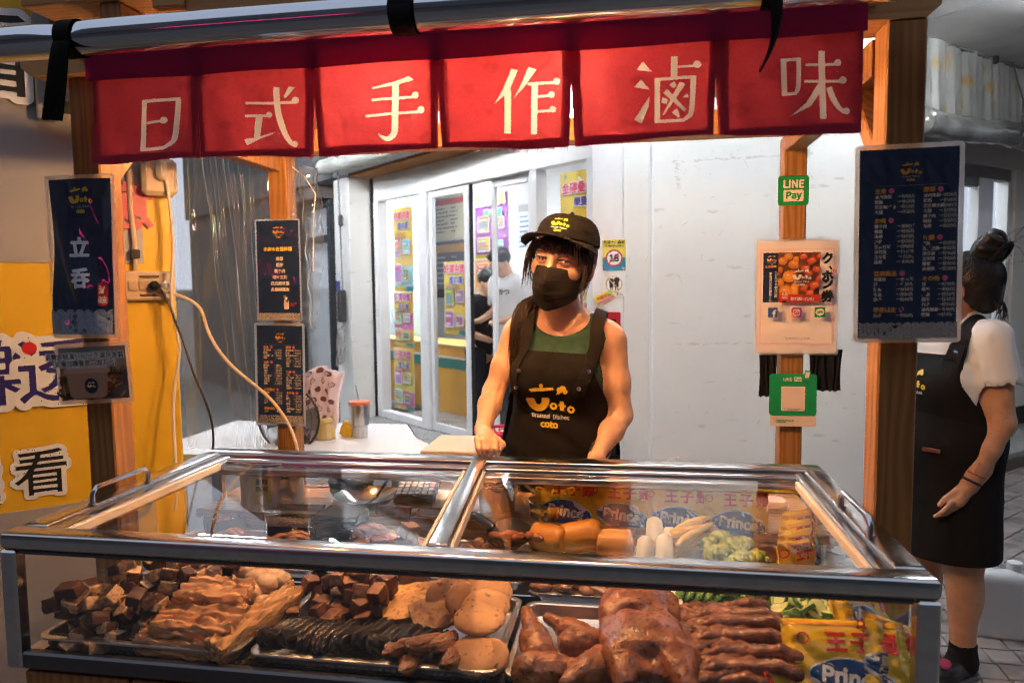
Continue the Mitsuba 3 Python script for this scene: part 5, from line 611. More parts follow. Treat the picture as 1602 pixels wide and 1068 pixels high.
# notices on the pilaster
t = thing('sign', 'yellow and blue age limit notice with a crossed 18 on the white pilaster', 'sign')
Q = frame((.958, 3.73, 1.535), (1, 0, 0)); w, h = .15, .205
L = [(sbox(0, 0, w, h), (.72, .60, .10)), (sbox(0, 0, w, h*.42), (.03, .22, .33)), (circ(w/2, h*.40, .056, 10), (.42, .02, .05)), (circ(w/2, h*.40, .046, 10), (.78, .78, .78)),
     (text('18', .058, w/2, h*.40-.021, .05, 'c'), (.01, .01, .01)), (line([(w/2-.034, h*.40-.034), (w/2+.034, h*.40+.034)], .006), (.42, .02, .05)),
     (text('未滿十八歲者', .0235, w/2, h*.865, .02, 'c'), (.02, .02, .01)), (text('不得購買或兌領彩券', .014, w/2, h*.765, .01, 'c'), (.02, .02, .01)), (circ(.014, .012, .006), (.6, .05, .1)), (circ(w-.014, .014, .008), (.75, .6, .3))]
part(t, 'paper', tf(bb(0, w, 0, h, -.0015, 0, 0), Q), 'print', (.8, .7, .2), False); sheet(t, 'print', L, Q, z0=.0006, dz=.0005)
t = thing('sign', 'white round no entry notice under the age limit notice', 'sign')
Q = frame((.962, 3.73, 1.365), (1, 0, 0)); w, h = .145, .165
fig = unary_union([circ(.052, .102, .017), circ(.088, .106, .019), rr(.040, .058, .066, .094, .01), rr(.074, .056, .102, .098, .012), sbox(.046, .04, .052, .06), sbox(.057, .04, .063, .06), sbox(.08, .04, .086, .06), sbox(.092, .04, .098, .06)])
L = [(circ(.07, .08, .055, 10).difference(circ(.07, .08, .048, 10)), (.50, .38, .18)), (fig, (.02, .02, .02)), (line([(.032, .118), (.108, .042)], .008), (.50, .38, .18)), (text('老人', .022, .105, .008, .02, 'c'), (.15, .14, .14))]
part(t, 'paper', tf(bb(0, w, 0, h, -.0015, 0, 0), Q), 'print', (.76, .75, .73), False); sheet(t, 'print', L, Q, z0=.0006, dz=.0005)
t = thing('sticker', 'tilted yellow sticker above the red paper on the pilaster', 'sticker')
Q = frame((.925, 3.72, 1.302), (math.cos(.45), 0, math.sin(.45)), (-math.sin(.45), 0, math.cos(.45)))
part(t, 'paper', tf(bb(0, .13, 0, .062, -.0015, 0, 0), Q), 'print', (.70, .52, .05), False)
sheet(t, 'print', [(sbox(.004, .004, .126, .018), (.55, .1, .35)), (text('中獎好運', .026, .01, .028, .03), (.5, .03, .06)), (circ(.112, .042, .013), (.2, .45, .2))], Q, z0=.0006)
t = thing('red_paper', 'red paper with black brush writing, partly behind the woman', 'paper')
Q = frame((.905, 3.725, .60), (1, 0, 0))
part(t, 'paper', tf(bb(0, .17, 0, .66, -.0015, 0, 0), Q), 'print', (.40, .012, .03), False)
sheet(t, 'print', [(text('春', .14, .085, .50, .03, 'c'), (.01, .01, .01)), (text('福' if '福' in GLYPHS else '好', .13, .085, .20, .03, 'c'), (.01, .01, .01))], Q, z0=.0006)

# rolled curtain, cord and number plate at the left front
rc = thing('rolled_curtain', 'grey rolled plastic curtain under the beam over the glass doors', 'curtain')
def wob(m, a, sc, s): return rough_up(m, a, sc, s)
part(rc, 'roll', tf(wob(tube([(x, 2.63-.02*math.sin(x*2), .42) for x in np.linspace(-3.36, .1, 60)], .075, 20), .016, 9, 2), FL), 'satin', tint((.20, .20, .18), (.36, .36, .33), 8), True)
cd = thing('pull_cord', 'grey cord with a wooden block hanging down the white column', 'cord')
part(cd, 'cord', tf(tube([(-3.10, 2.6, .37), (-3.14, 2.1, .34), (-3.15, 1.6, .33), (-3.16, 1.0, .32)], .008, 8, smooth=20), FL), 'matte', (.22, .22, .21))
part(cd, 'block', fbox(FL, -3.21, -3.13, .30, .37, 1.10, 1.42, .012), 'matte', (.045, .04, .045))
part(cd, 'pulley', tf(bb(-3.15, -3.10, 2.04, 2.16, .32, .36, .015), FL), 'satin', (.05, .05, .05))
for q in range(5): part(cd, 'loop', tf(tube([(-3.16+.05*math.cos(a+q), .90+.16*math.sin(a*1.0)-.02*q, .34+.012*q) for a in np.linspace(0, 6.0, 30)], .007, 7), FL), 'matte', (.30, .29, .27))
t = thing('number_plate', 'small blue plate on the white column', 'plate')
part(t, 'plate', fbox(FL, -3.385, -3.27, .281, .29, 1.39, 1.60, .002), 'satin', (.60, .62, .66), False); part(t, 'panel', fbox(FL, -3.375, -3.28, .291, .294, 1.40, 1.51, .001), 'satin', (.03, .04, .16), False)

# neighbouring front: dark framed glass door with a pale tiled room behind
nb = thing('neighbour_shop', 'grey shop front with a dark framed glass door', 'building')
part(nb, 'wall', fbox(FL, -9.0, -3.42, -.05, .26, 2.56, 3.6, 0), 'matte', (.12, .122, .125), False)
part(nb, 'wall', fbox(FL, -9.0, -5.0, -.05, .2, -.01, 2.55, 0), 'matte', tint((.11, .11, .108), (.16, .16, .155), 3), False)
part(nb, 'room_wall', fbox(FL, -5.4, -3.6, -1.0, -.9, 0, 2.9, 0), 'matte', (.62, .70, .72), False)
rw = labels  # tiles of the pale room
for i in range(6):
    for j in range(7):
        part(nb, 'tile', fbox(FL, -5.0+i*.22, -4.79+i*.22, -.899, -.893, .3+j*.3, .592+j*.3, .002), 'satin', (.62, .71, .73), False)
fr_ = part(nb, 'door_frame', cat(fbox(FL, -4.07, -4.00, .0, .06, 0, 2.42), fbox(FL, -4.92, -4.85, .0, .06, 0, 2.42), fbox(FL, -4.849, -4.071, .0, .06, 2.34, 2.42), fbox(FL, -4.849, -4.071, .0, .06, 1.95, 2.03)), 'satin', (.02, .022, .024), False)
part(nb, 'glass_pane', tf(flat(sbox(-4.85, .02, -4.07, 2.34), .02), FL), 'glass')
part(nb, 'lintel', fbox(FL, -5.0, -3.98, -.05, .2, 2.425, 2.555, 0), 'matte', (.12, .10, .09), False)
k = part(nb, 'lamp_panel', fbox(FL, -4.85, -4.15, -.75, -.55, 2.5, 2.52, 0), 'matte', (.8, .8, .8), False); scene[k]['emitter'] = {'type': 'area', 'radiance': rgb(LAMP['shop']*.5, LAMP['shop']*.55, LAMP['shop']*.56)}
eq = thing('black_machine', 'black machine with an upright screen inside the neighbouring shop', 'machine')
part(eq, 'body', fbox(FL, -4.75, -4.2, -.6, -.25, .0, 1.12, .02), 'satin', (.015, .015, .016)); part(eq, 'screen', tf(mv(bx((0, 0, 0), (.22, .34, .03), .006), (-4.5, 1.30, -.4), rz=-15), FL), 'satin', (.03, .03, .033))

# right front: recessed windows, lintel, rolled curtain
ss = thing('side_shop', 'white shop front with tall windows at the right behind the second woman', 'building')
part(ss, 'step', fbox(FR, .1, 4.2, -.2, .535, -.01, .14, .01), 'granite', smooth=False)
part(ss, 'step_edge', fbox(FR, .1, 4.2, .5355, .55, -.01, .09, .002), 'matte', (.10, .075, .055), False)
part(ss, 'wall', fbox(FR, .2, 1.55, -.1, -.001, .135, 2.9, 0), 'white_wall', smooth=False)
part(ss, 'lintel', fbox(FR, .2, 3.0, -.1, .05, 2.40, 3.02, .004), 'matte', tint((.50, .48, .44), (.42, .41, .39), 4), False)
part(ss, 'grey_band', fbox(FR, 1.56, 2.68, -.06, .015, 2.30, 2.395, .002), 'matte', (.22, .22, .22), False)
for u0, u1 in ((1.56, 1.64), (2.09, 2.335), (2.60, 2.66)): part(ss, 'stile', fbox(FR, u0, u1, -.06, .03, .141, 2.299), fw, smooth=False)
part(ss, 'window_rail', fbox(FR, 1.641, 2.089, -.05, .02, 2.22, 2.299), 'satin', (.10, .10, .10), False)
part(ss, 'glass_pane', tf(flat(sbox(1.63, .15, 2.10, 2.23), 0), FR), 'glass'); part(ss, 'glass_pane', tf(flat(sbox(2.33, .15, 2.61, 2.30), 0), FR), 'glass')
part(ss, 'column', fbox(FR, 2.665, 3.05, -.1, .06, .30, 2.399), 'matte', tint((.60, .59, .56), (.54, .53, .50), 4), False)
part(ss, 'skirting', fbox(FR, 2.665, 3.05, -.1, .065, .141, .299), 'matte', (.02, .02, .02), False)
part(ss, 'brown_post', fbox(FR, 3.06, 3.3, -.1, .12, .141, 2.6), 'matte', (.07, .025, .015), False)
part(ss, 'room_wall', fbox(FR, .6, 3.6, -1.3, -1.2, .14, 2.8, 0), 'matte', (.60, .69, .70), False)
k = part(ss, 'room_lamp', fbox(FR, 1.0, 2.6, -.8, -.6, 2.62, 2.64, 0), 'matte', (.8, .8, .8), False); scene[k]['emitter'] = {'type': 'area', 'radiance': rgb(LAMP['side'], LAMP['side']*1.03, LAMP['side']*1.06)}
rc2 = thing('plastic_curtain', 'hanging clear plastic curtain gathered into a grey roll along the arcade edge', 'curtain')
part(rc2, 'curtain', tf(grid(lambda u, v: np.stack([.25+u*3.85, 2.50+v*.52, .50+.010*np.sin(u*90+5*np.sin(u*9))+.006*np.sin(u*241+v*3)], 1), 300, 10), FR), 'satin', tint((.24, .24, .23), (.33, .33, .31), 5, sp=14, spc=(.30, .20, .06), th=.67), True)
part(rc2, 'roll', tf(wob(tube([(x, 2.47-.02*math.sin(x*3), .52) for x in np.linspace(.25, 4.1, 90)], .085, 20), .022, 8, 5), FR), 'gloss', tint((.09, .09, .088), (.19, .19, .18), 9), True)
Lx = []
r9 = np.random.default_rng(4)
for i in range(9):
    x = 2.62+i*.075
    g = unary_union([line([(x+r9.uniform(-.02, .03), .03), (x+r9.uniform(0, .04), .085)], .008), line([(x, .05+r9.uniform(0, .02)), (x+.04, .06)], .007), line([(x+.01, .075), (x+.045, .035)], .007)])
    Lx.append((g, (.42, .04, .07)))
sheet(rc2, 'writing', Lx, offset(FR, 0, 2.43, .62), bend=lambda v: v+np.c_[0*v[:, 0], 0*v[:, 0], -((v[:, 1]-.04)/.085)**2*.03])
rail_ = part(rc2, 'rail', fbox(FR, .6, 4.2, .47, .51, 2.98, 3.01, .004), 'matte', (.12, .12, .12))
for i in range(4): part(rc2, 'hook', fbox(FR, 1.15+i*.62, 1.19+i*.62, .515, .54, 2.95, 3.0, .004), 'matte', (.02, .02, .02))
part(rc2, 'tie', tf(tube([(1.36, 2.98, .55), (1.38, 2.70, .62), (1.40, 2.40, .61)], .006, 6), FR), 'matte', (.05, .05, .05))

# ---- yellow and white advertising pillar on the left
FP = frame((-.413, 1.165, 0), (math.cos(math.radians(42)), math.sin(math.radians(42)), 0))
pl_ = thing('advertising_pillar', 'wide yellow and white pillar covered with lottery writing at the left', 'pillar')
part(pl_, 'core', fbox(FP, -2.6, 0, -.40, 0, -.01, 2.9, .006), 'satin', tint((.74, .44, .026), (.67, .385, .02), 6, sp=55, spc=(.25, .12, .03), th=.72), False)
part(pl_, 'white_panel', fbox(FP, -2.59, -.095, 0, .004, 1.53, 2.03, .001), 'satin', tint((.34, .315, .31), (.29, .27, .265), 7), False)
part(pl_, 'white_panel', fbox(FP, -2.59, -.095, 0, .004, .02, .745, .001), 'satin', tint((.34, .315, .31), (.29, .27, .265), 7), False)
def outlined(g, o, c, oc=(.72, .70, .70)): return [(g.buffer(o).buffer(.006).buffer(-.006), oc), (g, c)]
L = outlined(text('看', .155, -.497, .805, .004), .014, (.012, .012, .012))+outlined(text('選', .155, -.68, .80, .004) if '選' in GLYPHS else text('樂', .155, -.68, .80, .004), .014, (.012, .012, .012))
L += outlined(text('樂', .22, -.60-.02, 1.105, .004), .022, (.025, .02, .14))+outlined(text('透', .22, -.475, 1.105, .004), .022, (.025, .02, .14))
L += [(circ(-.432, 1.262, .020), (.50, .02, .03)), (text('意', .16, -.215, 1.66, .03), (.50, .10, .12))]
L += outlined(text('看', .26, -.62, 2.06, .004), .022, (.012, .012, .012))
sheet(pl_, 'lettering', L, FP, 'satin', z0=.0050, dz=.0012)
part(pl_, 'steel_channel', fbox(FP, -.375, -.325, .006, .05, 1.97, 2.75, .004), 'matte', tint((.30, .28, .27), (.22, .20, .19), 20), False)
eb = thing('meter_cabinet', 'dark slotted cabinet high on the pillar behind the metal tube', 'cabinet')
part(eb, 'body', fbox(FP, -.31, -.10, .006, .16, 2.0, 2.6, .006), 'satin', (.022, .022, .024), False)
for i in range(6): part(eb, 'slot', fbox(FP, -.28+(i % 3)*.06, -.24+(i % 3)*.06, .161, .166, 2.06+.12*(i//3), 2.10+.12*(i//3), .001), 'satin', (.05, .05, .055), False)
part(pl_, 'side_ledge', fbox(FP, -.09, .05, .006, .12, 2.02, 2.5, .01), 'matte', (.55, .53, .48), False)
jb = thing('junction_box', 'cream plastic switch box at the top of the yellow pillar', 'switch box')
part(jb, 'box', fbox(FP, -.095, .012, .006, .07, 1.755, 1.875, .012), 'satin', (.56, .42, .27)); part(jb, 'lever', fbox(FP, -.055, -.022, .071, .10, 1.80, 1.87, .012), 'satin', (.60, .47, .32))
cdt = thing('conduit', 'thin beige pipe running down the pillar to the socket plate', 'pipe')
part(cdt, 'pipe', tf(tube([(-.128, 1.90, .018), (-.128, 1.70, .018), (-.122, 1.6, .02), (-.122, 1.505, .02)], .008, 10), FP), 'satin', (.50, .36, .24)); part(cdt, 'clip', fbox(FP, -.136, -.108, .005, .035, 1.545, 1.575, .003), 'matte', (.06, .05, .04))
ou = thing('power_outlet', 'beige double socket plate with plugs on the yellow pillar', 'power socket')
part(ou, 'plate', fbox(FP, -.160, -.004, .005, .03, 1.405, 1.503, .006), 'satin', (.47, .34, .21))
for z in (1.485, 1.423): part(ou, 'vent', cat([fbox(FP, -.115, -.055, .0305, .033, z-.004, z+.004, .001)]), 'matte', (.10, .07, .04))
for i, u in enumerate((-.135, -.103)): part(ou, 'socket', fbox(FP, u-.014, u+.014, .0305, .036, 1.438, 1.472, .004), 'satin', (.40, .27, .15))
part(ou, 'plug', fbox(FP, -.09, -.055, .031, .075, 1.44, 1.47, .012), 'matte', (.012, .012, .013)); part(ou, 'plug', fbox(FP, -.05, -.022, .031, .07, 1.44, 1.472, .01), 'satin', (.62, .56, .50))
def cable(label, pts, r, c, n=60):
    return solo('cable', tube(pts, r, 10, smooth=n), 'satin', label, 'cable', c)
cable('cream cable hanging straight down beside the yellow pillar', [(-.42, 1.10, 1.86), (-.385, 1.09, 1.84), (-.365, 1.09, 1.6), (-.372, 1.08, 1.40), (-.345, 1.07, 1.25), (-.358, 1.05, 1.10), (-.330, 1.00, .90), (-.325, .98, .72)], .0056, (.62, .50, .38))
cable('cream cable running from the socket plate across the clear sheet', [(-.425, 1.10, 1.455), (-.38, 1.09, 1.43), (-.29, 1.10, 1.385), (-.27, 1.12, 1.30), (-.20, 1.14, 1.18), (-.08, 1.16, 1.07), (.0, 1.17, .94), (.02, 1.16, .8)], .0056, (.62, .48, .34))
cable('thin black cable hanging from the socket plate', [(-.44, 1.10, 1.452), (-.39, 1.07, 1.42), (-.34, 1.07, 1.30), (-.30, 1.08, 1.15), (-.26, 1.10, 1.0), (-.30, 1.12, .80)], .0036, (.02, .02, .02))

# clear plastic sheet hung between pillar and rear post, folds fanning from its top
def filmf(u, v):
    x, z = -.47+u*.378, .86+v*1.12
    f = np.zeros_like(u)
    for a, s, w, h in ((.30, .26, .020, .014), (.36, .30, .012, .012), (.43, .20, .018, .014), (.52, .25, .010, .012), (.60, .10, .016, .014), (.68, .13, .009, .010), (.80, .04, .014, .012), (.15, .12, .02, .008)):
        c = a+s*(1-v)
        f += h*np.exp(-((u-c)/w)**2)*np.clip(.2+v*1.2, 0, 1)
    f += .012*np.sin(u*7+v*3)+.006*np.sin(u*19-v*11)+.02*(meshkit.fbm(np.stack([u*3, v*5, u*0], 1), 3, 3)-.5)
    return np.stack([x, 1.268-f, z], 1)
ps = thing('plastic_sheet', 'clear creased plastic sheet hung between the pillar and the rear left post', 'plastic sheet')
part(ps, 'sheet', grid(filmf, 150, 110), 'haze_film', None, True)
def film2(u, v): return np.stack([-.018+u*(.100-.03*np.abs(v-.75)), 1.265-.03*np.sin(u*9+v*4)-.01*np.sin(v*30), 1.30+v*.56], 1)
part(ps, 'loose_edge', grid(film2, 24, 50), 'haze_film', None, True)
part(ps, 'hem', tube([(-.015, 1.262, 1.86), (.04, 1.245, 1.82), (.080, 1.235, 1.76), (.072, 1.235, 1.70), (.06, 1.24, 1.5)], .0022, 6), 'satin', (.55, .53, .5))

# ---- fluorescent tubes under the arcade ceiling
def tube_lamp(a, b, label, p):
    t = thing('fluorescent_lamp', label, 'lamp')
    a, b = np.array(a, float), np.array(b, float); d = (b-a)/np.linalg.norm(b-a)
    k = part(t, 'tube', tube([a, b], .016, 10), 'matte', (.8, .8, .8)); scene[k]['emitter'] = {'type': 'area', 'radiance': rgb(p*.95, p, p*1.03)}
    m = mv(bx((0, 0, 0), (np.linalg.norm(b-a)+.06, .09, .05), .006), (a+b)/2+[0, 0, .05], rz=math.degrees(math.atan2(d[1], d[0]))); part(t, 'housing', m, 'satin', (.7, .7, .7))
    for q in (a, b): part(t, 'holder', mv(bx((0, 0, 0), (.03, .04, .06), .004), q+[0, 0, .01], rz=math.degrees(math.atan2(d[1], d[0]))), 'satin', (.7, .7, .7))
TP = LAMP['tube']
tube_lamp((.6, 2.35, 2.95), (1.8, 2.35, 2.95), 'long white tube lamp under the ceiling in front of the plain white wall', TP)
tube_lamp((2.7, 2.6, 2.95), (3.6, 3.4, 2.95), 'white tube lamp under the ceiling in front of the right shop front', TP*.6)
tube_lamp((-1.45, 4.70, 2.72), (-.45, 3.80, 2.72), 'white tube lamp hung before the glass doors of the corner shop', TP*.6)
tube_lamp((-2.75, 4.75, 2.76), (-1.75, 4.72, 2.76), 'white tube lamp on the left before the glass doors', TP*1.3)

# ---- the other side of the street, seen only in the polished metal and the laminates
ob = thing('opposite_building', 'dark building across the street behind the camera', 'building')
part(ob, 'front', bb(-16, 16, -8.2, -7.2, 0, 8.5, 0), 'matte', tint((.10, .10, .105), (.15, .145, .14), .8), False)
part(ob, 'wing', bb(13, 14, -7.199, 1.5, 0, 7.5, 0), 'matte', (.12, .115, .11), False)
part(ob, 'wing', bb(-14, -13, -7.199, 3.5, 0, 7.5, 0), 'matte', (.12, .115, .11), False)
part(ob, 'awning', bb(-9, 9, -7.199, -6.0, 2.9, 3.0, 0), 'matte', (.10, .05, .04), False)
for i in range(10): part(ob, 'window', bb(-11.5+i*2.4, -10.3+i*2.4, -7.199, -7.15, 4.2, 5.8, 0), 'gloss', (.03, .035, .04), False)
ns = thing('neon_sign', 'pink glowing sign bar across the street', 'sign')
k = part(ns, 'bar', bb(-3.6, -1.6, -5.99, -5.95, 2.5, 2.58, 0), 'matte', (.8, .3, .5), False); scene[k]['emitter'] = {'type': 'area', 'radiance': rgb(2.6, .05, .6)}
part(ns, 'bracket', bb(-3.6, -1.6, -5.949+.0, -5.94, 2.581, 2.62, 0), 'matte', (.1, .1, .1), False)
# ================================================================ the stall
CAL = {c: unary_union([Polygon(np.array(r[0])/1e4, [np.array(h)/1e4 for h in r[1:]]).buffer(0) for r in rs]) for c, rs in CALLIG.items()}
st = thing('stall_frame', 'wooden stall frame of four square posts with beams and a board roof', 'market stall')
W = .069
for x, y, z in ((-.095, .345, 1.912), (1.603, .32, 1.912), (-.09, 1.23, 1.90), (1.617, 1.28, 1.90)):
    part(st, 'post', bb(x, x+W, y, y+W, -.005, z, .0035), 'wood', smooth=False)
def beam(x0, x1, y0, y1, z0, z1, cut=0):
    g = Polygon([(x0, z0+cut), (x0, z1), (x1, z1), (x1, z0+cut), (x1-cut*1.2, z0), (x0+cut*1.2, z0)])
    m = extr(g, y1-y0); return tf(m, np.array([[1, 0, 0, 0], [0, 0, -1, y1], [0, 1, 0, 0], [0, 0, 0, 1.]]))
part(st, 'front_beam', beam(-.187, 1.692, .318, .42, 1.913, 1.985, .02), 'wood_beam', smooth=False)
part(st, 'rear_beam', beam(-.15, 1.72, 1.225, 1.31, 1.901, 1.975, 0), 'wood_beam', smooth=False)
for x in (-.094, 1.606): part(st, 'side_beam', bb(x, x+.055, .4205, 1.2245, 1.84, 1.91, .003), 'wood', smooth=False)
for x, s in ((-.085, 0), (1.612, 0)):
    m = mv(bx((0, 0, 0), (.04, .26, .04), .003), (x+.015, .49, 1.775), rx=45); part(st, 'brace', m, 'wood', smooth=False)
rf = part(st, 'roof', bb(-.16, 1.70, .30, 1.40, 2.055, 2.075, .002), 'wood_beam', smooth=False)
for i in range(6): part(rf, 'rafter', bb(.02+i*.29, .07+i*.29, .31, 1.38, 1.987, 2.053, .003), 'wood', smooth=False)
part(rf, 'fascia', bb(.24, 1.72, .285, .299, 1.99, 2.09, .002), 'wood_beam', smooth=False)
part(rf, 'fascia_end', bb(.17, .238, .275, .30, 2.02, 2.10, .003), 'wood_beam', smooth=False)

tb = thing('metal_pipe', 'long shiny metal pipe lying along the front of the stall roof', 'pipe')
r5 = np.random.default_rng(5)
px_ = np.linspace(-1.2, 2.4, 160)
pm = tube(np.c_[px_, .2+.004*np.sin(px_*2), 1.940+.0025*np.sin(px_*3.1)], .0335, 40)
pm.vertices = pm.vertices+pm.vertex_normals*(-.004*np.exp(-((pm.vertices[:, 0]-.03)/.035)**2)*(pm.vertices[:, 2] > 1.945))[:, None]
part(tb, 'pipe', pm, 'chrome', None, True)
def strap(label, pts, w0, w1, tw=0.0):
    p = np.asarray(pts, float); from scipy.interpolate import CubicSpline
    t = np.linspace(0, 1, len(p)); P = CubicSpline(t, p)
    g = grid(lambda u, v: P(u)+np.stack([(v-.5)*(w0+(w1-w0)*u)*np.cos(tw*u), (v-.5)*(w0+(w1-w0)*u)*np.sin(tw*u)-.004*np.cos((v-.5)*3), 0*u], 1), 40, 7)
    b = g.copy(); b.vertices = b.vertices+[0, .004, 0]; b.faces = b.faces[:, ::-1]
    k = thing('strap', label, 'strap', None)
    part(k, 'band', cat(g, b), 'cloth', (.006, .006, .007), True)
    ring = tube([(p[0][0]+.0, .2+.038*math.cos(a), 1.940+.038*math.sin(a)) for a in np.linspace(0, 2*PI, 30)], .002, 6)
    rr_ = grid(lambda u, v: np.stack([p[0][0]+(v-.5)*w0, .2+.0365*np.cos(u*2*PI), 1.940+.0365*np.sin(u*2*PI)], 1), 40, 4)
    part(k, 'loop', rr_, 'cloth', (.006, .006, .007), True)
    return k
strap('black strap looped over the pipe at the left post, end hanging down', [(.048, .165, 1.925), (.046, .158, 1.89), (.035, .160, 1.84), (.016, .166, 1.776)], .036, .034, .5)
strap('short black strap wrapped tightly round the pipe above the third panel', [(.735, .165, 1.945), (.735, .160, 1.925), (.735, .166, 1.91)], .046, .03)
strap('black strap hanging in a curl over the last character of the red curtain', [(1.376, .163, 1.93), (1.380, .156, 1.89), (1.378, .160, 1.845), (1.357, .168, 1.792)], .030, .006, .9)

# ---- red half curtain
nr = thing('shop_curtain', 'red cloth half curtain of six panels with large pale writing under the stall roof', 'curtain')
XB = [.004, .250, .506, .767, 1.031, 1.301, 1.557]
ZT, ZS, ZB = 1.947, 1.886, 1.714
def ripple(x, z):
    d = np.clip((ZT-z)/.24, 0, 1)
    return .302-d*(.006*np.sin(x*11+.6)+.004*np.sin(x*29+z*9)+.003*np.sin(x*63+z*23))-.012*d*np.sin(x*4.1+1)
def pan(x0, x1, z0, z1, nx, nz, off=0.0, gl=0.0, gr=0.0, sag=0.0):
    def f(u, v):
        z = z1+(z0-z1)*v
        s = np.clip((1.83-z)/.115, 0, 1)
        a, b = x0+gl*s, x1-gr*s
        x = a+(b-a)*u
        z = z-sag*v*np.sin(u*PI)-.004*v*np.sin(x*13+1)
        return np.stack([x, ripple(x, z)+off, z], 1)
    return grid(f, nx, nz)
gaps = [0, .001, .006, .0045, .006, .005, 0]
for i in range(6):
    x0, x1 = XB[i], XB[i+1]
    gl, gr_ = gaps[i], gaps[i+1]
    gz = CAL['日式手作滷味'[i]]
    def warp(m, off, x0=x0, x1=x1, gl=gl, gr_=gr_):
        x, z = m.vertices[:, 0], m.vertices[:, 1]; q = np.clip((1.83-z)/.115, 0, 1); u = (x-x0)/(x1-x0)
        x = x+gl*q*(1-u)-gr_*q*u; z = z-.004*np.clip((ZT-z)/(ZT-ZB), 0, 1)*np.sin(x*13+1)
        m.vertices = np.c_[x, ripple(x, z)+off, z]; return m
    def cloth(g, sz=.013):
        fm = flat(g.segmentize(.011)); return trimesh.Trimesh(*trimesh.remesh.subdivide_to_size(fm.vertices, fm.faces, sz, max_iter=14), process=False)
    k = part(nr, 'panel', warp(cloth(sbox(x0, ZB, x1, ZT).difference(gz.buffer(-.0004))), 0), 'cloth_red', None, True)
    hem = [pan(x0, x0+.017, ZB, ZT, 5, 34, .003, gl, -gl), pan(x1-.017, x1, ZB, ZT, 5, 34, .003, -gr_, gr_), pan(x0+.017, x1-.017, ZB, ZB+.016, 34, 4, .003, gl, gr_)]
    part(k, 'hem', cat(hem), 'cloth_hem', None, True)
    r6 = np.random.default_rng(60+i); fr = []
    for q in range(70):
        x = x0+gl+(x1-x0-gl-gr_)*r6.random(); z = ZB-.004*math.sin(x*13+1)+.001; y = float(ripple(np.array([x]), np.array([z]))[0]); l = r6.uniform(.002, .0075)*(1.6 if i in (1, 2, 3) else .9)
        dx = r6.uniform(-.003, .003); fr.append(trimesh.Trimesh([(x-.0007, y, z), (x+.0007, y, z), (x+dx, y-.001, z-l)], [[0, 1, 2]], process=False))
    part(k, 'frayed_edge', cat(fr), 'cloth_red', None, False)
    fm = warp(cloth(gz), -.0006)
    part(k, 'character', fm, 'cloth_ink', None, True)
def sleeve(u, v):
    x = XB[0]-.012+(XB[6]-XB[0]+.016)*u; a = v*PI*1.1
    return np.stack([x, .300-.022*(np.sin(a)*.0)+.0-.006-.004*np.sin(x*21)*v, ZT+.004-(ZT-ZS+.004)*v], 1)
part(nr, 'sleeve', grid(sleeve, 60, 8), 'cloth_hem', None, True)
for x in XB[1:-1]: part(nr, 'seam', grid(lambda u, v: np.stack([x-.006+.012*u, .2925-.004*np.sin(x*21)*v+0*u, ZT+.004-(ZT-ZS+.006)*v], 1), 3, 6), 'cloth_hem', None, True)
part(nr, 'rod', tube([(-.03, .312, 1.94), (1.58, .312, 1.94)], .005, 10), 'wood_beam')

# ---- lamps of the stall
def lamp(x, y, z, label, p=1.0):
    t = thing('hanging_bulb', label, 'lamp', None)
    s = trimesh.creation.icosphere(subdivisions=3, radius=.038); s.apply_translation((x, y, z))
    k = part(t, 'bulb', s, 'satin', (.9, .85, .75), True)
    scene[k]['emitter'] = {'type': 'area', 'radiance': rgb(p*LAMP['bulb'], p*LAMP['bulb']*.58, p*LAMP['bulb']*.25)}
    part(t, 'socket', mv(lathe([(0, .095), (.018, .095), (.02, .05), (.016, .033), (0, .033)], 20), (x, y, z)), 'satin', (.03, .03, .03))
    part(t, 'cord', tube([(x, y, z+.09), (x, y, 2.0)], .003, 6), 'satin', (.03, .03, .03))
lamp(1.017, .47, 1.840, 'warm round bulb glowing behind the gap of the fifth red panel')
lamp(.640, .47, 1.838, 'warm round bulb glowing behind the third red panel')
lamp(.160, .80, 1.860, 'warm round bulb hidden behind the first red panel', .24)

# ---- display case on the cart
ct = thing('display_case', 'steel framed glass food case with two glass lids on a wooden cart', 'display case')
sm = 'steel'
part(ct, 'cabinet', cat(bb(.02, 1.58, .03, .69, .05, .742, .004)), 'wood_beam', smooth=False)
for i in range(7): part(ct, 'plank', bb(.03+i*.221, .245+i*.221, .008, .028, .08, .735, .003), 'wood', smooth=False)
part(ct, 'floor', bb(.004, 1.596, .012, .60, .743, .760, .002), 'steel', smooth=False)
part(ct, 'rubber_mat', cat([bb(.05+i*.0125, .056+i*.0125, .018, .20, .7604, .7654, 0) for i in range(120)]+[bb(.05, 1.55, .022+j*.0125, .028+j*.0125, .7603, .7645, 0) for j in range(14)]), 'matte', (.012, .012, .012), False)
for x0, x1, y0, y1 in ((.0, .032, .0, .028), (1.566, 1.6, .0, .028), (.0, .030, .676, .704), (1.57, 1.6, .676, .704)):
    part(ct, 'corner_post', bb(x0, x1, y0, y1, .7425, .9672, .004), sm, smooth=False)
part(ct, 'front_rail', bb(.0, 1.6, .0, .046, .968, 1.0, .006), sm, smooth=True)
part(ct, 'front_lip', bb(.033, 1.565, .006, .024, .959, .9675, .003), 'dark_metal', smooth=False)
part(ct, 'bottom_rail', bb(.033, 1.565, .0, .02, .743, .776, .004), 'dark_metal', smooth=False)
part(ct, 'rear_rail', bb(.0, 1.6, .648, .706, .963, 1.0, .007), sm, smooth=True)
part(ct, 'rear_ledge', bb(.06, 1.54, .612, .6475, .966, .990, .006), sm, smooth=True)
part(ct, 'rear_track', cat(bb(.06, 1.54, .577, .6115, .958, .979, .005)), sm, smooth=True)
part(ct, 'left_rail', bb(.0, .055, .053, .647, .963, 1.0, .006), sm, smooth=True)
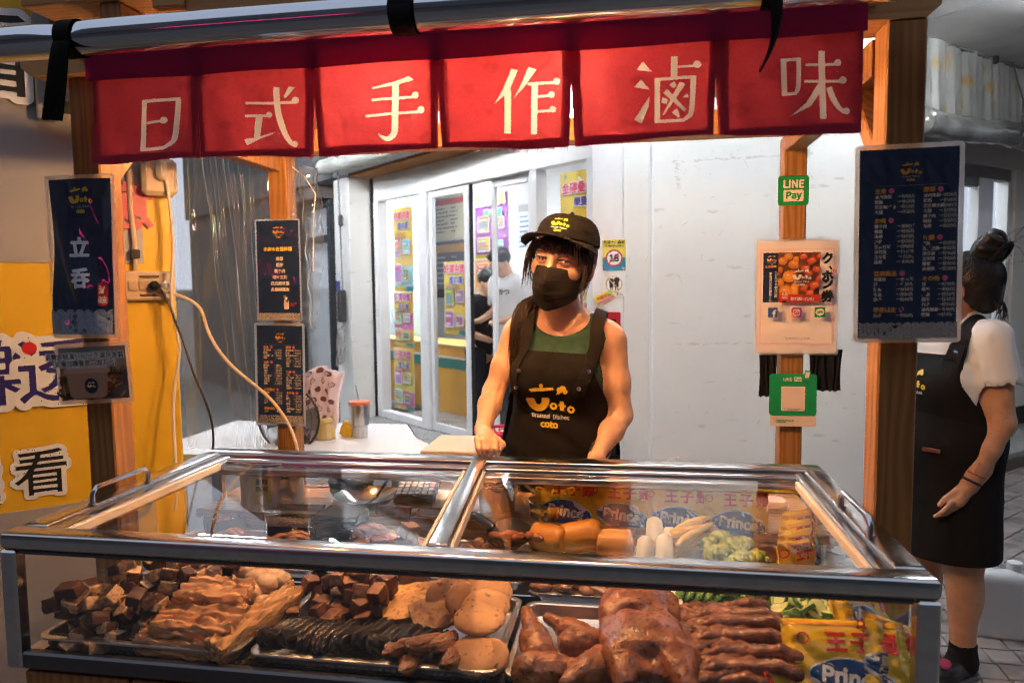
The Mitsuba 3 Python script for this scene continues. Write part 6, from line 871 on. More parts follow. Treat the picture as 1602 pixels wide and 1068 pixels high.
part(ct, 'left_ledge', bb(.0555, .088, .053, .647, .963, .9925, .005), sm, smooth=True)
part(ct, 'right_rail', bb(1.548, 1.6, .053, .647, .963, 1.0, .006), sm, smooth=True)
part(ct, 'right_ledge', bb(1.524, 1.5475, .053, .647, .963, .9925, .005), sm, smooth=True)
ang = math.degrees(math.atan2(.820-.764, .61))
def slant(w, y0, y1, z0, z1, dx=0): return mv(bx((dx, 0, (z0+z1)/2), (w, (y1-y0)/math.cos(math.radians(ang)), z1-z0), .005), (.792, (y0+y1)/2, 0), rz=ang)
part(ct, 'middle_bar', slant(.040, .045, .650, .972, 1.003), sm, smooth=True)
def xm(y): return .820-.056*(y-.045)/.605
GK = (.60, .47, .36)
for gk in (slant(.007, .054, .57, .972, .9955, .0245), slant(.007, .054, .57, .972, .9955, -.0245), bb(1.513, 1.5235, .054, .57, .972, .992, .002), bb(.0885, .098, .054, .57, .972, .992, .002)): part(ct, 'gasket', gk, 'satin', GK, False)
for nm, x0, x1 in (('left', .085, 0), ('right', 0, 1.526)):
    if nm == 'left': g = Polygon([(x0, .05), (xm(.05)-.02, .05), (xm(.60)-.02, .60), (x0, .60)])
    else: g = Polygon([(xm(.05)+.02, .05), (x1, .05), (x1, .60), (xm(.60)+.02, .60)])
    part(ct, 'glass_lid', flat(g, .9835), 'lid_glass')
part(ct, 'front_glass', tf(flat(sbox(.030, .77, 1.568, .955)), frame((0, .012, 0), (1, 0, 0))), 'glass')
part(ct, 'side_glass', tf(flat(sbox(.02, .77, .68, .965)), frame((.012, 0, 0), (0, 1, 0))), 'glass')
part(ct, 'side_glass', tf(flat(sbox(.02, .77, .68, .965)), frame((1.588, 0, 0), (0, 1, 0))), 'glass')
for x in (.050, 1.553):
    hd = part(ct, 'handle', tube([(x, .178, .999), (x, .178, 1.022), (x, .190, 1.034), (x, .34, 1.034), (x, .352, 1.022), (x, .352, .999)], .0052, 12), 'chrome')
    for y in (.178, .352): part(hd, 'foot', mv(trimesh.creation.cylinder(radius=.009, height=.005, sections=20), (x, y, 1.0025)), 'chrome')
part(ct, 'worktop', bb(.0, 1.6, .60, .865, .835, .858, .003), 'wood_beam', smooth=False)
part(ct, 'inner_shelf', bb(.03, 1.57, .34, .599, .775, .79, .002), 'steel', smooth=False)
part(ct, 'back_panel', bb(.02, 1.58, .60, .62, .743, .834, .002), 'wood_beam', smooth=False)

# ---- printed boards
NAVY, ORA, PINK, CREAM = (.009, .022, .062), (.70, .27, .03), (.66, .10, .24), (.70, .56, .42)
YLW = (.80, .50, .04)
def logo(s, x, y, c, c2=None, word=True):
    """bowl with a lid stroke and a puff of steam, two lines of letters; s = width"""
    k = s/10.0
    P = lambda *p: [(x+a*k, y+b*k) for a, b in p]
    lid = unary_union([Polygon(P((-4.2, 3.1), (-3.4, 2.5), (.4, 3.0), (2.2, 3.4), (1.9, 4.0), (.1, 3.75), (-2.4, 3.6))), Point(x-1.0*k, y+4.2*k).buffer(.5*k, quad_segs=4)])
    puff = unary_union([Point(x+a*k, y+b*k).buffer(r*k, quad_segs=4) for a, b, r in ((3.6, 3.4, .75), (4.4, 3.9, .75), (4.9, 3.1, .65), (3.3, 2.7, .4))]+[Polygon(P((2.4, 2.0), (3.6, 2.6), (3.4, 3.3)))])
    a = np.linspace(PI*1.02, PI*2.02, 14)
    ow = [(-2.0+2.55*math.cos(t)*1.05, .7+3.0*math.sin(t)) for t in a]; iw = [(-1.85+1.15*math.cos(t), .75+1.75*math.sin(t)) for t in a[::-1]]
    bowl = Polygon(P(*ow, *iw)).buffer(.25*k)
    o1 = [Point(x+a_*k, y+b*k).buffer(.95*k, quad_segs=4).difference(Point(x+a_*k, y+b*k).buffer(.36*k, quad_segs=3)) for a_, b in ((1.9, -.9), (6.2, -1.5))]
    t1 = unary_union([line(P((4.0, .5), (4.0, -1.9)), 1.05*k), line(P((3.1, -.5), (5.0, -.7)), .6*k)])
    L = [(unary_union([lid, puff, bowl, t1]+o1), c)]
    if word:
        L += [(text('Braised Dishes', 1.35*k, x+1.0*k, y-4.1*k, .03, 'c'), c2 or c), (text('coto', 2.1*k, x+.8*k, y-6.3*k, .06, 'c'), c)]
    return L
def waves(w, y0, h, n, c0, c1):
    out = [(sbox(0, y0, w, y0+h), c0)]; r = w/n/2*1.0; row = 0; y = y0+h
    rows = max(2, int(round(h/(r*.62)))); A = []
    L = []
    for k in range(rows+1):
        yy = y0+h-r*.9-k*r*.62
        ring, fill = [], []
        for i in range(-1, n+2):
            c = (i+(.5 if k % 2 else 0))*2*r
            fill.append(circ(c, yy, r, 5))
            for a, b in ((.97, .80), (.66, .52), (.36, .18)): ring.append(circ(c, yy, r*a, 5).difference(circ(c, yy, r*b, 5)))
        clip = sbox(0, y0, w, y0+h)
        L.append((unary_union(fill).intersection(clip), c0)); L.append((unary_union(ring).intersection(clip), c1))
    return L[:2*rows+2]
def board(name, label, cat_, M, w, h, layers, margin=.010, bend=None, lam=True, base=NAVY):
    t = thing(name, label, cat_)
    card = tf(bb(0, w, 0, h, -.0012, 0, 0), M)
    b0 = None
    def place(m): 
        m = m.copy()
        if bend: m.vertices = bend(m.vertices)
        return tf(m, M)
    nx = 9 if bend else 2
    g = grid(lambda u, v: np.stack([u*w, v*h, 0*u-.0006], 1), nx, nx); part(t, 'card', place(g), 'print', base, False)
    if layers: sheet(t, 'print', layers, M, z0=.0004, dz=.00028, bend=bend)
    if lam:
        rim = rr(-margin, -margin, w+margin, h+margin, .008).difference(sbox(0, 0, w, h)); q = flat(rim, .0)
        part(t, 'clear_margin', place(q), 'milky', None, False)
        gl = grid(lambda u, v: np.stack([-margin+u*(w+2*margin), -margin+v*(h+2*margin), .0045+.0011*np.sin(u*7+v*4)+.0011*np.sin(v*17+u*3)+.0005*np.sin(u*41+v*29)], 1), 40, 60)
        part(t, 'laminate', place(gl), 'film', None, True)
    return t
def menu(w, h, dim=1.0):
    s = w/.154
    L = logo(.028*s, w*.5, h-.036*s, ORA, (.3, .3, .32))
    L.append((sbox(w*.16, h*.807, w*.88, h*.8085), (.25, .25, .25)))
    head = [(.15, .77, '主食', 4), (.15, .615, 'お肉', 8), (.15, .335, '豆腐製品', 5), (.15, .142, '季節限定', 1), (.64, .77, '野菜', 7), (.64, .52, '内臓', 6), (.64, .305, 'その他', 7)]
    items = ['滷肉燥飯', '乾麵', '花生糯米腸', '大腸', '腱子肉', '鴨翅', '海帶', '豆乾', '百頁豆腐', '凍豆腐', '玉米筍', '蘿蔔', '高麗菜', '菇', '雞胗', '米血', '甜不', '丸子']
    pr = ['一份60元', '一份30元', '一份20元', '一份35元']
    n = 0; hs, rs = [], []
    for x, y, t, k in head:
        hs.append(text(t, .0092*s, x*w, y*h, .035)); cx = x*w+.0092*s*(len(t)+.9)
        L.append((circ(cx, y*h+.0036*s, .0046*s), PINK))
        for i in range(k):
            yy = y*h-(i+1)*.0268*h; rs.append(text(items[n % 18], .0066*s, x*w, yy, .02)); rs.append(text(pr[(n*7) % 4], .0066*s, (x+.23 if x < .5 else x+.16)*w, yy, .015)); n += 1
    L += [(unary_union(hs), ORA), (unary_union(rs), CREAM)]
    return L+waves(w, 0, h*.085, 12, (.02, .024, .04), (.55, .47, .40))
def pframe(x0, z0, x1, z1, y, tilt=0.0):
    """frame of a board standing in the plane y: lower left and lower right corner"""
    return frame((x0, y, z0), (x1-x0, tilt, z1-z0), (-(z1-z0)/(x1-x0), 0, 1))
M = frame((-.145, .330, 1.343), (1, 0, 0)); w, h = .151, .345
L = logo(.052, w*.5, h-.042, YLW, (.3, .3, .3))
L += [(text('立', .046, w*.5-.023, .176, .045), (.72, .74, .80)), (text('呑', .046, w*.5-.020, .108, .045), (.72, .74, .80)), (rr(w*.79, .062, w*.93, .116, .009), (.36, .012, .02)), (text('滷', .019, w*.86-.0095, .092, .02), (.72, .60, .5)), (text('味', .019, w*.86-.0095, .069, .02), (.72, .60, .5))]
L += waves(w, 0, .055, 6, (.02, .03, .06), (.42, .48, .58))
curl = lambda v: np.c_[v[:, 0], v[:, 1], v[:, 2]+.010*np.sin(v[:, 0]/.151*PI)+.006*np.sin(v[:, 1]*14+1)+.003*np.sin(v[:, 0]*60+v[:, 1]*25)]
board('banner', 'long glossy navy banner with two pale characters on the front left post', 'banner', M, w, h, L, bend=curl)
M = pframe(-.140, 1.190, .030, 1.199, .331); w, h = .170, .119
rg = np.random.default_rng(11)
L = [(sbox(0, 0, w, h), (.10, .085, .08)), (sbox(0, h*.55, w, h), (.16, .17, .20))]
for i in range(70):
    x, y, a = rg.uniform(.004, w-.004), rg.uniform(.004, h*.58), rg.uniform(0, 180); L.append((affinity.rotate(sbox(x-.012, y-.003, x+.012, y+.003), a).intersection(sbox(0, 0, w, h)), [(.20, .08, .035), (.30, .15, .07), (.07, .03, .015), (.42, .30, .22), (.06, .07, .02)][i % 5]))
for i in range(8): L.append((line([(w*.70+i*.008, h*.52), (w*.76+i*.008, h*.98)], .003), (.26, .15, .07)))
L += [(Polygon([(w*.22, h*.56), (w*.80, h*.56), (w*.76, h*.12), (w*.70, h*.08), (w*.32, h*.08), (w*.26, h*.12)]).buffer(.004), (.34, .17, .11)), (rr(w*.17, h*.52, w*.86, h*.60, .004), (.42, .24, .17)), (rr(w*.2, h*.60, w*.83, h*.67, .003), (.48, .36, .30)), (circ(w*.56, h*.28, .017), NAVY)]+logo(.018, w*.555, h*.285, YLW, word=False)
L += [(text('消費金額滿$150元可選甲盒裝', .0150, w*.5, h*.80, .035, 'c').buffer(.0012), (.65, .64, .62)), (text('消費金額滿$150元可選甲盒裝', .0150, w*.5, h*.80, .02, 'c'), (.01, .01, .01)), (text('(如需加購餐盒一個五元)', .0150, w*.5, h*.665, .035, 'c').buffer(.0012), (.65, .64, .62)), (text('(如需加購餐盒一個五元)', .0150, w*.5, h*.665, .02, 'c'), (.01, .01, .01))]
board('photo_card', 'laminated photo card of a brown takeaway bowl below the navy banner', 'card', M, w, h, L, base=(.1, .08, .07))
M = pframe(-.136, 1.3315, .0185, 1.3305, 1.2195); w, h = .1545, .342
L = logo(.036, w*.5, h-.036, ORA, (.3, .3, .32))+[(text('お店の自慢料理', .0150, w*.5, h*.70, .045, 'c'), YLW)]
for i, s_ in enumerate(['鴨翅', '雞胗', '腱子肉', '爆汁豆乾', '花生糯米腸', '炙燒豬頭皮']): L.append((text(s_, .0138, w*.54, h*.605-i*.0212, .03, 'c'), (.74, .60, .46)))
L += [(Polygon([(.098, .040), (.112, .040), (.113, .062), (.108, .078), (.101, .077), (.097, .062)]).buffer(.002), (.66, .5, .4)), (unary_union([line([(.099, .078), (.096, .086)], .0015), line([(.104, .081), (.104, .088)], .0015)]), (.66, .5, .4)), (unary_union([text('滷味好運', .0058, .120, .056, .02), text('甜味好', .0058, .120, .048, .02)]), (.5, .03, .04))]
L += waves(w, 0, h*.075, 12, (.02, .024, .04), (.55, .47, .40))
board('menu_board', 'navy card with six lines of cream writing, upper of two on the rear left post', 'menu', M, w, h, L, margin=.006)
M = pframe(-.153, .9705, .0165, .9675, 1.2195); board('menu_board', 'navy price list card, lower of two on the rear left post', 'menu', M, .1695, .343, menu(.1695, .343), margin=.009)
M = pframe(1.560, 1.336, 1.727, 1.338, .300); w, h = .167, .342
board('menu_board', 'navy price list in a milky laminate sleeve on the front right post', 'menu', M, w, h, menu(w, h), margin=.0085)
# green payment signs and coupon sheet on the rear right post
t = thing('payment_sign', 'small square green payment sign high on the rear right post', 'sign')
M = frame((1.600, 1.2785, 1.682), (1, 0, 0)); s = .092
part(t, 'plate', tf(extr(rr(0, 0, s, s, .009), .003, -.003), M), 'satin', (.012, .22, .045), False)
L = [(text('LINE', .0300, s*.5, s*.60, .05, 'c'), (.78, .66, .56)), (rr(s*.17, s*.13, s*.83, s*.52, .004), (.78, .62, .50)), (text('Pay', .0275, s*.5, s*.235, .05, 'c'), (.012, .22, .045))]
sheet(t, 'lettering', L, M, z0=.0006, dz=.0004)
M = pframe(1.537, 1.219, 1.779, 1.219, 1.265); w, h = .242, .352
A_ = lambda x, y: (x/740*w, (1022-y)/1022*h)  # sheet units to metres
def R_(x0, y0, x1, y1, r=0): a, b = A_(x0, y1), A_(x1, y0); return rr(a[0], a[1], b[0], b[1], r)
def C_(x, y, r): p = A_(x, y); return circ(p[0], p[1], r/740*w, 6)
def E_(x, y, a, b, ang=0): p = A_(x, y); return affinity.rotate(affinity.scale(circ(p[0], p[1], 1, 5), a/740*w, b/740*w), ang)
PK = (.86, .74, .70)
L = [(R_(30, 70, 712, 945), (.84, .62, .60)), (R_(48, 85, 692, 925), PK), (R_(60, 105, 195, 555), NAVY), (R_(195, 105, 575, 555), (.16, .05, .02))]
for x, y, a, b, g in ((240, 180, 42, 38, 0), (290, 140, 44, 34, 10), (345, 210, 58, 44, 10), (215, 270, 36, 40, 0), (300, 320, 66, 58, 5), (215, 375, 34, 44, 0), (265, 455, 64, 62, 0), (350, 440, 40, 66, 10), (360, 165, 30, 26, 0)):
    L.append((E_(x, y, a, b, g).intersection(R_(195, 105, 380, 555)), (.62, .20, .03))); L.append((E_(x-8, y-8, a*.7, b*.62, g).intersection(R_(195, 105, 380, 555)), (.72, .28, .05))); L.append((E_(x-14, y-14, a*.2, b*.13, g).intersection(R_(195, 105, 380, 555)), (.82, .62, .42)))
for x, y, s_, g in ((420, 140, 60, 20), (495, 180, 70, 30), (440, 250, 64, 10), (540, 260, 60, -20), (470, 300, 58, 40), (430, 420, 66, 70), (520, 400, 80, 25), (560, 140, 50, 50), (480, 470, 60, 10), (560, 340, 50, 60)):
    q = affinity.rotate(R_(x-s_*.6, y-s_*.45, x+s_*.6, y+s_*.45, .003), g); cl = R_(382, 105, 575, 555)
    L.append((q.intersection(cl), (.38, .05, .03))); L.append((affinity.scale(q, .8, .55).intersection(cl), (.52, .09, .04))); L.append((affinity.translate(affinity.scale(q, .45, .2), .002, .004).intersection(cl), (.60, .30, .12)))
p = A_(400, 320); L += logo(.047, p[0]-.004, p[1], (.80, .74, .66))
p = A_(125, 165); L += logo(.026, p[0]-.002, p[1], (.8, .5, .3))
L += [(R_(195, 485, 575, 556), (.42, .03, .02)), (R_(215, 465, 280, 530), (.5, .04, .02)), (Polygon([A_(220, 556), A_(275, 556), A_(248, 535)]), (.01, .01, .012))]
p = A_(250, 496); L += [(unary_union([text('期間', .0095, p[0], p[1]+.0015, .02, 'c'), text('限定', .0095, p[0], p[1]-.0085, .02, 'c')]), (.82, .62, .5))]
p = A_(410, 536); L.append((text('即日起~12/31', .0115, p[0], p[1], .03, 'c'), (.84, .7, .6)))
p = A_(92, 240); L.append((text('立呑滷味', .0088, p[0]-.009, p[1], .03), ORA))
p = A_(168, 285); q = A_(118, 295); L.append((unary_union([text('九份の公司廣告好評', .0092, p[0], p[1]-.004, .02, vertical=True), text('即贈爆汁豆乾鴨翅一份', .0092, q[0], q[1]-.004, .02, vertical=True)]), (.72, .68, .62)))
BK = (.010, .009, .009)
for ch, y in (('ク', 160), ('ホ', 320), ('ン', 385), ('券', 500)):
    p = A_(632, y); L.append((affinity.rotate(text(ch, .036, p[0], p[1]-.014, .055, 'c'), 6), BK))
L += [(line([A_(645, 235), A_(668, 262)], .0055), BK), (C_(684, 282, 22), (.50, .04, .05)), (C_(684, 282, 15), PK), (C_(684, 282, 9), (.50, .04, .05))]
p = A_(140, 645); f = 86/740*w
L += [(R_(98, 602, 184, 690, .001), (.030, .080, .26)), (unary_union([line([A_(152, 690), A_(152, 642), A_(158, 630), A_(172, 628)], .0050), line([A_(136, 652), A_(168, 652)], .0046)]), (.80, .66, .58))]
L += [(R_(312, 602, 402, 692, .004), (.40, .03, .16)), (Polygon([A_(312, 690), A_(312, 640), A_(362, 690)]), (.70, .28, .05)), (Polygon([A_(402, 604), A_(402, 650), A_(355, 604)]), (.20, .05, .30)), (R_(328, 618, 386, 676, .004).difference(R_(335, 625, 379, 669, .003)), (.82, .68, .6)), (C_(357, 647, 15).difference(C_(357, 647, 9)), (.82, .68, .6)), (C_(373, 631, 4), (.82, .68, .6))]
L += [(R_(520, 602, 614, 690, .001), (.015, .20, .03)), (E_(567, 643, 40, 33), (.80, .68, .58)), (Polygon([A_(552, 668), A_(580, 668), A_(562, 684)]), (.80, .68, .58))]
p = A_(567, 652); L.append((text('LINE', .0088, p[0], p[1], .05, 'c'), (.015, .20, .03)))
p = A_(365, 892); L.append((text('COTOCOTO.LITUN', .0085, p[0], p[1], .0, 'c'), (.20, .20, .30)))
board('coupon_sheet', 'pink laminated coupon sheet with food photos on the rear right post', 'poster', M, w, h, L, margin=.006, base=PK)
t = thing('hanging_aprons', 'black pleated cloth hanging behind the coupon sheet', 'cloth')
for k, (x0, x1, dz) in enumerate(((1.548, 1.606, 0), (1.70, 1.80, .02))):
    def ap(u, v): return np.stack([x0+(x1-x0)*u+.004*np.sin(v*3+u*9), 1.274-.0035*np.sin(u*30)-.002*np.sin(u*51+2), 1.23-v*(.155-dz-.006*np.abs(np.sin(u*15))*v)], 1)
    part(t, 'fold', grid(ap, 60, 12), 'cloth', (.010, .011, .014), True)
t = thing('payment_stand', 'green payment card holder with a white card on the rear right post', 'sign')
M = frame((1.580, 1.2585, .986), (1, 0, 0)); w, h = .143, .168
part(t, 'plate', tf(extr(rr(0, .034, w, h, .010), .003, -.003), M), 'satin', (.010, .26, .085), False)
part(t, 'foot_label', tf(extr(rr(.003, 0, w, .0335, .003), .003, -.003), M), 'satin', (.72, .57, .48), False)
L = [(rr(.036, .050, .108, .128, .002), (.78, .60, .52)), (text('LINE', .0125, .068, .146, .04, 'r'), (.72, .62, .52)), (rr(.073, .144, .096, .158, .002), (.74, .66, .55)), (text('Pay', .0115, .0845, .1468, .03, 'c'), (.010, .26, .085)), (sbox(.046, .056, .098, .058), (.3, .24, .2)), (sbox(.055, .0525, .088, .054), (.3, .24, .2)), (unary_union([sbox(.02, .018, .075, .0205), sbox(.02, .012, .05, .0145)]), (.10, .30, .15)), (affinity.rotate(rr(.104, .150, .122, .180, .003), -4), (.05, .28, .12)), (affinity.rotate(rr(.107, .156, .119, .175, .001), -4), (.6, .7, .6))]
sheet(t, 'print', L, M, z0=.0006, dz=.0004)
# ================================================================ food in the case
ZF = .766
def tray(label, x0, x1, y0, y1, z=ZF, h=.030, r=.022):
    t = thing('steel_tray', label, 'tray', 'steel trays in the food case')
    def ring(ins, zz): 
        p = np.array(rr(x0+ins, y0+ins, x1-ins, y1-ins, max(.004, r-ins*.6)).exterior.coords)[:-1][::-1]
        return np.c_[p, np.full(len(p), zz)]
    prof = [(.0, z+h-.004), (-.001, z+h-.001), (.002, z+h), (.009, z+h), (.0115, z+h-.002), (.018, z+.006), (.023, z+.002)]
    rings = [ring(a, b) for a, b in prof]; n = len(rings[0]); v = np.vstack(rings+[[[(x0+x1)/2, (y0+y1)/2, z+.0015]]])
    f = []
    for k in range(len(rings)-1):
        i = np.arange(n); j = (i+1) % n
        f += [np.stack([k*n+i, k*n+j, (k+1)*n+j], 1), np.stack([k*n+i, (k+1)*n+j, (k+1)*n+i], 1)]
    i = np.arange(n); f.append(np.stack([(len(rings)-1)*n+i, (len(rings)-1)*n+(i+1) % n, i*0+len(v)-1], 1))
    m = trimesh.Trimesh(v, np.vstack(f), process=False)
    out = m.copy(); out.vertices = out.vertices-[0, 0, .0016]; out.faces = out.faces[:, ::-1]
    part(t, 'pan', cat(m, out), 'tray_steel', None, 30)
    return t
tray('wide steel tray heaped with dark tofu chunks at the left front', .045, .452, .022, .312)
tray('steel tray with kelp rolls, tofu and flat discs at the middle front', .472, .925, .022, .318)
tray('steel tray with chicken legs, a duck and feet at the right front', .937, 1.392, .016, .305)
tray('steel tray of sliced meat behind the tofu chunks', .10, .455, .335, .575, .79, .03)
tray('steel tray of dark cubes behind the kelp rolls', .475, .69, .335, .575, .79, .03)
tray('small steel tray of mushrooms behind the chicken legs', .935, 1.158, .322, .44, .775, .03)
tray('steel tray of eggs and sliced snacks below the slanted middle bar', .70, .925, .335, .575, .79, .03)
tray('steel tray of radish, corn and greens in the middle of the right half', .935, 1.40, .455, .60, .79, .025)
_TB = {}
def blob(kind, sx, sy, sz, seed, rnd=.35, amp=.12, sc=2.6, sub=4):
    """a rough-cut chunk: box or ball, rounded and roughened; unit coordinates kept for colouring"""
    if kind == 'box':
        m = trimesh.creation.box((1, 1, 1))
        for _ in range(sub): m = m.subdivide()
        p = m.vertices; s = p/np.maximum(np.linalg.norm(p, axis=1, keepdims=True), 1e-9)*.56
        m.vertices = p*(1-rnd)+s*rnd
    else:
        m = trimesh.creation.icosphere(subdivisions=sub, radius=.5)
    U = m.vertices.copy()
    n = m.vertex_normals
    d = (meshkit.fbm(U*sc+seed*7.13, 3, seed)-.5)*2*amp
    m.vertices = (U+n*d[:, None])*[sx, sy, sz]
    return m, U
def place(m, loc, rx=0, ry=0, rz=0): return mv(m, loc, rz=rz, rx=rx, ry=ry)
TOFU_D, TOFU_L = np.array((.055, .019, .009)), np.array((.72, .42, .21))
def tofu(name, label, group, loc, s, seed, ang, cut=.5, dark=TOFU_D, lite=TOFU_L, mat='food', cat_='food', rnd=.2):
    r = np.random.default_rng(seed)
    m, U = blob('box', s[0], s[1], s[2], seed, rnd, .055, 3.0, 3)
    faces = r.random(6) < cut
    t = np.zeros(len(U))
    for k in range(3):
        for q, sg in enumerate((-1, 1)):
            if faces[2*k+q]: t = np.maximum(t, np.clip((U[:, k]*sg-.40)/.05, 0, 1))
    hole = np.clip((meshkit.fbm(U*9+seed, 2, seed+3)-.55)/.1, 0, 1)
    skin = dark*(1+.5*(meshkit.fbm(U*4+seed, 3, seed)-.5))[:, None]*r.uniform(.75, 1.35)
    inner = (lite*r.uniform(.62, 1.05))*(1-.55*hole[:, None])
    c = skin*(1-t[:, None])+inner*t[:, None]
    k = solo(name, place(m, loc, *ang), mat, label, cat_, np.clip(c, 0, 1), True, group)
    return k
def heap(n, pts, size, base, seed, fall=.62):
    """piece positions for a heap: each rests on those already lying under it"""
    r = np.random.default_rng(seed); out = []
    for i in range(n):
        x, y = pts(r); s = size(r)
        z = base+s*.40
        for a, b, c, q in out:
            d = math.hypot(x-a, y-b)
            if d < (s+q)*.43: z = max(z, c+(s+q)*.5*fall*math.sqrt(max(0, 1-(d/((s+q)*.5))**2))+.004)
        out.append((x, y, z, s))
    return out
r_ = np.random.default_rng(21)
def left_region(r):
    while True:
        x, y = r.uniform(.065, .40), r.uniform(.035, .305)
        if y > .05+(x-.24)*1.25 and not (x > .30 and y < .17): return x, y
for i, (x, y, z, s) in enumerate(heap(190, left_region, lambda r: r.uniform(.022, .033), ZF, 3)):
    if z > .880: continue
    a = (r_.uniform(.95, 1.55), r_.uniform(.85, 1.15), r_.uniform(.72, .95))
    tofu('dried_tofu', 'dark braised dried tofu chunk in the heap on the left front tray', 'dried tofu chunks on the left tray', (x, y, z), (s*a[0], s*a[1], s*a[2]), 100+i, (r_.uniform(-28, 28), r_.uniform(-28, 28), r_.uniform(0, 180)), .34)
def mid_region(r): return r.uniform(.485, .70), r.uniform(.165, .305)
for i, (x, y, z, s) in enumerate(heap(58, mid_region, lambda r: r.uniform(.026, .034), ZF, 5)):
    if z > .862: continue
    tofu('tofu_cube', 'small reddish brown tofu cube behind the kelp rolls', 'small tofu cubes on the middle tray', (x, y, z), (s*r_.uniform(.9, 1.2), s*r_.uniform(.85, 1.1), s*r_.uniform(.8, 1)), 300+i, (r_.uniform(-22, 22), r_.uniform(-22, 22), r_.uniform(0, 180)), .30, np.array((.10, .033, .015)), np.array((.30, .13, .06)))
tofu('tofu_block', 'large pale brown tofu block propped up behind the small cubes', None, (.702, .285, .845), (.062, .036, .052), 77, (4, -3, 8), 0, np.array((.24, .15, .10)), rnd=.12)
# layered fried slabs
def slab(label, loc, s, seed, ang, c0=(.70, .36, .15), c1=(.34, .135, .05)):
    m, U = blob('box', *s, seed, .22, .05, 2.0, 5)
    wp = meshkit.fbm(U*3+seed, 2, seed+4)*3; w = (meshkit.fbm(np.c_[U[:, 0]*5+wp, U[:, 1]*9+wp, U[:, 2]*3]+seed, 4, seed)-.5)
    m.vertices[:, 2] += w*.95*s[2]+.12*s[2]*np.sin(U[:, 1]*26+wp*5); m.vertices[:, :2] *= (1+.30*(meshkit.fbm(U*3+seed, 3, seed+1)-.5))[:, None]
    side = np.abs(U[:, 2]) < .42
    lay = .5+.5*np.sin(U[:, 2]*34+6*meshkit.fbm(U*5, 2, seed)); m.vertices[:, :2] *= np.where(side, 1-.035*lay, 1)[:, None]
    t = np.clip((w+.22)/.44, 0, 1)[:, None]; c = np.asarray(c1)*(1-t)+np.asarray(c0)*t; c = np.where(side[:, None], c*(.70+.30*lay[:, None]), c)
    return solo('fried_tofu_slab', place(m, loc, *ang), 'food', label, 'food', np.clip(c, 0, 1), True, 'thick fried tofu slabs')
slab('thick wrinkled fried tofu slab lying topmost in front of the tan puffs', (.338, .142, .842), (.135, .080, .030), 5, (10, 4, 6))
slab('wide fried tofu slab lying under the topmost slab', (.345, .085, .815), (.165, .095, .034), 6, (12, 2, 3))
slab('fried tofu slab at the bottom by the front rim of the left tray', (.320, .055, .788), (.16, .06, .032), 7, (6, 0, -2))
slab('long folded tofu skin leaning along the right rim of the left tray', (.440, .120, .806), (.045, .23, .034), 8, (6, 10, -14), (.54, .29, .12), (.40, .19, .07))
def chunk(name, label, loc, s, seed, ang, c0, c1, mat='food', group=None, amp=.1, sc=2.4, sub=4, spots=0, spc=(.05, .02, .01)):
    m, U = blob('ball', *s, seed, 0, amp, sc, sub)
    t = np.clip((meshkit.fbm(U*3.2+seed, 3, seed)-.3)/.4, 0, 1)[:, None]; c = np.asarray(c0)*(1-t)+np.asarray(c1)*t
    if spots: h = np.clip((meshkit.fbm(U*spots+seed, 2, seed+5)-.62)/.06, 0, 1)[:, None]; c = c*(1-h)+np.asarray(spc)*h
    return solo(name, place(m, loc, *ang), mat, label, 'food', np.clip(c, 0, 1), True, group)
for i, (x, y, z) in enumerate(((.350, .232, .858), (.385, .222, .846), (.415, .205, .842), (.395, .185, .832), (.37, .262, .852), (.335, .262, .850), (.43, .235, .838), (.40, .262, .838), (.425, .168, .815))):
    chunk('tofu_puff', 'tan rounded tofu puff behind the fried slabs', (x, y, z), (.046, .038, .036), 40+i, (0, 0, i*40), (.64, .42, .24), (.52, .30, .15), group='tan tofu puffs on the left tray', amp=.13, sc=1.8)
# kelp rolls
for i in range(9):
    x = .500+i*.034
    m, U = blob('box', .030, .125, .030, 60+i, .5, .05, 2.2, 4)
    m.vertices[:, 2] += .006*np.sin(U[:, 1]*9+i)+.004*np.sin(U[:, 0]*12)
    c = np.tile((.012, .009, .007), (len(U), 1))*(1+.8*meshkit.fbm(U*6, 2, i))[:, None]
    solo('kelp_roll', place(m, (x+.012, .092+.004*(i % 3), .800+.004*(i % 2)), -14, 6*(i % 3-1), -20+2*(i % 4)), 'wet', 'black glossy kelp roll in the row along the front of the middle tray', 'food', c, True, 'black kelp rolls')
for i, (x, y, z) in enumerate(((.755, .066, .806), (.786, .074, .812), (.820, .080, .812), (.840, .055, .800), (.770, .045, .79))):
    m, U = blob('ball', .034, .125, .032, 80+i, 0, .12, 3.2, 4)
    m.vertices[:, 0] += .006*np.sin(U[:, 1]*5+i); c = tint((.38, .16, .065), (.22, .085, .034), 50, i, 300, (.07, .02, .01))(m.vertices)
    solo('gluten_stick', place(m, (x, y, z), -16, 4, -16+3*i), 'food', 'rough brown gluten stick between the kelp rolls and the flat discs', 'food', c, True, 'rough brown gluten sticks')
m, U = blob('box', .125, .105, .012, 91, .1, .05, 2, 5); m.vertices[:, 2] += .016*(meshkit.fbm(U*3, 3, 4)-.5)
solo('bean_sheet', place(m, (.728, .205, .824), 14, -6, 12), 'food', 'flat golden bean curd sheet beside the flat discs', 'food', np.clip(tint((.62, .34, .12), (.48, .22, .07), 40, 4, 260, (.3, .12, .04))(m.vertices), 0, 1), True)
m, U = blob('box', .075, .075, .014, 92, .1, .05, 2, 5); m.vertices[:, 2] += .010*(meshkit.fbm(U*4, 3, 8)-.5)
solo('bean_sheet', place(m, (.775, .160, .822), 26, -14, 30), 'food', 'small brown bean curd sheet leaning on the golden one', 'food', np.clip(tint((.42, .22, .10), (.33, .15, .06), 40, 9, 260, (.2, .08, .03))(m.vertices), 0, 1), True)
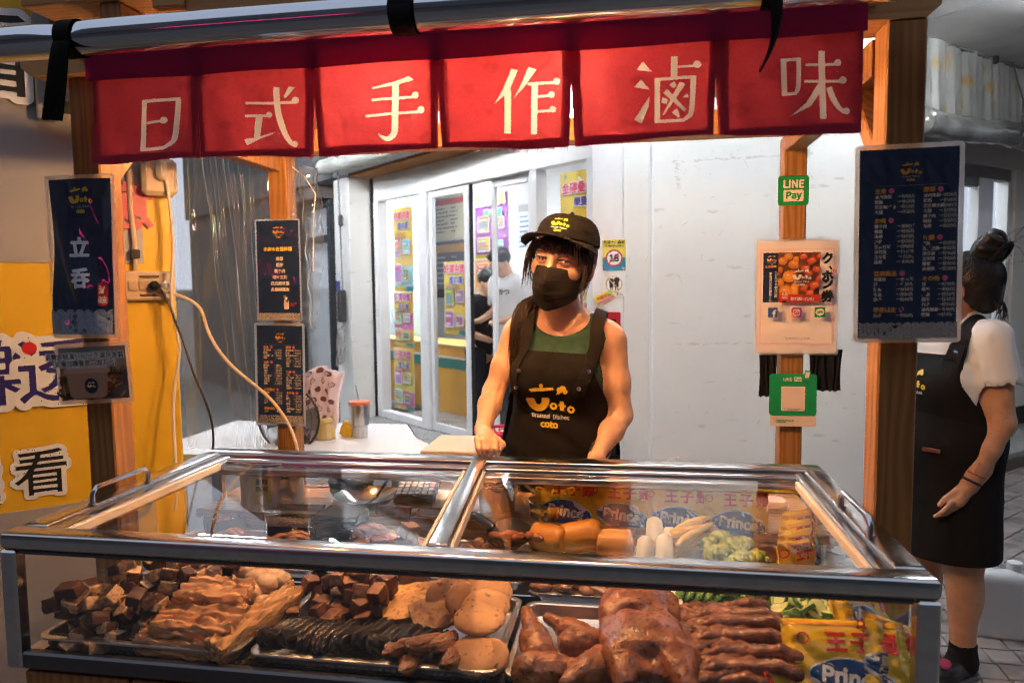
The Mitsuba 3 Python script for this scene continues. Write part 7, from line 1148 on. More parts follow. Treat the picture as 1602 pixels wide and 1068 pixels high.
for i, (x, y, z, rx, rz, s) in enumerate(((.875, .115, .842, 18, 5, .094), (.882, .150, .852, 26, -8, .092), (.878, .190, .858, 34, 4, .090), (.868, .225, .862, 42, 0, .088), (.855, .255, .858, 48, 6, .085), (.880, .055, .806, 30, -4, .090), (.905, .06, .802, 44, -30, .075), (.792, .195, .843, 62, 24, .080), (.815, .215, .846, 60, 40, .080), (.832, .170, .850, 66, 52, .078), (.80, .24, .848, 60, 15, .07))):
    m, U = blob('ball', s, s*.86, .024, 120+i, 0, .05, 1.8, 4)
    d = np.linalg.norm(U[:, :2], axis=1); m.vertices[:, 2] *= np.clip(.75+.5*d, .7, 1.1)
    c = tint((.60, .30, .12), (.46, .20, .075), 36, i, 150, (.16, .06, .02), .70)(m.vertices)
    solo('tofu_disc', place(m, (x, y, z), rx, 0, rz), 'food', 'smooth round caramel brown disc at the right end of the middle tray', 'food', np.clip(c, 0, 1), True, 'round braised discs')
# chicken legs
def limb(name, label, joints, h, c0, c1, group=None, amp=.0022, k=.014, mat='wet', seed=0):
    P = [(np.array(a), np.array(b), ra, rb) for a, b, ra, rb in joints]
    lo = np.min([np.minimum(a, b)-max(ra, rb) for a, b, ra, rb in P], 0)-.012; hi = np.max([np.maximum(a, b)+max(ra, rb) for a, b, ra, rb in P], 0)+.012
    def f(p):
        d = np.full(len(p), 1.0)
        for q in P: d = smin(d, cap_d(p, *q), k)
        return d-amp*2*(meshkit.fbm(p*70+seed, 3, seed)-.5)-amp*.8*(meshkit.noise(p*260, seed)-.5)
    m = nets(f, lo, hi, h)
    return solo(name, m, mat, label, 'food', np.clip(tint(c0, c1, 55, seed, 330, tuple(np.array(c1)*.45), .66)(m.vertices), 0, 1), True, group)
CH0, CH1 = (.32, .115, .042), (.17, .052, .019)
def drum(x, y, z, a, seed, up, s, lab):
    ca, sa = math.cos(a), math.sin(a); o = np.array((x, y, z)); d = np.array((ca, sa, up))
    limb('chicken_leg', lab, [(o-d*.012*s, o+d*.018*s, .031*s, .027*s), (o+d*.018*s, o+d*.060*s, .024*s, .012*s), (o+d*.060*s, o+d*.080*s, .0105*s, .011*s), (o-d*.02*s+[0, 0, .006], o-d*.03*s+[.008, .01, .004], .022*s, .016*s)], .0032, CH0, CH1, 'braised chicken legs', .0030, .016, 'wet', seed)
for a_, l_ in (((.985, .088, .806, 1.95, 201, .42, 1.0), 'chicken leg with its bone end pointing up at the left rim of the right tray'), ((1.058, .120, .806, .3, 202, .15, .9), 'chicken leg lying between the raised leg and the large duck'), ((1.000, .022, .800, .25, 203, .05, 1.12), 'big chicken leg at the front left corner of the right tray'), ((1.092, .050, .802, -2.2, 204, .1, 1.05), 'chicken leg touching the large duck at the front'), ((1.045, .165, .80, 2.6, 205, .2, .8), 'small chicken leg farthest back in the right tray'), ((1.068, .03, .796, .2, 206, .0, .9), 'chicken leg half hidden under the leg touching the duck')): drum(*a_, l_)
def bird(label, c, s, seed, ang):
    R = rot([0, 0, 1], ang)[:3, :3]
    def f(p):
        q = (p-c) @ R/s
        d = ell_d(q, (0, 0, 0), (.075, .098, .046))
        d = smin(d, ell_d(q, (-.030, .020, .020), (.044, .064, .034)), .03)
        d = smin(d, ell_d(q, (.032, .018, .020), (.044, .064, .034)), .03)
        d = smin(d, cap_d(q, (-.058, -.05, .0), (-.050, -.115, -.012), .034, .022), .03)
        d = smin(d, cap_d(q, (.058, -.05, .0), (.062, -.125, -.012), .034, .022), .03)
        d = smin(d, cap_d(q, (-.078, .05, .016), (-.082, -.01, .012), .018, .015), .018)
        d = smin(d, cap_d(q, (.078, .05, .010), (.088, -.02, -.004), .018, .015), .018)
        d = smax(d, -cap_d(q, (.002, -.078, .020), (.010, -.16, .005), .012, .026), .03)
        return (d-.020*(meshkit.fbm(q*20+seed, 3, seed)-.5)-.0026*(meshkit.fbm(q*120, 2, seed+2)-.5))*s
    m = nets(f, np.array(c)-.15*s, np.array(c)+[.15*s, .15*s, .10*s], .0042)
    return solo('braised_duck', m, 'wet', label, 'food', np.clip(tint((.29, .095, .038), (.15, .043, .016), 40, seed, 420, (.06, .018, .008), .62)(m.vertices), 0, 1), True)
bird('large glossy braised duck half lying in the middle of the right tray', np.array((1.172, .090, .824)), .84, 11, 4)
bird('second braised duck half lying behind the large one', np.array((1.160, .212, .832)), .74, 12, -12)
def foot(x, y, z, a, s, seed, lean=0.0):
    o = np.array((x, y, z)); r = np.random.default_rng(seed); J = []
    d = np.array((math.cos(a), math.sin(a), .10)); n = np.array((-d[1], d[0], 0))
    J.append((o, o+d*.060*s+[0, 0, .012], .0125*s, .0095*s)); J.append((o+d*.060*s+[0, 0, .012], o+d*.085*s+[0, 0, .004], .0095*s, .012*s))
    for q in (-.6, 0, .6):
        e = -d*.035*s+n*q*.030*s+[0, 0, .004]; J.append((o, o+e, .0105*s, .008*s)); J.append((o+e, o+e*1.9+[0, 0, -.012], .008*s, .0052*s))
    limb('duck_foot', 'dark braised duck foot in the layered heap right of the duck', J, .0030, (.26, .095, .042), (.105, .034, .015), 'braised duck feet', .0018, .008, 'wet', seed)
for i in range(17):
    row = i//3; foot(1.268+.026*(i % 3)+.010*(row % 2), .030+.038*row+.006*(i % 3), .800+.012*(i % 3)+.007*row*(1 if row < 4 else .6), -.15+.25*math.sin(i*2.1), 1.0, 400+i)
# back rows
for i in range(46):
    x, y = r_.uniform(.13, .43), r_.uniform(.345, .47)
    p = np.array([(x-.026, y, .820), (x-.008, y+.006, .829), (x+.010, y+.002, .829), (x+.028, y-.004, .819)])+[0, 0, r_.uniform(0, .03)]
    p = (p-[x, y, 0]) @ rot([0, 0, 1], r_.uniform(-60, 60))[:3, :3].T+[x, y, 0]
    m = tube(p, [.007, .010, .010, .006], 8, smooth=9); m.vertices = (m.vertices-[0, 0, p[:, 2].mean()])*[1, 1, .6]+[0, 0, p[:, 2].mean()]
    m = rough_up(m, .0012, 160, i)
    solo('meat_slice', m, 'wet', 'curled brown meat slice on the tray behind the tofu chunks', 'food', tint((.30, .13, .055), (.17, .065, .03), 70, i), True, 'curled meat slices')
for i, (x, y, z, s) in enumerate(heap(22, lambda r: (r.uniform(.49, .68), r.uniform(.345, .44)), lambda r: r.uniform(.030, .040), .79, 15)):
    tofu('dark_cube', 'dark brown cube on the tray behind the small tofu cubes', 'dark cubes on the rear tray', (x, y, z), (s, s*.9, s*.8), 700+i, (r_.uniform(-20, 20), r_.uniform(-20, 20), r_.uniform(0, 180)), .2, np.array((.12, .04, .018)), np.array((.25, .11, .05)))
chunk('meat_chunk', 'shaggy brown chunk of braised meat behind the steel front rail', (.536, .485, .845), (.105, .075, .065), 31, (0, 0, 20), (.20, .075, .035), (.10, .035, .016), 'wet', amp=.16, sc=4.5, sub=5)
for i, (x, y, z) in enumerate(((.590, .468, .845), (.618, .500, .842), (.612, .455, .828), (.650, .475, .836), (.560, .515, .83), (.74, .46, .826), (.772, .47, .828), (.80, .455, .822), (.725, .505, .835), (.79, .52, .826), (.82, .50, .824))):
    chunk('braised_egg', 'glossy brown braised egg near the slanted middle bar', (x, y, z), (.046, .036, .036), 140+i, (0, 10, i*55), (.33, .135, .05), (.24, .085, .028), 'wet', 'glossy braised eggs', amp=.015, sc=1.2)
for i in range(12):
    chunk('mushroom', 'dark brown mushroom cap on the small tray behind the chicken legs', (.96+.017*i, .345+.02*(i % 3)*1.2, .808+.008*(i % 2)), (.050, .042, .022), 160+i, (12*(i % 3-1), 0, i*37), (.13, .05, .022), (.22, .10, .04), 'wet', 'dark mushrooms', amp=.06, sc=2)
for i in range(5):
    m, U = blob('box', .020, .075, .018, 175+i, .6, .05, 2, 3)
    solo('mushroom_strip', place(m, (1.065+.022*i, .345+.004*(i % 2), .812), 8, 0, 60-8*i), 'wet', 'pale brown mushroom stem strip beside the mushroom caps', 'food', tint((.40, .20, .08), (.28, .12, .045), 70, i), True, 'pale mushroom strips')
for i, (x, y, z, a) in enumerate(((.955, .530, .848, -24), (1.030, .540, .852, 0), (1.108, .530, .842, 4))):
    m = mv(lathe([(0, -.047), (.026, -.047), (.034, -.040), (.036, -.01), (.036, .02), (.034, .040), (.026, .047), (0, .047)], 30), (0, 0, 0)); m = m.subdivide(); m = rough_up(m, .0025, 40, i)
    col = [((.62, .24, .03), (.54, .18, .02)), ((.66, .27, .04), (.58, .21, .025)), ((.62, .30, .09), (.54, .23, .06))][i]
    lab = ['orange braised radish chunk leaning left of the others', 'upright orange braised radish chunk in the middle', 'paler braised radish chunk on the right beside the white fish sticks'][i]
    solo('radish_chunk', mv(m, (x, y, z), ry=(90, 78, 90)[i], rz=a, s=(.9, 1.02, .92)[i]), 'wet', lab, 'food', tint(col[0], col[1], 40, i), True)
for i, (x, y, z, rx) in enumerate(((1.178, .500, .832, 70), (1.200, .545, .862, 60), (1.222, .500, .838, 62), (1.235, .545, .84, 70))):
    m = tube([(0, 0, -.040), (0, 0, -.030), (0, 0, 0), (0, 0, .030), (0, 0, .040)], [.010, .019, .020, .019, .009], 20)
    solo('fish_stick', mv(m, (x, y, z), rx=rx-90, rz=6*i-8), 'wet', 'smooth white rounded stick beside the baby corn', 'food', tint((.74, .66, .48), (.66, .56, .36), 40, i), True, 'white rounded sticks')
for i in range(11):
    row = i % 4; L_ = .11
    p = [(0, 0, 0), (L_*.35, 0, .004), (L_*.7, 0, .002), (L_, 0, -.002)]
    m = tube(p, [.0065, .0105, .0095, .0035], 10, smooth=26); U = m.vertices
    m.vertices = U+m.vertex_normals*(.0011*np.sin(U[:, 0]*700)*np.sin(np.arctan2(U[:, 1], U[:, 2]+1e-9)*5))[:, None]
    solo('baby_corn', mv(m, (1.226+.010*(i % 3), .505+.014*(i//3), .826+.012*row+.006*(i//4)), ry=-12-5*(i % 3), rz=22+6*(i % 3)), 'wet', 'yellow baby corn cob in the bundle between white sticks and broccoli', 'food', tint((.72, .49, .13), (.62, .38, .08), 80, i), True, 'baby corn cobs')
def floret(name, label, loc, s, seed, c0, c1, group):
    r = np.random.default_rng(seed); ms = [tube([(0, 0, -.035*s), (0, 0, 0)], [.008*s, .012*s], 9)]; cs = [np.tile((.34, .42, .12), (len(ms[0].vertices), 1))]
    for q in range(26):
        a, b = r.uniform(0, 2*PI), r.uniform(.1, 1.35); d = np.array((math.cos(a)*math.sin(b), math.sin(a)*math.sin(b), math.cos(b)*.75))
        m = trimesh.creation.icosphere(subdivisions=2, radius=.0085*s*r.uniform(.7, 1.2)); n = m.vertex_normals; m.vertices = m.vertices+n*((meshkit.noise(m.vertices*700, q)-.5)*.004*s)[:, None]+d*.024*s
        ms.append(m); k = r.random(); cs.append(np.tile(np.array(c0)*(1-k)+np.array(c1)*k, (len(m.vertices), 1))*(.8+.5*meshkit.noise(m.vertices*500, 3))[:, None])
    m = cat(ms); solo(name, mv(m, loc, rz=seed*37, rx=-18+(seed % 5)*7, ry=-12+(seed % 3)*12), 'wet', label, 'food', np.clip(np.vstack(cs), 0, 1), True, group)
for i, (x, y, z) in enumerate(((1.335, .490, .842), (1.365, .505, .850), (1.35, .535, .856), (1.385, .475, .836), (1.39, .52, .846), (1.32, .53, .84), (1.40, .55, .84), (1.37, .455, .83), (1.42, .49, .83))):
    floret('broccoli', 'yellowish green broccoli floret between the baby corn and the noodle packs', (x, y, z), .95, 500+i, (.22, .30, .03), (.34, .38, .05), 'broccoli florets in the tray')
for i, (x, y) in enumerate(((1.345, .345), (1.37, .335), (1.36, .365), (1.325, .35))):
    floret('broccoli', 'dark green broccoli floret in the small bowl behind the duck feet', (x, y, .812), .8, 520+i, (.03, .10, .015), (.14, .20, .03), 'broccoli florets in the small bowl')
for i in range(4):
    m, U = blob('box', .034, .10, .030, 190+i, .3, .04, 2, 4)
    solo('bamboo_shoot', place(m, (1.178+.017*i, .345+.006*(i % 2), .800), 10, 0, 18-4*i), 'wet', 'pale yellow bamboo shoot piece right of the mushroom tray', 'food', tint((.70, .62, .36), (.60, .50, .24), 50, i), True, 'pale bamboo shoots')
for i in range(16):
    x = 1.235+.0062*i
    p = [(x, .325, .802), (x+.008, .35, .816), (x+.014, .385, .812), (x+.02, .42, .808)]
    solo('green_bean', tube(np.array(p)+[0, 0, .004*(i % 3)], [.0035, .0058, .0058, .003], 8, smooth=12), 'wet', 'thin green vegetable stalk in the bundle behind the duck', 'food', tint((.07, .17, .025), (.16, .26, .05), 90, i), True, 'green stalks behind the duck')
def bowl(name, label, c, r0, r1, h, mat='steel', col=None, n=40, t=.0015, cat_='bowl'):
    x, y, z = c
    return solo(name, lathe([(0, 0), (r0*.9, 0), (r0, .004), (r1, h-.003), (r1+.003, h), (r1+.001, h+.001), (r1-t, h-.003), (r0-t, .0055), (0, .003)], n, c), mat, label, cat_, col, 40)
bowl('steel_bowl', 'round steel bowl of cucumber slices behind the noodle packs', (1.455, .235, .768), .055, .085, .062)
bowl('steel_bowl', 'small steel bowl of broccoli behind the duck feet', (1.350, .350, .775), .034, .052, .036)
for i, (x, y, z, s) in enumerate(heap(34, lambda r: (1.455+r.uniform(-.058, .058), .235+r.uniform(-.055, .055)), lambda r: .040, .792, 33, .34)):
    z = min(z, .842)
    m = mv(lathe([(0, -.0045), (.017, -.0045), (.0185, -.003), (.0185, .003), (.017, .0045), (0, .0045)], 22), (0, 0, 0)); U = m.vertices; d = np.hypot(U[:, 0], U[:, 1])
    c = np.where((d > .0172)[:, None], (.03, .11, .012), (.58, .62, .24)); m.vertices = U*[1, 1.3, 1]
    solo('cucumber_slice', place(m, (x, y, z), r_.uniform(-55, 55), r_.uniform(-40, 40), r_.uniform(0, 180)), 'wet', 'thick cucumber slice with dark green rind in the steel bowl', 'food', c, True, 'cucumber slices in the bowl')

# ---- noodle packs
def pillow(w, h, t, seed):
    def f(x, y):
        e = np.clip((w/2-np.abs(x))/.020, 0, 1)*np.clip((h/2-np.abs(y))/.012, 0, 1)
        b = np.sqrt(np.maximum(0, 1-(2*np.abs(x)/w)**6))*np.sqrt(np.maximum(0, 1-(2*np.abs(y)/h)**4))
        cr = .0016*np.sin(y*900)*np.clip(1-(w/2-np.abs(x))/.014, 0, 1)
        n = meshkit.fbm(np.stack([x*30+seed, y*30, x*0], -1), 3, seed)-.5
        wr = .006*n+.0035*np.sin((x*.6+y)*140+9*n)*np.clip(np.abs(x)/w*2, 0, 1)
        return t/2*b*np.minimum(1, e*1.4)+cr+wr*np.minimum(1, e)
    return f
def noodle(label, M, seed, w=.178, h=.150, t=.030, grp='yellow instant noodle packs'):
    k = thing('noodle_pack', label, 'noodle pack', grp)
    fz = pillow(w, h, t, seed)
    nx, ny = 44, 34
    fr_ = grid(lambda u, v: np.stack([(u-.5)*w, (v-.5)*h, fz((u-.5)*w, (v-.5)*h)], 1), nx, ny)
    bk = grid(lambda u, v: np.stack([(u-.5)*w, (v-.5)*h, -fz((u-.5)*w, (v-.5)*h)*.9-.0006], 1), nx, ny); bk.faces = bk.faces[:, ::-1]
    YC = np.array((.78, .47, .015))
    part(k, 'wrapper', tf(cat(fr_, bk), M), 'gloss', lambda v: np.tile(YC, (len(v), 1)), True)
    L = [(sbox(-w/2+.002, h/2-.012, w/2-.002, h/2-.004), (.70, .30, .02)), (sbox(-w/2+.012, -h/2+.002, w/2-.012, -h/2+.014), (.72, .55, .10))]
    ch = text('王子麵', .033, -.030, .022, .035, gap=.12); L.append((ch, (.66, .035, .015)))
    L.append((circ(-.062, .038, .009).difference(circ(-.062, .038, .0065)), (.66, .05, .02)))
    bl = unary_union([affinity.rotate(affinity.scale(circ(0, 0, 1, 8), .062, .023), -8), affinity.rotate(affinity.scale(circ(0, 0, 1, 8), .052, .030), -8), circ(.04, -.012, .022)]); bl = affinity.translate(bl, .004, -.022)
    L.append((bl.buffer(.003), (.60, .60, .56))); L.append((bl, (.012, .055, .20)))
    pr = affinity.rotate(text('Prince', .030, .003, -.030, .055, 'c'), -8); L.append((pr.buffer(.0022), (.02, .03, .08))); L.append((pr, (.74, .70, .64)))
    for q in range(7): L.append((sbox(-w/2+.014, .0-.006*q, -w/2+.014+.012, .002-.006*q), (.5, .3, .02)))
    ms, cs = [], []
    for i, (g, c) in enumerate(L):
        m = flat(g.segmentize(.014))
        m = trimesh.Trimesh(*trimesh.remesh.subdivide_to_size(m.vertices, m.faces, .018, max_iter=14), process=False)
        m.vertices[:, 2] = fz(m.vertices[:, 0], m.vertices[:, 1])+.0007+.0004*i; ms.append(m); cs.append(np.tile(c, (len(m.vertices), 1)))
    part(k, 'print', tf(cat(ms), M), 'gloss', np.vstack(cs), True)
def pose(loc, rx=0, ry=0, rz=0):
    M = rot([0, 0, 1], rz) @ rot([0, 1, 0], ry) @ rot([1, 0, 0], rx); M[:3, 3] = loc; return M
for i in range(4): noodle(['yellow noodle pack standing upright in the row, first behind the radish chunks', 'yellow noodle pack standing second in the row behind the white sticks', 'yellow noodle pack standing third in the row behind the baby corn', 'yellow noodle pack standing last in the row behind the broccoli'][i], pose((.985+.135*i, .628-.004*i, .905-.003*i), 82, 0, -3+2*i), 600+i, .150, .128, .022)
noodle('front yellow noodle pack tilted towards the glass in the right corner', pose((1.482, .048, .835), 56, -3, -4), 610, .185, .140, .036)
noodle('yellow noodle pack lying back behind the front pack', pose((1.468, .098, .836), 18, -6, -10), 611, .150, .120, .032)
noodle('yellow noodle pack tipped on its side against the right glass', pose((1.540, .175, .862), 52, 30, 34), 612, .165, .115, .032)
noodle('yellow noodle pack squeezed upright in the front right corner', pose((1.552, .062, .842), 60, 24, 24), 613, .11, .13, .03)
noodle('yellow noodle pack lying low beside the duck feet', pose((1.408, .050, .800), 50, 0, 60), 614, .11, .10, .026)
for i in range(7): noodle('yellow noodle pack standing edge on in the rear right stack', pose((1.475+.008*i, .36+.032*i, .868+.006*(i % 2)), 78, 8, 52), 620+i, .140, .120, .030, 'noodle packs stacked edge on')
# ================================================================ things on the worktop and behind the stall
ZW = .8585
part(ct, 'worktop', bb(1.16, 1.6, .8655, 1.06, .835, .858, .003), 'wood_beam', smooth=False)
def cyl(r, h, c, n=36, b=.002): return lathe([(0, 0), (r-b, 0), (r, b), (r, h-b), (r-b, h), (0, h)], n, c)
# cream tin
t = thing('food_tin', 'large cream tin with a metal lid and yellow label on the worktop', 'tin')
c0 = (.185, .672, ZW)
part(t, 'body', cyl(.082, .118, c0, 48), 'satin', (.66, .58, .46), 40); part(t, 'lid', lathe([(0, .122), (.074, .122), (.078, .126), (.084, .126), (.086, .122), (.084, .112)], 48, c0), 'steel', None, 40)
def wrap(cx, cy, r, a0): return lambda v: np.c_[cx+(r+v[:, 2])*np.sin((v[:, 0])/r+a0), cy-(r+v[:, 2])*np.cos((v[:, 0])/r+a0), v[:, 1]]
def bent(parent, name, layers, fn, mat='print', dz=.0004, z0=.0006, sub=.008):
    ms, cs = [], []
    for i, (g, c) in enumerate(layers):
        m = flat(g.segmentize(sub)); m = trimesh.Trimesh(*trimesh.remesh.subdivide_to_size(m.vertices, m.faces, sub, max_iter=14), process=False)
        m.vertices[:, 2] = z0+i*dz; m.vertices = fn(m.vertices); ms.append(m); cs.append(np.tile(c, (len(m.vertices), 1)))
    return part(parent, name, cat(ms), mat, np.vstack(cs), True)
bent(t, 'label', [(rr(-.022, ZW+.022, .022, ZW+.100, .006), (.72, .50, .10)), (unary_union([text('甜味', .016, -.015, ZW+.075, .03), text('糯米', .016, -.015, ZW+.056, .03)]), (.10, .05, .03)), (circ(.0, ZW+.036, .010), (.7, .62, .5)), (text('料理', .010, .050, ZW+.082, .03), (.03, .03, .03))], wrap(c0[0], c0[1], .082, .15))
def heap_bowl(): pass
t = thing('black_pot', 'dark round pot with brown food inside at the left end', 'pot')
part(t, 'pot', lathe([(0, 0), (.045, 0), (.052, .006), (.058, .055), (.060, .056), (.057, .055), (.050, .008), (0, .006)], 40, (.088, .600, .791)), 'satin', (.035, .032, .032), 40)
for i in range(9): chunk('braised_egg', 'small brown morsel inside the dark round pot', (.088+.028*math.cos(i*2.2), .600+.028*math.sin(i*2.2), .838), (.030, .026, .022), 240+i, (0, 0, i*50), (.22, .10, .05), (.10, .04, .02), 'wet', 'morsels in the dark pot', sub=3)
t = thing('glass_dish', 'small glass dish near the left side glass', 'dish'); part(t, 'dish', lathe([(0, 0), (.022, 0), (.030, .022), (.029, .0225), (.021, .002), (0, .002)], 32, (.075, .47, .812)), 'gloss', (.5, .45, .42), 40); part(t, 'sauce', mv(trimesh.creation.cylinder(radius=.026, height=.002, sections=28), (.075, .47, .829)), 'wet', (.22, .09, .04))
# black paper stacks with a wave band
for k, (x0, x1, lab) in enumerate(((.262, .388, 'stack of black printed paper sleeves with a pale wave band, left of two'), (.395, .500, 'plain stack of black paper sleeves, right of two'))):
    t = thing('sleeve_stack', lab, 'paper stack')
    n = 14
    for i in range(n): part(t, 'sleeve', mv(bx((0, 0, 0), (x1-x0, .082, .0068), .0012), ((x0+x1)/2+rng.uniform(-.0015, .0015), .520+rng.uniform(-.002, .002), .794+.0075*i), rz=rng.uniform(-1, 1)+(-2 if k else 2)), 'matte', jit((.016, .017, .020), .1), False)
    if k == 0:
        Q = frame((x0+.004, .475, .80), (1, .035, 0)); w_ = .118
        sheet(t, 'print', [(sbox(0, 0, w_, .096), (.014, .015, .018))]+waves(w_, .066, .022, 9, (.03, .03, .034), (.40, .36, .32))+[(Polygon([(.082, .012), (.095, .012), (.096, .036), (.090, .052), (.084, .050), (.080, .034)]), (.40, .33, .28)), (sbox(.099, .028, .113, .031), (.4, .05, .05)), (sbox(.099, .022, .110, .025), (.4, .05, .05))], Q)
# black bag and ladle
m, U = blob('ball', .125, .085, .085, 5, 0, .22, 1.9, 5); m.vertices[:, 2] += .02*np.clip(.12-np.abs(U[:, 0]+.05), 0, 1)*6*np.clip(U[:, 2], 0, 1)
solo('black_bag', mv(m, (.365, .765, ZW+.030)), 'cloth', 'crumpled black cloth bag on the worktop behind the glass', 'bag', (.022, .024, .027), True)
t = thing('ladle', 'black ladle lying behind the crumpled black bag', 'ladle'); part(t, 'bowl', mv(lathe([(0, -.018), (.02, -.014), (.034, 0), (.033, .001), (.019, -.012), (0, -.016)], 28), (.40, .815, ZW+.045), rx=20), 'satin', (.02, .02, .022), 40); part(t, 'handle', tube([(.43, .82, ZW+.05), (.50, .825, ZW+.06), (.57, .83, ZW+.055)], [.005, .006, .010], 10), 'satin', (.025, .025, .027))
t = thing('wire_skimmer', 'wire skimmer with a wooden handle beside the cream tin', 'skimmer'); part(t, 'handle', tube([(.275, .77, ZW+.03), (.32, .75, ZW+.045), (.39, .735, ZW+.075)], .0025, 8), 'steel'); part(t, 'ring', tube([(.265+.045*math.cos(a), .80+.035*math.sin(a), ZW+.02) for a in np.linspace(0, 2*PI, 30)], .0025, 8, cap=False), 'steel')
bowl('steel_bowl', 'shallow shiny steel bowl behind the right sleeve stack', (.452, .672, ZW), .05, .083, .034)
t = thing('spoon', 'spoon with a blue handle standing in the shallow steel bowl', 'spoon'); part(t, 'handle', tube([(.470, .70, ZW+.02), (.487, .735, ZW+.055)], [.003, .005], 10), 'satin', (.03, .06, .22)); part(t, 'tip', tube([(.452, .675, ZW+.006), (.470, .70, ZW+.02)], [.004, .003], 8), 'steel')
# notebook and calculator
t = thing('notebook', 'open white notebook with a curled page under the calculator', 'notebook')
part(t, 'pages', mv(bx((0, 0, 0), (.135, .155, .008), .002), (.605, .742, ZW+.004), rz=4), 'matte', (.66, .56, .46), False)
part(t, 'curled_page', mv(tube([(0, -.075, 0), (0, .075, 0)], .010, 16), (.668, .745, ZW+.016), rz=4), 'matte', (.70, .60, .50))
t = thing('calculator', 'black calculator with pale keys lying on the notebook', 'calculator')
Q = np.eye(4); Q = rot([0, 0, 1], 7) @ rot([1, 0, 0], 8); Q[:3, 3] = (.572, .742, ZW+.030)
part(t, 'body', tf(bx((0, 0, 0), (.110, .135, .024), .005), Q), 'satin', (.020, .019, .019)); part(t, 'display', tf(bx((0, .048, .0125), (.09, .026, .002), .0008), Q), 'gloss', (.10, .12, .10))
for i in range(6):
    for j in range(4): part(t, 'key', tf(bx((-.043+i*.0172, -.050+j*.0215, .0132), (.0135, .0165, .005), .0015), Q), 'satin', (.62, .55, .50) if not (i == 5 and j > 1) else (.5, .12, .10), False)
# knife
t = thing('knife', 'kitchen knife with a ridged wooden handle lying across the middle', 'knife')
hp = np.linspace(0, 1, 40); hr = .0125+.0020*np.abs(np.sin(hp*PI*6))-.002*(hp > .95)
part(t, 'handle', tube(np.c_[.505+.095*hp, .604-.004*hp, .873+0*hp], hr, 20), 'satin', tint((.20, .07, .045), (.12, .04, .025), 60), True)
part(t, 'ferrule', tube([(.601, .600, .873), (.616, .599, .873)], .0095, 18), 'chrome'); part(t, 'blade', mv(bx((0, 0, 0), (.16, .034, .0025), .001), (.698, .596, .873), rz=-2, rx=14), 'dark_metal')
# pots, mug, cups, bags
t = thing('sauce_pot', 'steel pot of dark red sauce behind the orange radish chunks', 'pot')
part(t, 'pot', lathe([(0, 0), (.058, 0), (.062, .004), (.063, .058), (.066, .060), (.0635, .061), (.0605, .058), (.060, .005), (0, .003)], 44, (.952, .672, ZW-.02)), 'steel', None, 40); part(t, 'sauce', mv(trimesh.creation.cylinder(radius=.060, height=.002, sections=36), (.952, .672, ZW+.020)), 'wet', (.10, .014, .012), False)
t = thing('tongs', 'long steel tongs leaning out of the sauce pot towards the glass', 'tongs'); part(t, 'arm', tube([(.826, .79, ZW+.078), (.950, .640, ZW+.030)], .0042, 10), 'chrome'); part(t, 'arm', tube([(.832, .80, ZW+.062), (.945, .652, ZW+.024)], .0036, 10), 'dark_metal'); part(t, 'hinge', mv(trimesh.creation.icosphere(subdivisions=2, radius=.006), (.826, .793, ZW+.074)), 'chrome')
t = thing('steel_cup', 'tall steel bowl lined with a clear bag left of the sauce pot', 'bowl'); cc = (.800, .700, ZW)
part(t, 'bowl', lathe([(0, 0), (.04, 0), (.045, .004), (.056, .070), (.0545, .070), (.044, .006), (0, .003)], 40, cc), 'steel', None, 40)
part(t, 'bag_lining', rough_up(lathe([(.0545, .045), (.0565, .078), (.060, .080), (.064, .055), (.068, .03), (.074, .012)], 60, cc), .006, 60, 3), 'film', None, True)
for i in range(14): part(t, 'shred', tube([(cc[0]+r_.uniform(-.03, .03), cc[1]+r_.uniform(-.03, .03), ZW+.052), (cc[0]+r_.uniform(-.03, .03), cc[1]+r_.uniform(-.03, .03), ZW+.064)], .003, 6), 'wet', (.62, .42, .06))
t = thing('black_scoop', 'black plastic scoop holding brown sauce in front of the steel bowl', 'scoop')
part(t, 'bowl', mv(lathe([(0, -.02), (.03, -.016), (.05, .006), (.051, .008), (.029, -.013), (0, -.017)], 32), (.862, .520, .852), rx=18, s=1.1), 'gloss', (.015, .015, .017), 40); part(t, 'handle', tube([(.82, .53, .865), (.775, .55, .885), (.74, .57, .875)], [.012, .009, .008], 12, smooth=16), 'gloss', (.015, .015, .017))
for i in range(5): chunk('sausage_slice', 'shiny reddish brown sausage slice lying by the black scoop', (.845+.022*i, .500+.012*(i % 2), .858), (.060, .022, .020), 260+i, (0, 12, 20+i*24), (.30, .10, .035), (.20, .06, .02), 'wet', 'shiny sausage slices', amp=.05, sub=3)
t = thing('measuring_mug', 'clear measuring mug of ground peanuts with a yellow band near the woman', 'mug'); cc = (1.112, .742, ZW)
part(t, 'mug', lathe([(0, 0), (.040, 0), (.046, .003), (.052, .088), (.0505, .088), (.0445, .005), (0, .004)], 40, cc), 'film', None, 40)
part(t, 'band', lathe([(.0465, .014), (.0482, .036)], 40, cc), 'satin', (.62, .40, .04), True)
part(t, 'handle', tube([(cc[0]-.048, cc[1]-.01, ZW+.076), (cc[0]-.085, cc[1]-.02, ZW+.070), (cc[0]-.094, cc[1]-.022, ZW+.045), (cc[0]-.078, cc[1]-.018, ZW+.02), (cc[0]-.045, cc[1]-.01, ZW+.016)], .0055, 12, smooth=30), 'gloss', (.30, .27, .24))
m = mv(trimesh.creation.cylinder(radius=.043, height=.045, sections=40), (cc[0], cc[1], ZW+.034)); part(t, 'peanuts', m, 'food', tint((.62, .36, .14), (.50, .25, .08), 300), False)
cr = [mv(trimesh.creation.icosphere(subdivisions=1, radius=.0036), (cc[0]+.043*math.sqrt(r_.random())*math.cos(a), cc[1]+.043*math.sqrt(r_.random())*math.sin(a), ZW+.058+.016*r_.random())) for a in r_.uniform(0, 2*PI, 230)]
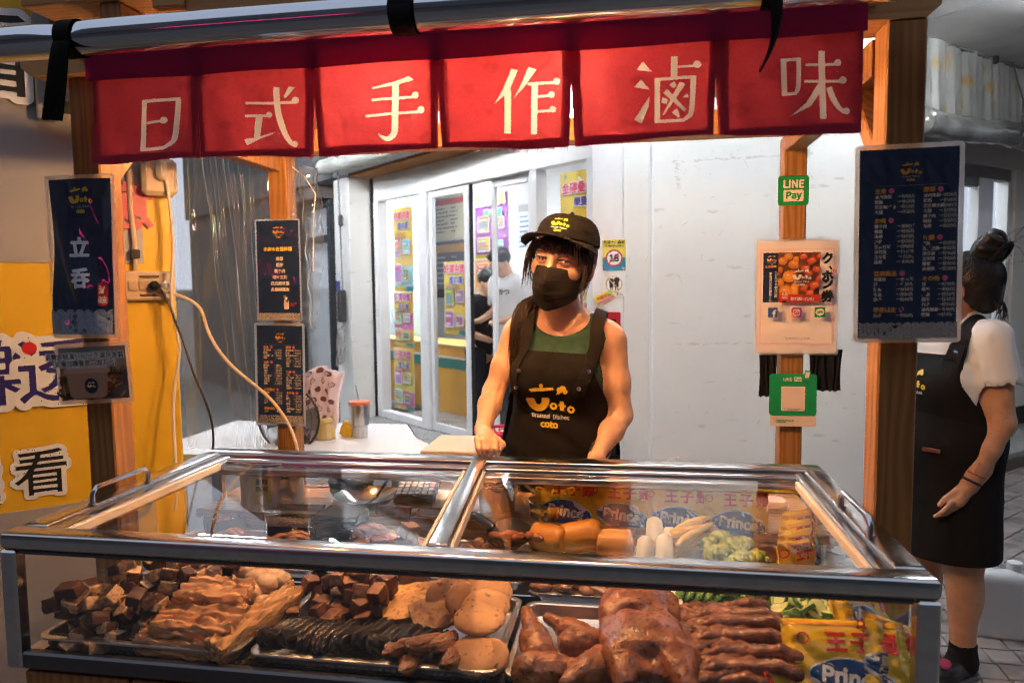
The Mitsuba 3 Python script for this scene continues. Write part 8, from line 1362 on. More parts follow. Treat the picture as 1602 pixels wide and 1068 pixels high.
part(t, 'crumbs', cat(cr), 'food', tint((.66, .38, .15), (.50, .25, .08), 200), True, kind='stuff')
t = thing('paper_cup', 'white paper cup stacked on another behind the noodle row', 'cup')
for k in range(2): part(t, 'cup', lathe([(.034, 0), (.046, .048), (.049, .050), (.0475, .052), (.0445, .049), (.033, .004), (0, .004)], 40, (1.372, .770, ZW+.010+.012*k)), 'satin', (.74, .66, .52), 40)
t = thing('steel_pot', 'wide steel pot at the back of the worktop behind the paper cup', 'pot'); part(t, 'pot', lathe([(0, 0), (.065, 0), (.069, .004), (.070, .062), (.073, .064), (.070, .065), (.0675, .062), (.067, .005), (0, .003)], 44, (1.362, .905, ZW)), 'steel', None, 40)
def crumple(label, c, s, seed, mat='film', col=None, name='plastic_bag', cat_='plastic bag', amp=.3):
    m, U = blob('ball', *s, seed, 0, amp, 2.6, 5); m.vertices += (m.vertex_normals*(.006*np.abs(np.sin(meshkit.fbm(U*3, 2, seed)*40)))[:, None])
    return solo(name, mv(m, c), mat, label, cat_, col, True)
crumple('crumpled clear plastic bag behind the noodle row near the mug', (1.235, .800, ZW+.034), (.13, .10, .075), 3)
crumple('second clear plastic bag with red print beside the steel pot', (1.265, .905, ZW+.040), (.12, .09, .085), 6)
t = thing('snack_pouch', 'open white and yellow pouch lying before the paper cups', 'pouch')
m, U = blob('box', .14, .05, .032, 9, .5, .16, 2, 5); part(t, 'pouch', mv(m, (1.262, .742, ZW+.024), rz=6, ry=-4), 'gloss', lambda v: np.where((v[:, :1] > 1.285), (.70, .46, .03), (.62, .60, .52)), True)
m, U = blob('box', .12, .07, .030, 12, .45, .12, 1.6, 5); solo('pink_cloth', mv(m, (1.482, .785, ZW+.016), rz=-6), 'cloth', 'folded pink cloth on the worktop beside the paper cups', 'cloth', (.72, .48, .42), True)

# behind the stall: side table, fan, dotted bag, jar, tumbler, sponge, basket
t = thing('side_table', 'white side table with a dark edge behind the stall', 'table')
tg = Polygon([(-1.0, 1.72), (.46, 1.76), (.13, 2.17), (-.02, 2.5), (-1.0, 2.5)])
part(t, 'top', extr(tg, .022, .698), 'satin', tint((.62, .61, .60), (.55, .54, .53), 5), False); part(t, 'edge', tube([(.462, 1.757, .714), (.131, 2.172, .714), (-.018, 2.503, .714)], .006, 8), 'matte', (.02, .02, .02))
for x, y in ((-.9, 1.8), (.3, 1.82), (-.9, 2.4), (-.08, 2.4)): part(t, 'leg', bb(x, x+.04, y, y+.04, 0, .697), 'satin', (.4, .4, .4), False)
ZT_ = .7205
t = thing('steel_tumbler', 'tall steel tumbler with an orange rim and a straw on the side table', 'tumbler'); cc = (-.148, 2.16, ZT_)
part(t, 'body', lathe([(0, 0), (.034, 0), (.036, .004), (.038, .055), (.046, .062), (.049, .150), (.051, .168)], 40, cc), 'steel', None, 40); part(t, 'lid', lathe([(.0515, .160), (.0525, .168), (.050, .176), (.0, .172)], 40, cc), 'gloss', (.62, .18, .10), 40); part(t, 'straw', tube([(cc[0], cc[1], cc[2]+.17), (cc[0]-.018, cc[1], cc[2]+.255)], .0035, 8), 'steel')
t = thing('glass_jar', 'cream filled glass jar with a yellow lid on the side table', 'jar'); cc = (-.300, 2.10, ZT_)
part(t, 'jar', lathe([(0, 0), (.044, 0), (.048, .006), (.048, .080), (.044, .088)], 12, cc), 'gloss', (.60, .46, .20), 20); part(t, 'lid', lathe([(.050, .086), (.052, .088), (.052, .102), (.048, .106), (0, .106)], 36, cc), 'satin', (.60, .48, .20), 40); part(t, 'knob', mv(bx((0, 0, 0), (.036, .02, .012), .004), (cc[0], cc[1], cc[2]+.110)), 'satin', (.66, .58, .42))
m, U = blob('box', .062, .04, .075, 3, .3, .05, 1.5, 4); solo('sponge', mv(m, (-.215, 2.17, ZT_+.036), ry=20), 'food', 'yellow sponge leaning on the steel tumbler', 'sponge', tint((.70, .46, .03), (.56, .34, .02), 90), True)
t = thing('desk_fan', 'round desk fan with a black wire guard beside the price list', 'fan'); fc = np.array((-.425, 1.98, .835)); fr_r = .150
part(t, 'guard_rim', tube([fc+[fr_r*math.cos(a), 0, fr_r*math.sin(a)] for a in np.linspace(0, 2*PI, 60)], .0055, 10, cap=False), 'satin', (.012, .012, .013))
part(t, 'guard_wires', cat([tube([fc+[.028*math.cos(a), -.035, .028*math.sin(a)], fc+[.095*math.cos(a+.12), -.045, .095*math.sin(a+.12)], fc+[fr_r*math.cos(a+.2), 0, fr_r*math.sin(a+.2)]], .0014, 5) for a in np.linspace(0, 2*PI, 72, endpoint=False)]+[tube([fc+[r*math.cos(a), -.044 if r < .12 else -.022, r*math.sin(a)] for a in np.linspace(0, 2*PI, 48)], .0016, 5, cap=False) for r in (.07, .125)]), 'satin', (.015, .015, .016), kind='stuff')
part(t, 'hub', mv(lathe([(0, 0), (.030, 0), (.030, .05), (0, .05)], 28), fc+[0, -.02, 0], rx=-90), 'satin', (.03, .03, .03))
for k in range(4): part(t, 'blade', mv(grid(lambda u, v: np.stack([.02+.105*u, .02*np.sin(v*2)+.0*u, (-.5+v)*.11*(.4+.6*u)], 1), 8, 8), fc+[0, .01, 0], ry=k*90), 'satin', (.20, .19, .24), True)
part(t, 'stand', tube([fc+[0, .05, -.02], (fc[0], fc[1]+.04, ZT_+.01)], .012, 12), 'satin', (.03, .03, .03)); part(t, 'base', cyl(.08, .015, (fc[0], fc[1]+.03, ZT_)), 'satin', (.03, .03, .03))
def bagf(u, v):
    w = .085+.075*v**.8; a = (u-.5)*2
    f = .012*np.sin(u*23+v*4)+.008*np.sin(u*47-v*9)
    return np.stack([-.365+a*w+.012*np.sin(v*6), 2.06+.04*a*a+f*(.3+v), ZT_+.335*v+.018*np.sin(u*11)*v], 1)
t = thing('dotted_bag', 'pale pink bag with brown polka dots standing behind the jar', 'bag')
bg = grid(bagf, 70, 70); bk_ = bg.copy(); bk_.vertices = bk_.vertices+[0, .03, 0]; bk_.faces = bk_.faces[:, ::-1]
part(t, 'bag', bg, 'leaf_film', None, True); part(t, 'back', bk_, 'leaf_film', None, True)
dots = []
for i in range(7):
    for j in range(8):
        cu_, cv = .08+.14*i+(.07 if j % 2 else 0), .05+.128*j
        if cu_ > .97: continue
        g = affinity.scale(circ(0, 0, 1, 7), .040, .038); g = affinity.translate(g, cu_, cv).segmentize(.02); fm = flat(g)
        if fm.vertices[:, 1].max() > 1: continue
        q = bagf(fm.vertices[:, 0], fm.vertices[:, 1]); fm.vertices = q+[0, -.0022, 0]; dots.append(fm)
part(t, 'dots', cat(dots), 'matte', (.14, .06, .055), True, kind='stuff')
t = thing('wooden_crate', 'pale wooden crate under the red basket behind the woman', 'crate'); part(t, 'top', bb(.40, .78, 1.34, 1.62, .842, .856, .003), 'matte', tint((.62, .50, .40), (.54, .42, .32), 12), False); part(t, 'front', bb(.405, .775, 1.345, 1.36, .30, .8415, .003), 'matte', tint((.60, .48, .38), (.52, .40, .30), 12), False); part(t, 'side', bb(.405, .42, 1.3605, 1.615, .30, .8415, .003), 'matte', tint((.60, .48, .38), (.52, .40, .30), 12), False)
for x in (.405, .74): part(t, 'leg', bb(x, x+.035, 1.36, 1.40, 0, .2995), 'matte', (.5, .4, .3), False)
t = thing('red_basket', 'pinkish red plastic lattice basket behind the hand of the woman', 'basket'); cc = (.705, 1.44, .8565)
part(t, 'rim', tube([(cc[0]+.088*math.cos(a), cc[1]+.088*math.sin(a), cc[2]+.060) for a in np.linspace(0, 2*PI, 50)], .0055, 8, cap=False), 'gloss', (.55, .03, .12))
part(t, 'base', cyl(.055, .006, cc), 'gloss', (.50, .03, .11))
for r_i, z_i in ((.064, .02), (.076, .04)): part(t, 'hoop', tube([(cc[0]+r_i*math.cos(a), cc[1]+r_i*math.sin(a), cc[2]+z_i) for a in np.linspace(0, 2*PI, 50)], .004, 6, cap=False), 'gloss', (.55, .03, .12))
for a in np.linspace(0, 2*PI, 26, endpoint=False): part(t, 'rib', tube([(cc[0]+.055*math.cos(a), cc[1]+.055*math.sin(a), cc[2]+.003), (cc[0]+.088*math.cos(a), cc[1]+.088*math.sin(a), cc[2]+.060)], .0030, 6), 'gloss', (.55, .03, .12))
cl = thing('chrome_clip', 'small chrome clip hanging on the red basket', 'clip')
for k in range(3): part(cl, 'link', tube([(cc[0]-.075+.006*math.cos(a), cc[1]-.075, cc[2]+.045-.018*k+.011*math.sin(a)) for a in np.linspace(0, 2*PI, 16)], .003, 6, cap=False), 'chrome')

# right edge: water jug and a pink scooter
t = thing('plastic_jug', 'translucent white plastic water jug standing on the tiles', 'jug'); J0 = np.array((2.625, 2.02, .004))
jg = rr(-.095, -.062, .095, .062, .03); m = extr(jg, .215); m = m.subdivide().subdivide()
def jugcol(v): return np.tile((.66, .66, .655), (len(v), 1))
prof = []
def ringj(s, z): p = np.array(rr(-.100*s, -.065*s, .100*s, .065*s, .03*s).exterior.segmentize(.01).coords)[:-1]; return np.c_[p, np.full(len(p), z)]
lv = [(.0, 0), (.93, 0), (.99, .008), (1, .02), (1, .12), (.985, .125), (1, .13), (1, .225), (.96, .245), (.80, .262), (.45, .272), (.0, .275)]
rings = [(lambda p: np.c_[p[:, :2]*1, p[:, 2]])(ringj(max(s, .001), z)) for s, z in lv]
nmin = min(len(r) for r in rings)
def resamp(p, n):
    q = np.vstack([p, p[:1]]); d = np.r_[0, np.cumsum(np.linalg.norm(np.diff(q, axis=0), axis=1))]; t_ = np.linspace(0, d[-1], n, endpoint=False); return np.c_[[np.interp(t_, d, q[:, k]) for k in range(3)]].T
rings = [resamp(r, 64) for r in rings]; i = np.arange(64); j = (i+1) % 64; F = []
for k in range(len(rings)-1): F += [np.stack([k*64+i, k*64+j, (k+1)*64+j], 1), np.stack([k*64+i, (k+1)*64+j, (k+1)*64+i], 1)]
part(t, 'body', mv(trimesh.Trimesh(np.vstack(rings), np.vstack(F), process=False), J0, rz=-8), 'satin', (.62, .62, .615), True)
part(t, 'cap', mv(cyl(.028, .034, (.055, 0, .268), 28), J0, rz=-8), 'satin', (.64, .64, .64)); part(t, 'handle', mv(tube([(-.085, 0, .235), (-.080, 0, .285), (-.045, 0, .305), (-.005, 0, .298), (.015, 0, .265)], .012, 12, smooth=30), J0, rz=-8), 'satin', (.62, .62, .61), True)
t = thing('pink_trolley', 'pale pink frame on black casters at the right edge of the picture', 'trolley'); P0 = np.array((2.83, 2.12, 0.0))
part(t, 'column', bb(2.84, 2.90, 2.2, 2.26, .10, .86, .012), 'satin', (.34, .20, .27)); part(t, 'foot', bb(2.80, 3.1, 2.10, 2.34, .062, .11, .015), 'satin', (.36, .21, .28)); part(t, 'panel', bb(2.905, 3.1, 2.18, 2.28, .11, .40, .02), 'satin', (.36, .21, .28)); part(t, 'white_case', mv(trimesh.creation.icosphere(subdivisions=3, radius=.07), (2.875, 2.13, .26)), 'satin', (.6, .6, .58), True); part(t, 'top_case', mv(bx((0, 0, 0), (.14, .2, .22), .04), (2.955, 2.25, 1.02)), 'satin', (.7, .7, .7))
for x, y in ((2.83, 2.13), (3.06, 2.31)): part(t, 'caster', mv(trimesh.creation.cylinder(radius=.028, height=.022, sections=24), (x, y, .032), ry=90), 'satin', (.015, .015, .016)); part(t, 'caster_fork', bb(x-.018, x+.018, y-.01, y+.01, .035, .064), 'satin', (.02, .02, .02))
# ================================================================ people
SK0, SK1 = (.60, .335, .215), (.53, .275, .165)
class Body:
    """signed distance of a figure built from tapered limbs in a local frame (facing -y)"""
    def __init__(s, M): s.M = M; s.Mi = np.linalg.inv(M)
    def loc(s, p): return p @ s.Mi[:3, :3].T+s.Mi[:3, 3]
    def w(s, p): return np.asarray(p, float) @ s.M[:3, :3].T+s.M[:3, 3]
def chain(p, pts, rad, k=.012, d=None):
    for a, b, ra, rb in zip(pts[:-1], pts[1:], rad[:-1], rad[1:]):
        q = cap_d(p, a, b, ra, rb); d = q if d is None else smin(d, q, k)
    return d
def ell_cap(p, a, b, ra, rb, fy): # tapered limb with an oval section: depth scaled by fy
    s = np.array([1, 1/fy, 1.]); return cap_d(p*s, np.asarray(a)*s, np.asarray(b)*s, ra, rb)*min(1, fy)
def head_d(q):
    d = ell_d(q, (0, .012, .034), (.074, .092, .086))
    d = smin(d, ell_d(q, (0, -.028, -.030), (.058, .058, .080)), .035)
    d = smin(d, ell_d(q, (0, -.060, -.088), (.026, .024, .022)), .03)
    for s in (-1, 1):
        d = smin(d, ell_d(q, (s*.042, -.052, -.022), (.024, .022, .020)), .02)        # cheek bones
        d = smin(d, ell_d(q, (s*.076, .008, -.014), (.010, .017, .028)), .008)        # ears
        d = smax(d, -ell_d(q, (s*.083, .002, -.012), (.006, .008, .014)), .006)
        d = smax(d, -ell_d(q, (s*.031, -.094, .004), (.019, .016, .0105)), .010)      # sockets
        d = smin(d, cap_d(q, (s*.014, -.086, .019), (s*.044, -.076, .022), .0055, .004), .010)  # brow ridge
    d = smin(d, cap_d(q, (0, -.086, .010), (0, -.101, -.026), .0075, .010), .012)
    d = smin(d, ell_d(q, (0, -.098, -.030), (.015, .011, .009)), .008)
    d = smin(d, ell_d(q, (0, -.086, -.058), (.020, .009, .0055)), .008); d = smin(d, ell_d(q, (0, -.085, -.067), (.017, .009, .006)), .006)
    return d
def frame3(loc, yaw, roll=0, pitch=0, s=1.0):
    M = rot([0, 0, 1], yaw) @ rot([0, 1, 0], roll) @ rot([1, 0, 0], pitch); M[:3, :3] *= s; M[:3, 3] = loc; return M
def hand_d(p, wrist, palm, fingers, thumb, d):
    d = smin(d, cap_d(p, wrist, palm, .021, .024), .012)
    for f in fingers: d = smin(d, chain(p, f, [.0092, .0080, .0072, .0062][:len(f)], .003), .0035)
    return smin(d, chain(p, thumb, [.0115, .0105, .0085][:len(thumb)], .004), .008)
def eyes(parent, HM, z=.003, iris=(.012, .008, .006)):
    for s in (-1, 1):
        e = part(parent, 'eye', tf(mv(trimesh.creation.icosphere(subdivisions=3, radius=.0125), (s*.031, -.0735, z)), HM), 'gloss', (.62, .57, .53), True)
        ir = lathe([(0, -.0009), (.004, -.0007), (.0062, .0)], 20); ir = mv(ir, (s*.031+.0006, -.0862, z), rx=90); part(e, 'iris', tf(ir, HM), 'gloss', iris, True)
        def lid(u, v, up): # eyelid strips closing the ball to an almond
            a = (u-.5)*2; x = s*.031+a*.0165; h = (.0046 if up else -.0036)*np.sqrt(np.maximum(0, 1-a*a)); b = (.0125 if up else -.0115)*np.sqrt(np.maximum(.05, 1-a*a*.9))
            zz = h+(b-h)*v; y = -.0735-np.sqrt(np.maximum(.0135**2-(a*.0125)**2*.8-zz**2*.55, 1e-6))+.006*a*a*s*0
            return np.stack([x, y-.0004, z+zz], 1)
        for up in (True, False): part(e, 'eyelid', tf(grid(lambda u, v: lid(u, v, up), 20, 6), HM), 'skin', SK1, True)
        part(e, 'lashes', tf(tube([(s*.031+a*.0165, -.0735-math.sqrt(.0135**2-(a*.0125)**2*.8-(.0046*math.sqrt(max(0, 1-a*a)))**2*.55)-.0016, z+.0046*math.sqrt(max(0, 1-a*a))) for a in np.linspace(-1, 1, 16)], .0011, 6), HM), 'matte', (.008, .006, .005))
def strands(n, root, tip, bow, r, seed, segs=7):
    rg_ = np.random.default_rng(seed); ms = []
    for i in range(n):
        u = rg_.random(); a, b = root(u, rg_), tip(u, rg_); t = np.linspace(0, 1, segs)[:, None]
        p = a*(1-t)+b*t+bow(u, rg_)*np.sin(t*PI); ms.append(tube(p, [r, r, r*.3], 5, cap=False))
    return cat(ms)
V = lambda *a: np.array(a, float)

# ---- the vendor
wm = thing('person', 'woman in a black cap and mask with a dark apron over a green sleeveless top', 'person')
HM = frame3((.957, .915, 1.506), -14, 10, 0, 1.06)
HMi = np.linalg.inv(HM)
SL, SR = V(.812, .972, 1.292), V(1.092, .950, 1.278)
EL, ER = V(.752, .925, 1.135), V(1.118, .940, 1.070)
WL, WR = V(.742, .800, 1.046), V(1.052, .826, .972)
def torso(p):
    q = p*[1, 1.45, 1]
    d = cap_d(q, (.948, .978*1.45, 1.235), (.948, .965*1.45, 1.16), .118, .112)
    d = smin(d, cap_d(q, (.945, .962*1.45, 1.08), (.938, .962*1.45, .98), .098, .108), .10)
    d = smin(d, cap_d(q, (.938, .965*1.45, .93), (.938, .975*1.45, .84), .128, .128), .12)*.72
    for s in (-1, 1): d = smin(d, ell_d(p, (.935+s*.060, .900, 1.185), (.058, .048, .055)), .05)
    d = smin(d, cap_d(p, SL+[.03, 0, .012], SR+[-.03, 0, .012], .040, .040), .05)
    d = smin(d, cap_d(p, (.900, .985, 1.330), SL+[.025, 0, .022], .040, .034), .05); d = smin(d, cap_d(p, (1.0, .975, 1.325), SR+[-.025, 0, .022], .040, .034), .05)
    return d
def woman(p):
    d = torso(p)
    d = smin(d, cap_d(p, (.950, .955, 1.42), (.951, .970, 1.30), .046, .054), .035)
    hd = head_d((p-HM[:3, 3]) @ HMi[:3, :3].T)*1.06
    d = smin(d, hd, .02)
    for S, E, Wr in ((SL, EL, WL), (SR, ER, WR)):
        d = smin(d, cap_d(p, S, S*.45+E*.55, .041, .0355), .035); d = smin(d, cap_d(p, S*.45+E*.55, E, .0355, .030), .02)
        d = smin(d, cap_d(p, E, E*.62+Wr*.38, .0305, .0315), .02); d = smin(d, cap_d(p, E*.62+Wr*.38, Wr, .0315, .0205), .02)
    # hand lying on the rear rail (four bent fingers over the edge, thumb inward)
    K = V(.764, .742, 1.034)
    f = [[K+V(-.022+.0165*i, -.002-.003*abs(i-1.2), .004), K+V(-.018+.0165*i, -.030-.004*(i in (1, 2)), .002), K+V(-.012+.0155*i, -.046-.004*(i in (1, 2)), -.016), K+V(-.008+.0150*i, -.044, -.030)] for i in range(4)]
    d = hand_d(p, WL, K, f, [WL+V(.022, -.022, -.004), K+V(.042, .004, -.014), K+V(.040, -.026, -.022)], d)
    K2 = V(1.030, .790, .918)
    f = [[K2+V(-.030+.0165*i, -.010+.004*i, -.006-.002*abs(i-1)), K2+V(-.046+.0165*i, -.022+.004*i, -.026), K2+V(-.052+.0165*i, -.020+.004*i, -.048), K2+V(-.050+.0165*i, -.008+.004*i, -.056+.003*i)] for i in range(4)]
    d = hand_d(p, WR, K2, f, [WR+V(-.020, .004, -.020), K2+V(-.036, .022, -.016), K2+V(-.050, .010, -.040)], d)
    for s in (-1, 1):
        d = smin(d, chain(p, [(.938+s*.075, .975, .80), (.938+s*.080, .975, .46), (.938+s*.085, .985, .09)], [.078, .052, .036], .03), .05)
        d = smin(d, cap_d(p, (.938+s*.085, .985, .045), (.938+s*.095, .885, .030), .034, .028), .03)
    return d
bm = nets(woman, (.66, .66, -.01), (1.20, 1.10, 1.65), .0039)
def skincol(v):
    t = np.clip((meshkit.fbm(v*26, 3, 2)-.3)/.4, 0, 1)[:, None]; c = np.array(SK0)*(1-t)+np.array(SK1)*t
    q = (v-HM[:3, 3]) @ HMi[:3, :3].T
    c = np.where((np.linalg.norm((q-[0, -.09, -.062])/[.024, .03, .011], axis=1) < 1)[:, None], (.42, .13, .10), c)
    sp = np.clip((meshkit.fbm(v*190, 2, 6)-.70)/.05, 0, 1)[:, None]*.12; return c*(1-sp)+np.array((.30, .13, .08))*sp
part(wm, 'body', bm, 'skin', skincol, True)
eyes(wm, HM)
for s in (-1, 1): part(wm, 'eyebrow', tf(tube([(s*.016, -.0905, .0185), (s*.032, -.0875, .0225), (s*.048, -.0765, .0190)], [.0016, .0022, .0010], 6, smooth=12), HM), 'hair', (.02, .013, .010))
part(wm, 'earring', tf(mv(trimesh.creation.icosphere(subdivisions=2, radius=.0032), (.080, -.006, -.042)), HM), 'chrome', None, True)
def top_d(p):
    d = torso(p)-.0045
    d = smax(d, -ell_d(p, (.950, .895, 1.362), (.088, .105, .062)), .006); d = smax(d, -cap_d(p, (.951, .98, 1.50), (.951, .985, 1.34), .062, .075), .006)
    d = smax(d, -cap_d(p, SL+[.008, 0, .03], SL+[-.10, -.03, -.12], .050, .075), .005); d = smax(d, -cap_d(p, SR+[-.008, 0, .03], SR+[.10, -.01, -.12], .050, .075), .005)
    d = smax(d, p[:, 2]-1.36, .004); return smax(d, .94-p[:, 2], .004)
part(wm, 'green_top', nets(top_d, (.74, .80, .92), (1.16, 1.10, 1.37), .0042), 'cloth', tint((.020, .044, .030), (.026, .054, .038), 60), True)
def fy(x, z, y0=.78, y1=1.05, off=0.0, fn=torso):
    lo, hi = np.full(len(x), y0), np.full(len(x), y1)
    y = lo.copy()
    for _ in range(60):
        d = fn(np.stack([x, y, z], 1))-off; y = np.where(d > .0004, np.minimum(y+d*.9, hi), y)
    return y
def apr_w(z): return np.interp(z, [.40, .98, 1.10, 1.19, 1.262], [.205, .175, .150, .118, .088])
def apronf(u, v):
    z = .48+.775*v; xc = .938-.006*(v > .8); x = xc+(u-.5)*2*apr_w(z)*1.0
    z = z-.014*(x-.938)*4*(v > .97)
    y = fy(x, z, off=.010)
    ym = .965; y = np.minimum(y, ym+.02)
    flat_y = .862+.02*np.abs(u-.5)*2
    y = np.where(z < .94, np.minimum(y, flat_y+.05), y)
    wr = .006*(meshkit.fbm(np.stack([x*20+z*9, z*12, x*0], 1), 3, 5)-.5)+.0030*np.sin((x*.7+z)*70)*np.exp(-((z-1.06)/.10)**2)+.005*np.exp(-((x-.985+.9*(z-1.02))/.022)**2)*(z < 1.10)*np.exp(-((z-1.02)/.09)**2)
    return np.stack([x, y-wr-.001, z], 1)
ap_ = part(wm, 'apron', grid(apronf, 90, 170), 'cloth', tint((.0066, .0056, .0051), (.0090, .0076, .0069), 30), True)
part(ap_, 'pocket_hem', (lambda m: m)(grid(lambda u, v: (lambda q: q+[0, -.0028, 0])(apronf(.06+.88*u, (.505+.012*v+.02*u-.06*u*u))), 60, 3)), 'cloth', (.0105, .0085, .0076), True)
def strip(parent, name, pts, w, off, col, n=60):
    from scipy.interpolate import CubicSpline
    P = CubicSpline(np.linspace(0, 1, len(pts)), np.asarray(pts, float)); U_ = np.linspace(0, 1, n)
    def onto(p):
        for _ in range(10):
            g = np.stack([(torso(p+e)-torso(p-e))/.004 for e in np.eye(3)*.002], 1); g /= np.linalg.norm(g, axis=1, keepdims=True)+1e-9
            p = p-((torso(p)-off)[:, None])*g*.8
        return p, g
    c, g = onto(P(U_)); t = np.gradient(c, axis=0); b = np.cross(t, g); b /= np.linalg.norm(b, axis=1, keepdims=True)
    V_ = np.linspace(-.5, .5, 9); pts3 = (c[:, None]+b[:, None]*V_[None, :, None]*w).reshape(-1, 3); pts3, _ = onto(pts3)
    i, j = np.meshgrid(np.arange(n-1), np.arange(8), indexing='ij'); q = np.stack([i*9+j, (i+1)*9+j, (i+1)*9+j+1, i*9+j+1], -1).reshape(-1, 4)
    return part(parent, name, trimesh.Trimesh(pts3, np.vstack([q[:, [0, 1, 2]], q[:, [0, 2, 3]]]), process=False), 'cloth', col, True)
SC = (.0105, .0085, .0076)
s1 = strip(wm, 'strap', [(.826, .87, 1.140), (.832, .87, 1.20), (.850, .90, 1.275), (.868, .975, 1.345), (.880, 1.06, 1.28), (.90, 1.08, 1.18)], .034, .0165, SC)
s2 = strip(wm, 'strap', [(.996, .86, 1.142), (1.022, .86, 1.20), (1.048, .885, 1.27), (1.052, .965, 1.338), (1.03, 1.05, 1.28), (1.01, 1.08, 1.18)], .036, .0165, SC)
for sx, pts in ((s1, ((.829, 1.158), (.838, 1.205))), (s2, ((1.005, 1.158), (1.032, 1.205)))):
    for x, z in pts:
        y = fy(np.array([x]), np.array([z]), off=.0185)[0]; part(sx, 'snap', mv(lathe([(0, .0042), (.0035, .0036), (.0058, .001), (.006, 0)], 18), (x, y, z), rx=90), 'chrome')
bent(wm, 'apron_logo', logo(.112, 0, 0, (.78, .46, .03), (.62, .60, .56)), lambda v: (lambda x, z: np.stack([x, fy(x, z, off=.0165)-v[:, 2]-.0012, z], 1))(.912+v[:, 0]-.0*v[:, 1], 1.118+v[:, 1]-.06*v[:, 0]), 'satin', z0=.0, dz=.0006, sub=.006)
# mask with pleats, ear loops
def maskf(u, v):
    a = (u-.5)*2*1.28; zt, zb = -.020+.006*np.cos(a*1.2), -.130+.030*np.abs(a)**1.3; z = zt+(zb-zt)*v
    rx = .0715-.008*v; ry = .101+.020*np.exp(-(a/.32)**2)*np.exp(-((v-.28)/.28)**2)+.006*np.sin(np.clip(v, 0, 1)*PI)-.026*np.clip(v-.62, 0, 1)/.38*np.abs(np.cos(a))*.9
    pl_ = .0020*np.abs(np.sin(v*PI*3.5+.4))*(1-.3*np.abs(a))+.0022*np.sin(a*5+v*6)*np.sin(v*PI)
    return np.stack([rx*np.sin(a)*(1+.02*np.sin(v*PI)), .0-(ry+pl_)*np.cos(a)+.004, z], 1)
MC = (.0095, .0076, .0070)
mk = part(wm, 'face_mask', tf(grid(maskf, 60, 60), HM), 'cloth', MC, True)
for vv in (.27, .5, .70):
    part(mk, 'pleat', tf(grid(lambda u, v: maskf(.06+.88*u, vv+.035*v+0*u)+np.c_[0*u, -.0016*np.sin(v*PI), 0*u], 50, 4), HM), 'cloth', (.0125, .0100, .0092), True)
for s in (-1, 1):
    e = maskf(np.array([.5+s*.47]), np.array([.06]))[0]; e2 = maskf(np.array([.5+s*.47]), np.array([.62]))[0]
    part(mk, 'ear_loop', tf(tube([e, (s*.079, -.012, .010), (s*.082, .012, .004)], .0016, 6, smooth=12), HM), 'cloth', MC); part(mk, 'ear_loop', tf(tube([e2, (s*.078, -.022, -.045), (s*.080, .010, -.036)], .0016, 6, smooth=12), HM), 'cloth', MC)
# cap
CC = (.0070, .0064, .0062)
def crown(u, v):
    a = u*2*PI; b = v*PI/2; r = np.cos(b)**.62; seam = 1-.008*np.exp(-((np.mod(a, PI/3)-PI/6)/.05)**2)
    x = .0835*r*np.sin(a)*seam; y = .012-.104*r*np.cos(a)*seam; z = .054+.012*(1-np.sin(b))*np.cos(a)+.072*np.sin(b)+.010*np.exp(-((a-PI)**2))*0
    return np.stack([x, y, z], 1)
cap = part(wm, 'cap', tf(grid(crown, 90, 30), HM), 'cloth', CC, True)
def brim(u, v, o=0.0):
    a = (u-.5)*2*1.22; r = 1+.66*v*np.cos(a*.98)**.7; x = .084*r*np.sin(a)*np.where(v > 0, 1-.05*v, 1); y = .012-.1045*r*np.cos(a); z = .062+.004*v-.030*(np.sin(a)**2)*(.35+v)+o
    return np.stack([x, y, z], 1)
bt, bb_ = grid(lambda u, v: brim(u, v, .0016), 60, 16), grid(lambda u, v: brim(u, v, -.0016), 60, 16); bb_.faces = bb_.faces[:, ::-1]
br_ = part(cap, 'brim', tf(cat(bt, bb_), HM), 'cloth', CC, True)
part(br_, 'brim_edge', tf(tube(brim(np.linspace(0, 1, 60), np.full(60, 1.0)), .0022, 6), HM), 'cloth', CC)
part(cap, 'button', tf(mv(trimesh.creation.icosphere(subdivisions=2, radius=.006), (0, .012, .127)), HM), 'cloth', CC, True)
def capmap(v):
    a = v[:, 0]/.098; b = np.clip(.50+v[:, 1]/.085, 0, 1.5); p = crown((a/(2*PI)) % 1, b/(PI/2)); n = p-[0, .012, .06]; n /= np.linalg.norm(n, axis=1, keepdims=True); return (p+n*(.0016+v[:, 2]).reshape(-1, 1)) @ HM[:3, :3].T+HM[:3, 3]
bent(cap, 'cap_logo', logo(.052, .0, .004, (.80, .50, .03), (.6, .58, .55)), capmap, 'satin', z0=0, dz=.0004, sub=.006)
# hair
HC = tint((.016, .010, .008), (.030, .018, .013), 90)
def hair_d(q):
    d = ell_d(q, (0, .024, .020), (.0805, .092, .086)); d = smin(d, ell_d(q, (0, .060, -.030), (.060, .055, .065)), .03)
    d = smax(d, -(q[:, 1]+.012+.25*np.clip(q[:, 2], -.1, .1)), .01); d = smax(d, q[:, 2]-.055, .006); return smax(d, -ell_d(q, (0, -.03, -.05), (.0765, .072, .09)), .004)
part(wm, 'hair', tf(nets(hair_d, (-.10, -.08, -.12), (.10, .15, .09), .004), HM), 'hair', HC, True)
part(wm, 'bangs', tf(strands(150, lambda u, g: V((u-.5)*.125+g.normal(0, .003), -.094+.30*abs(u-.5)**2*.9+g.uniform(-.004, .004), .066), lambda u, g: V((u-.5)*.140+g.normal(0, .006), -.0985+.34*(u-.5)**2+g.uniform(-.003, .003), .036-.018*g.random()-.075*abs(u-.5)**1.5*2*g.random()), lambda u, g: V(g.normal(0, .002), -.006, 0), .0013, 4), HM), 'hair', HC, True)
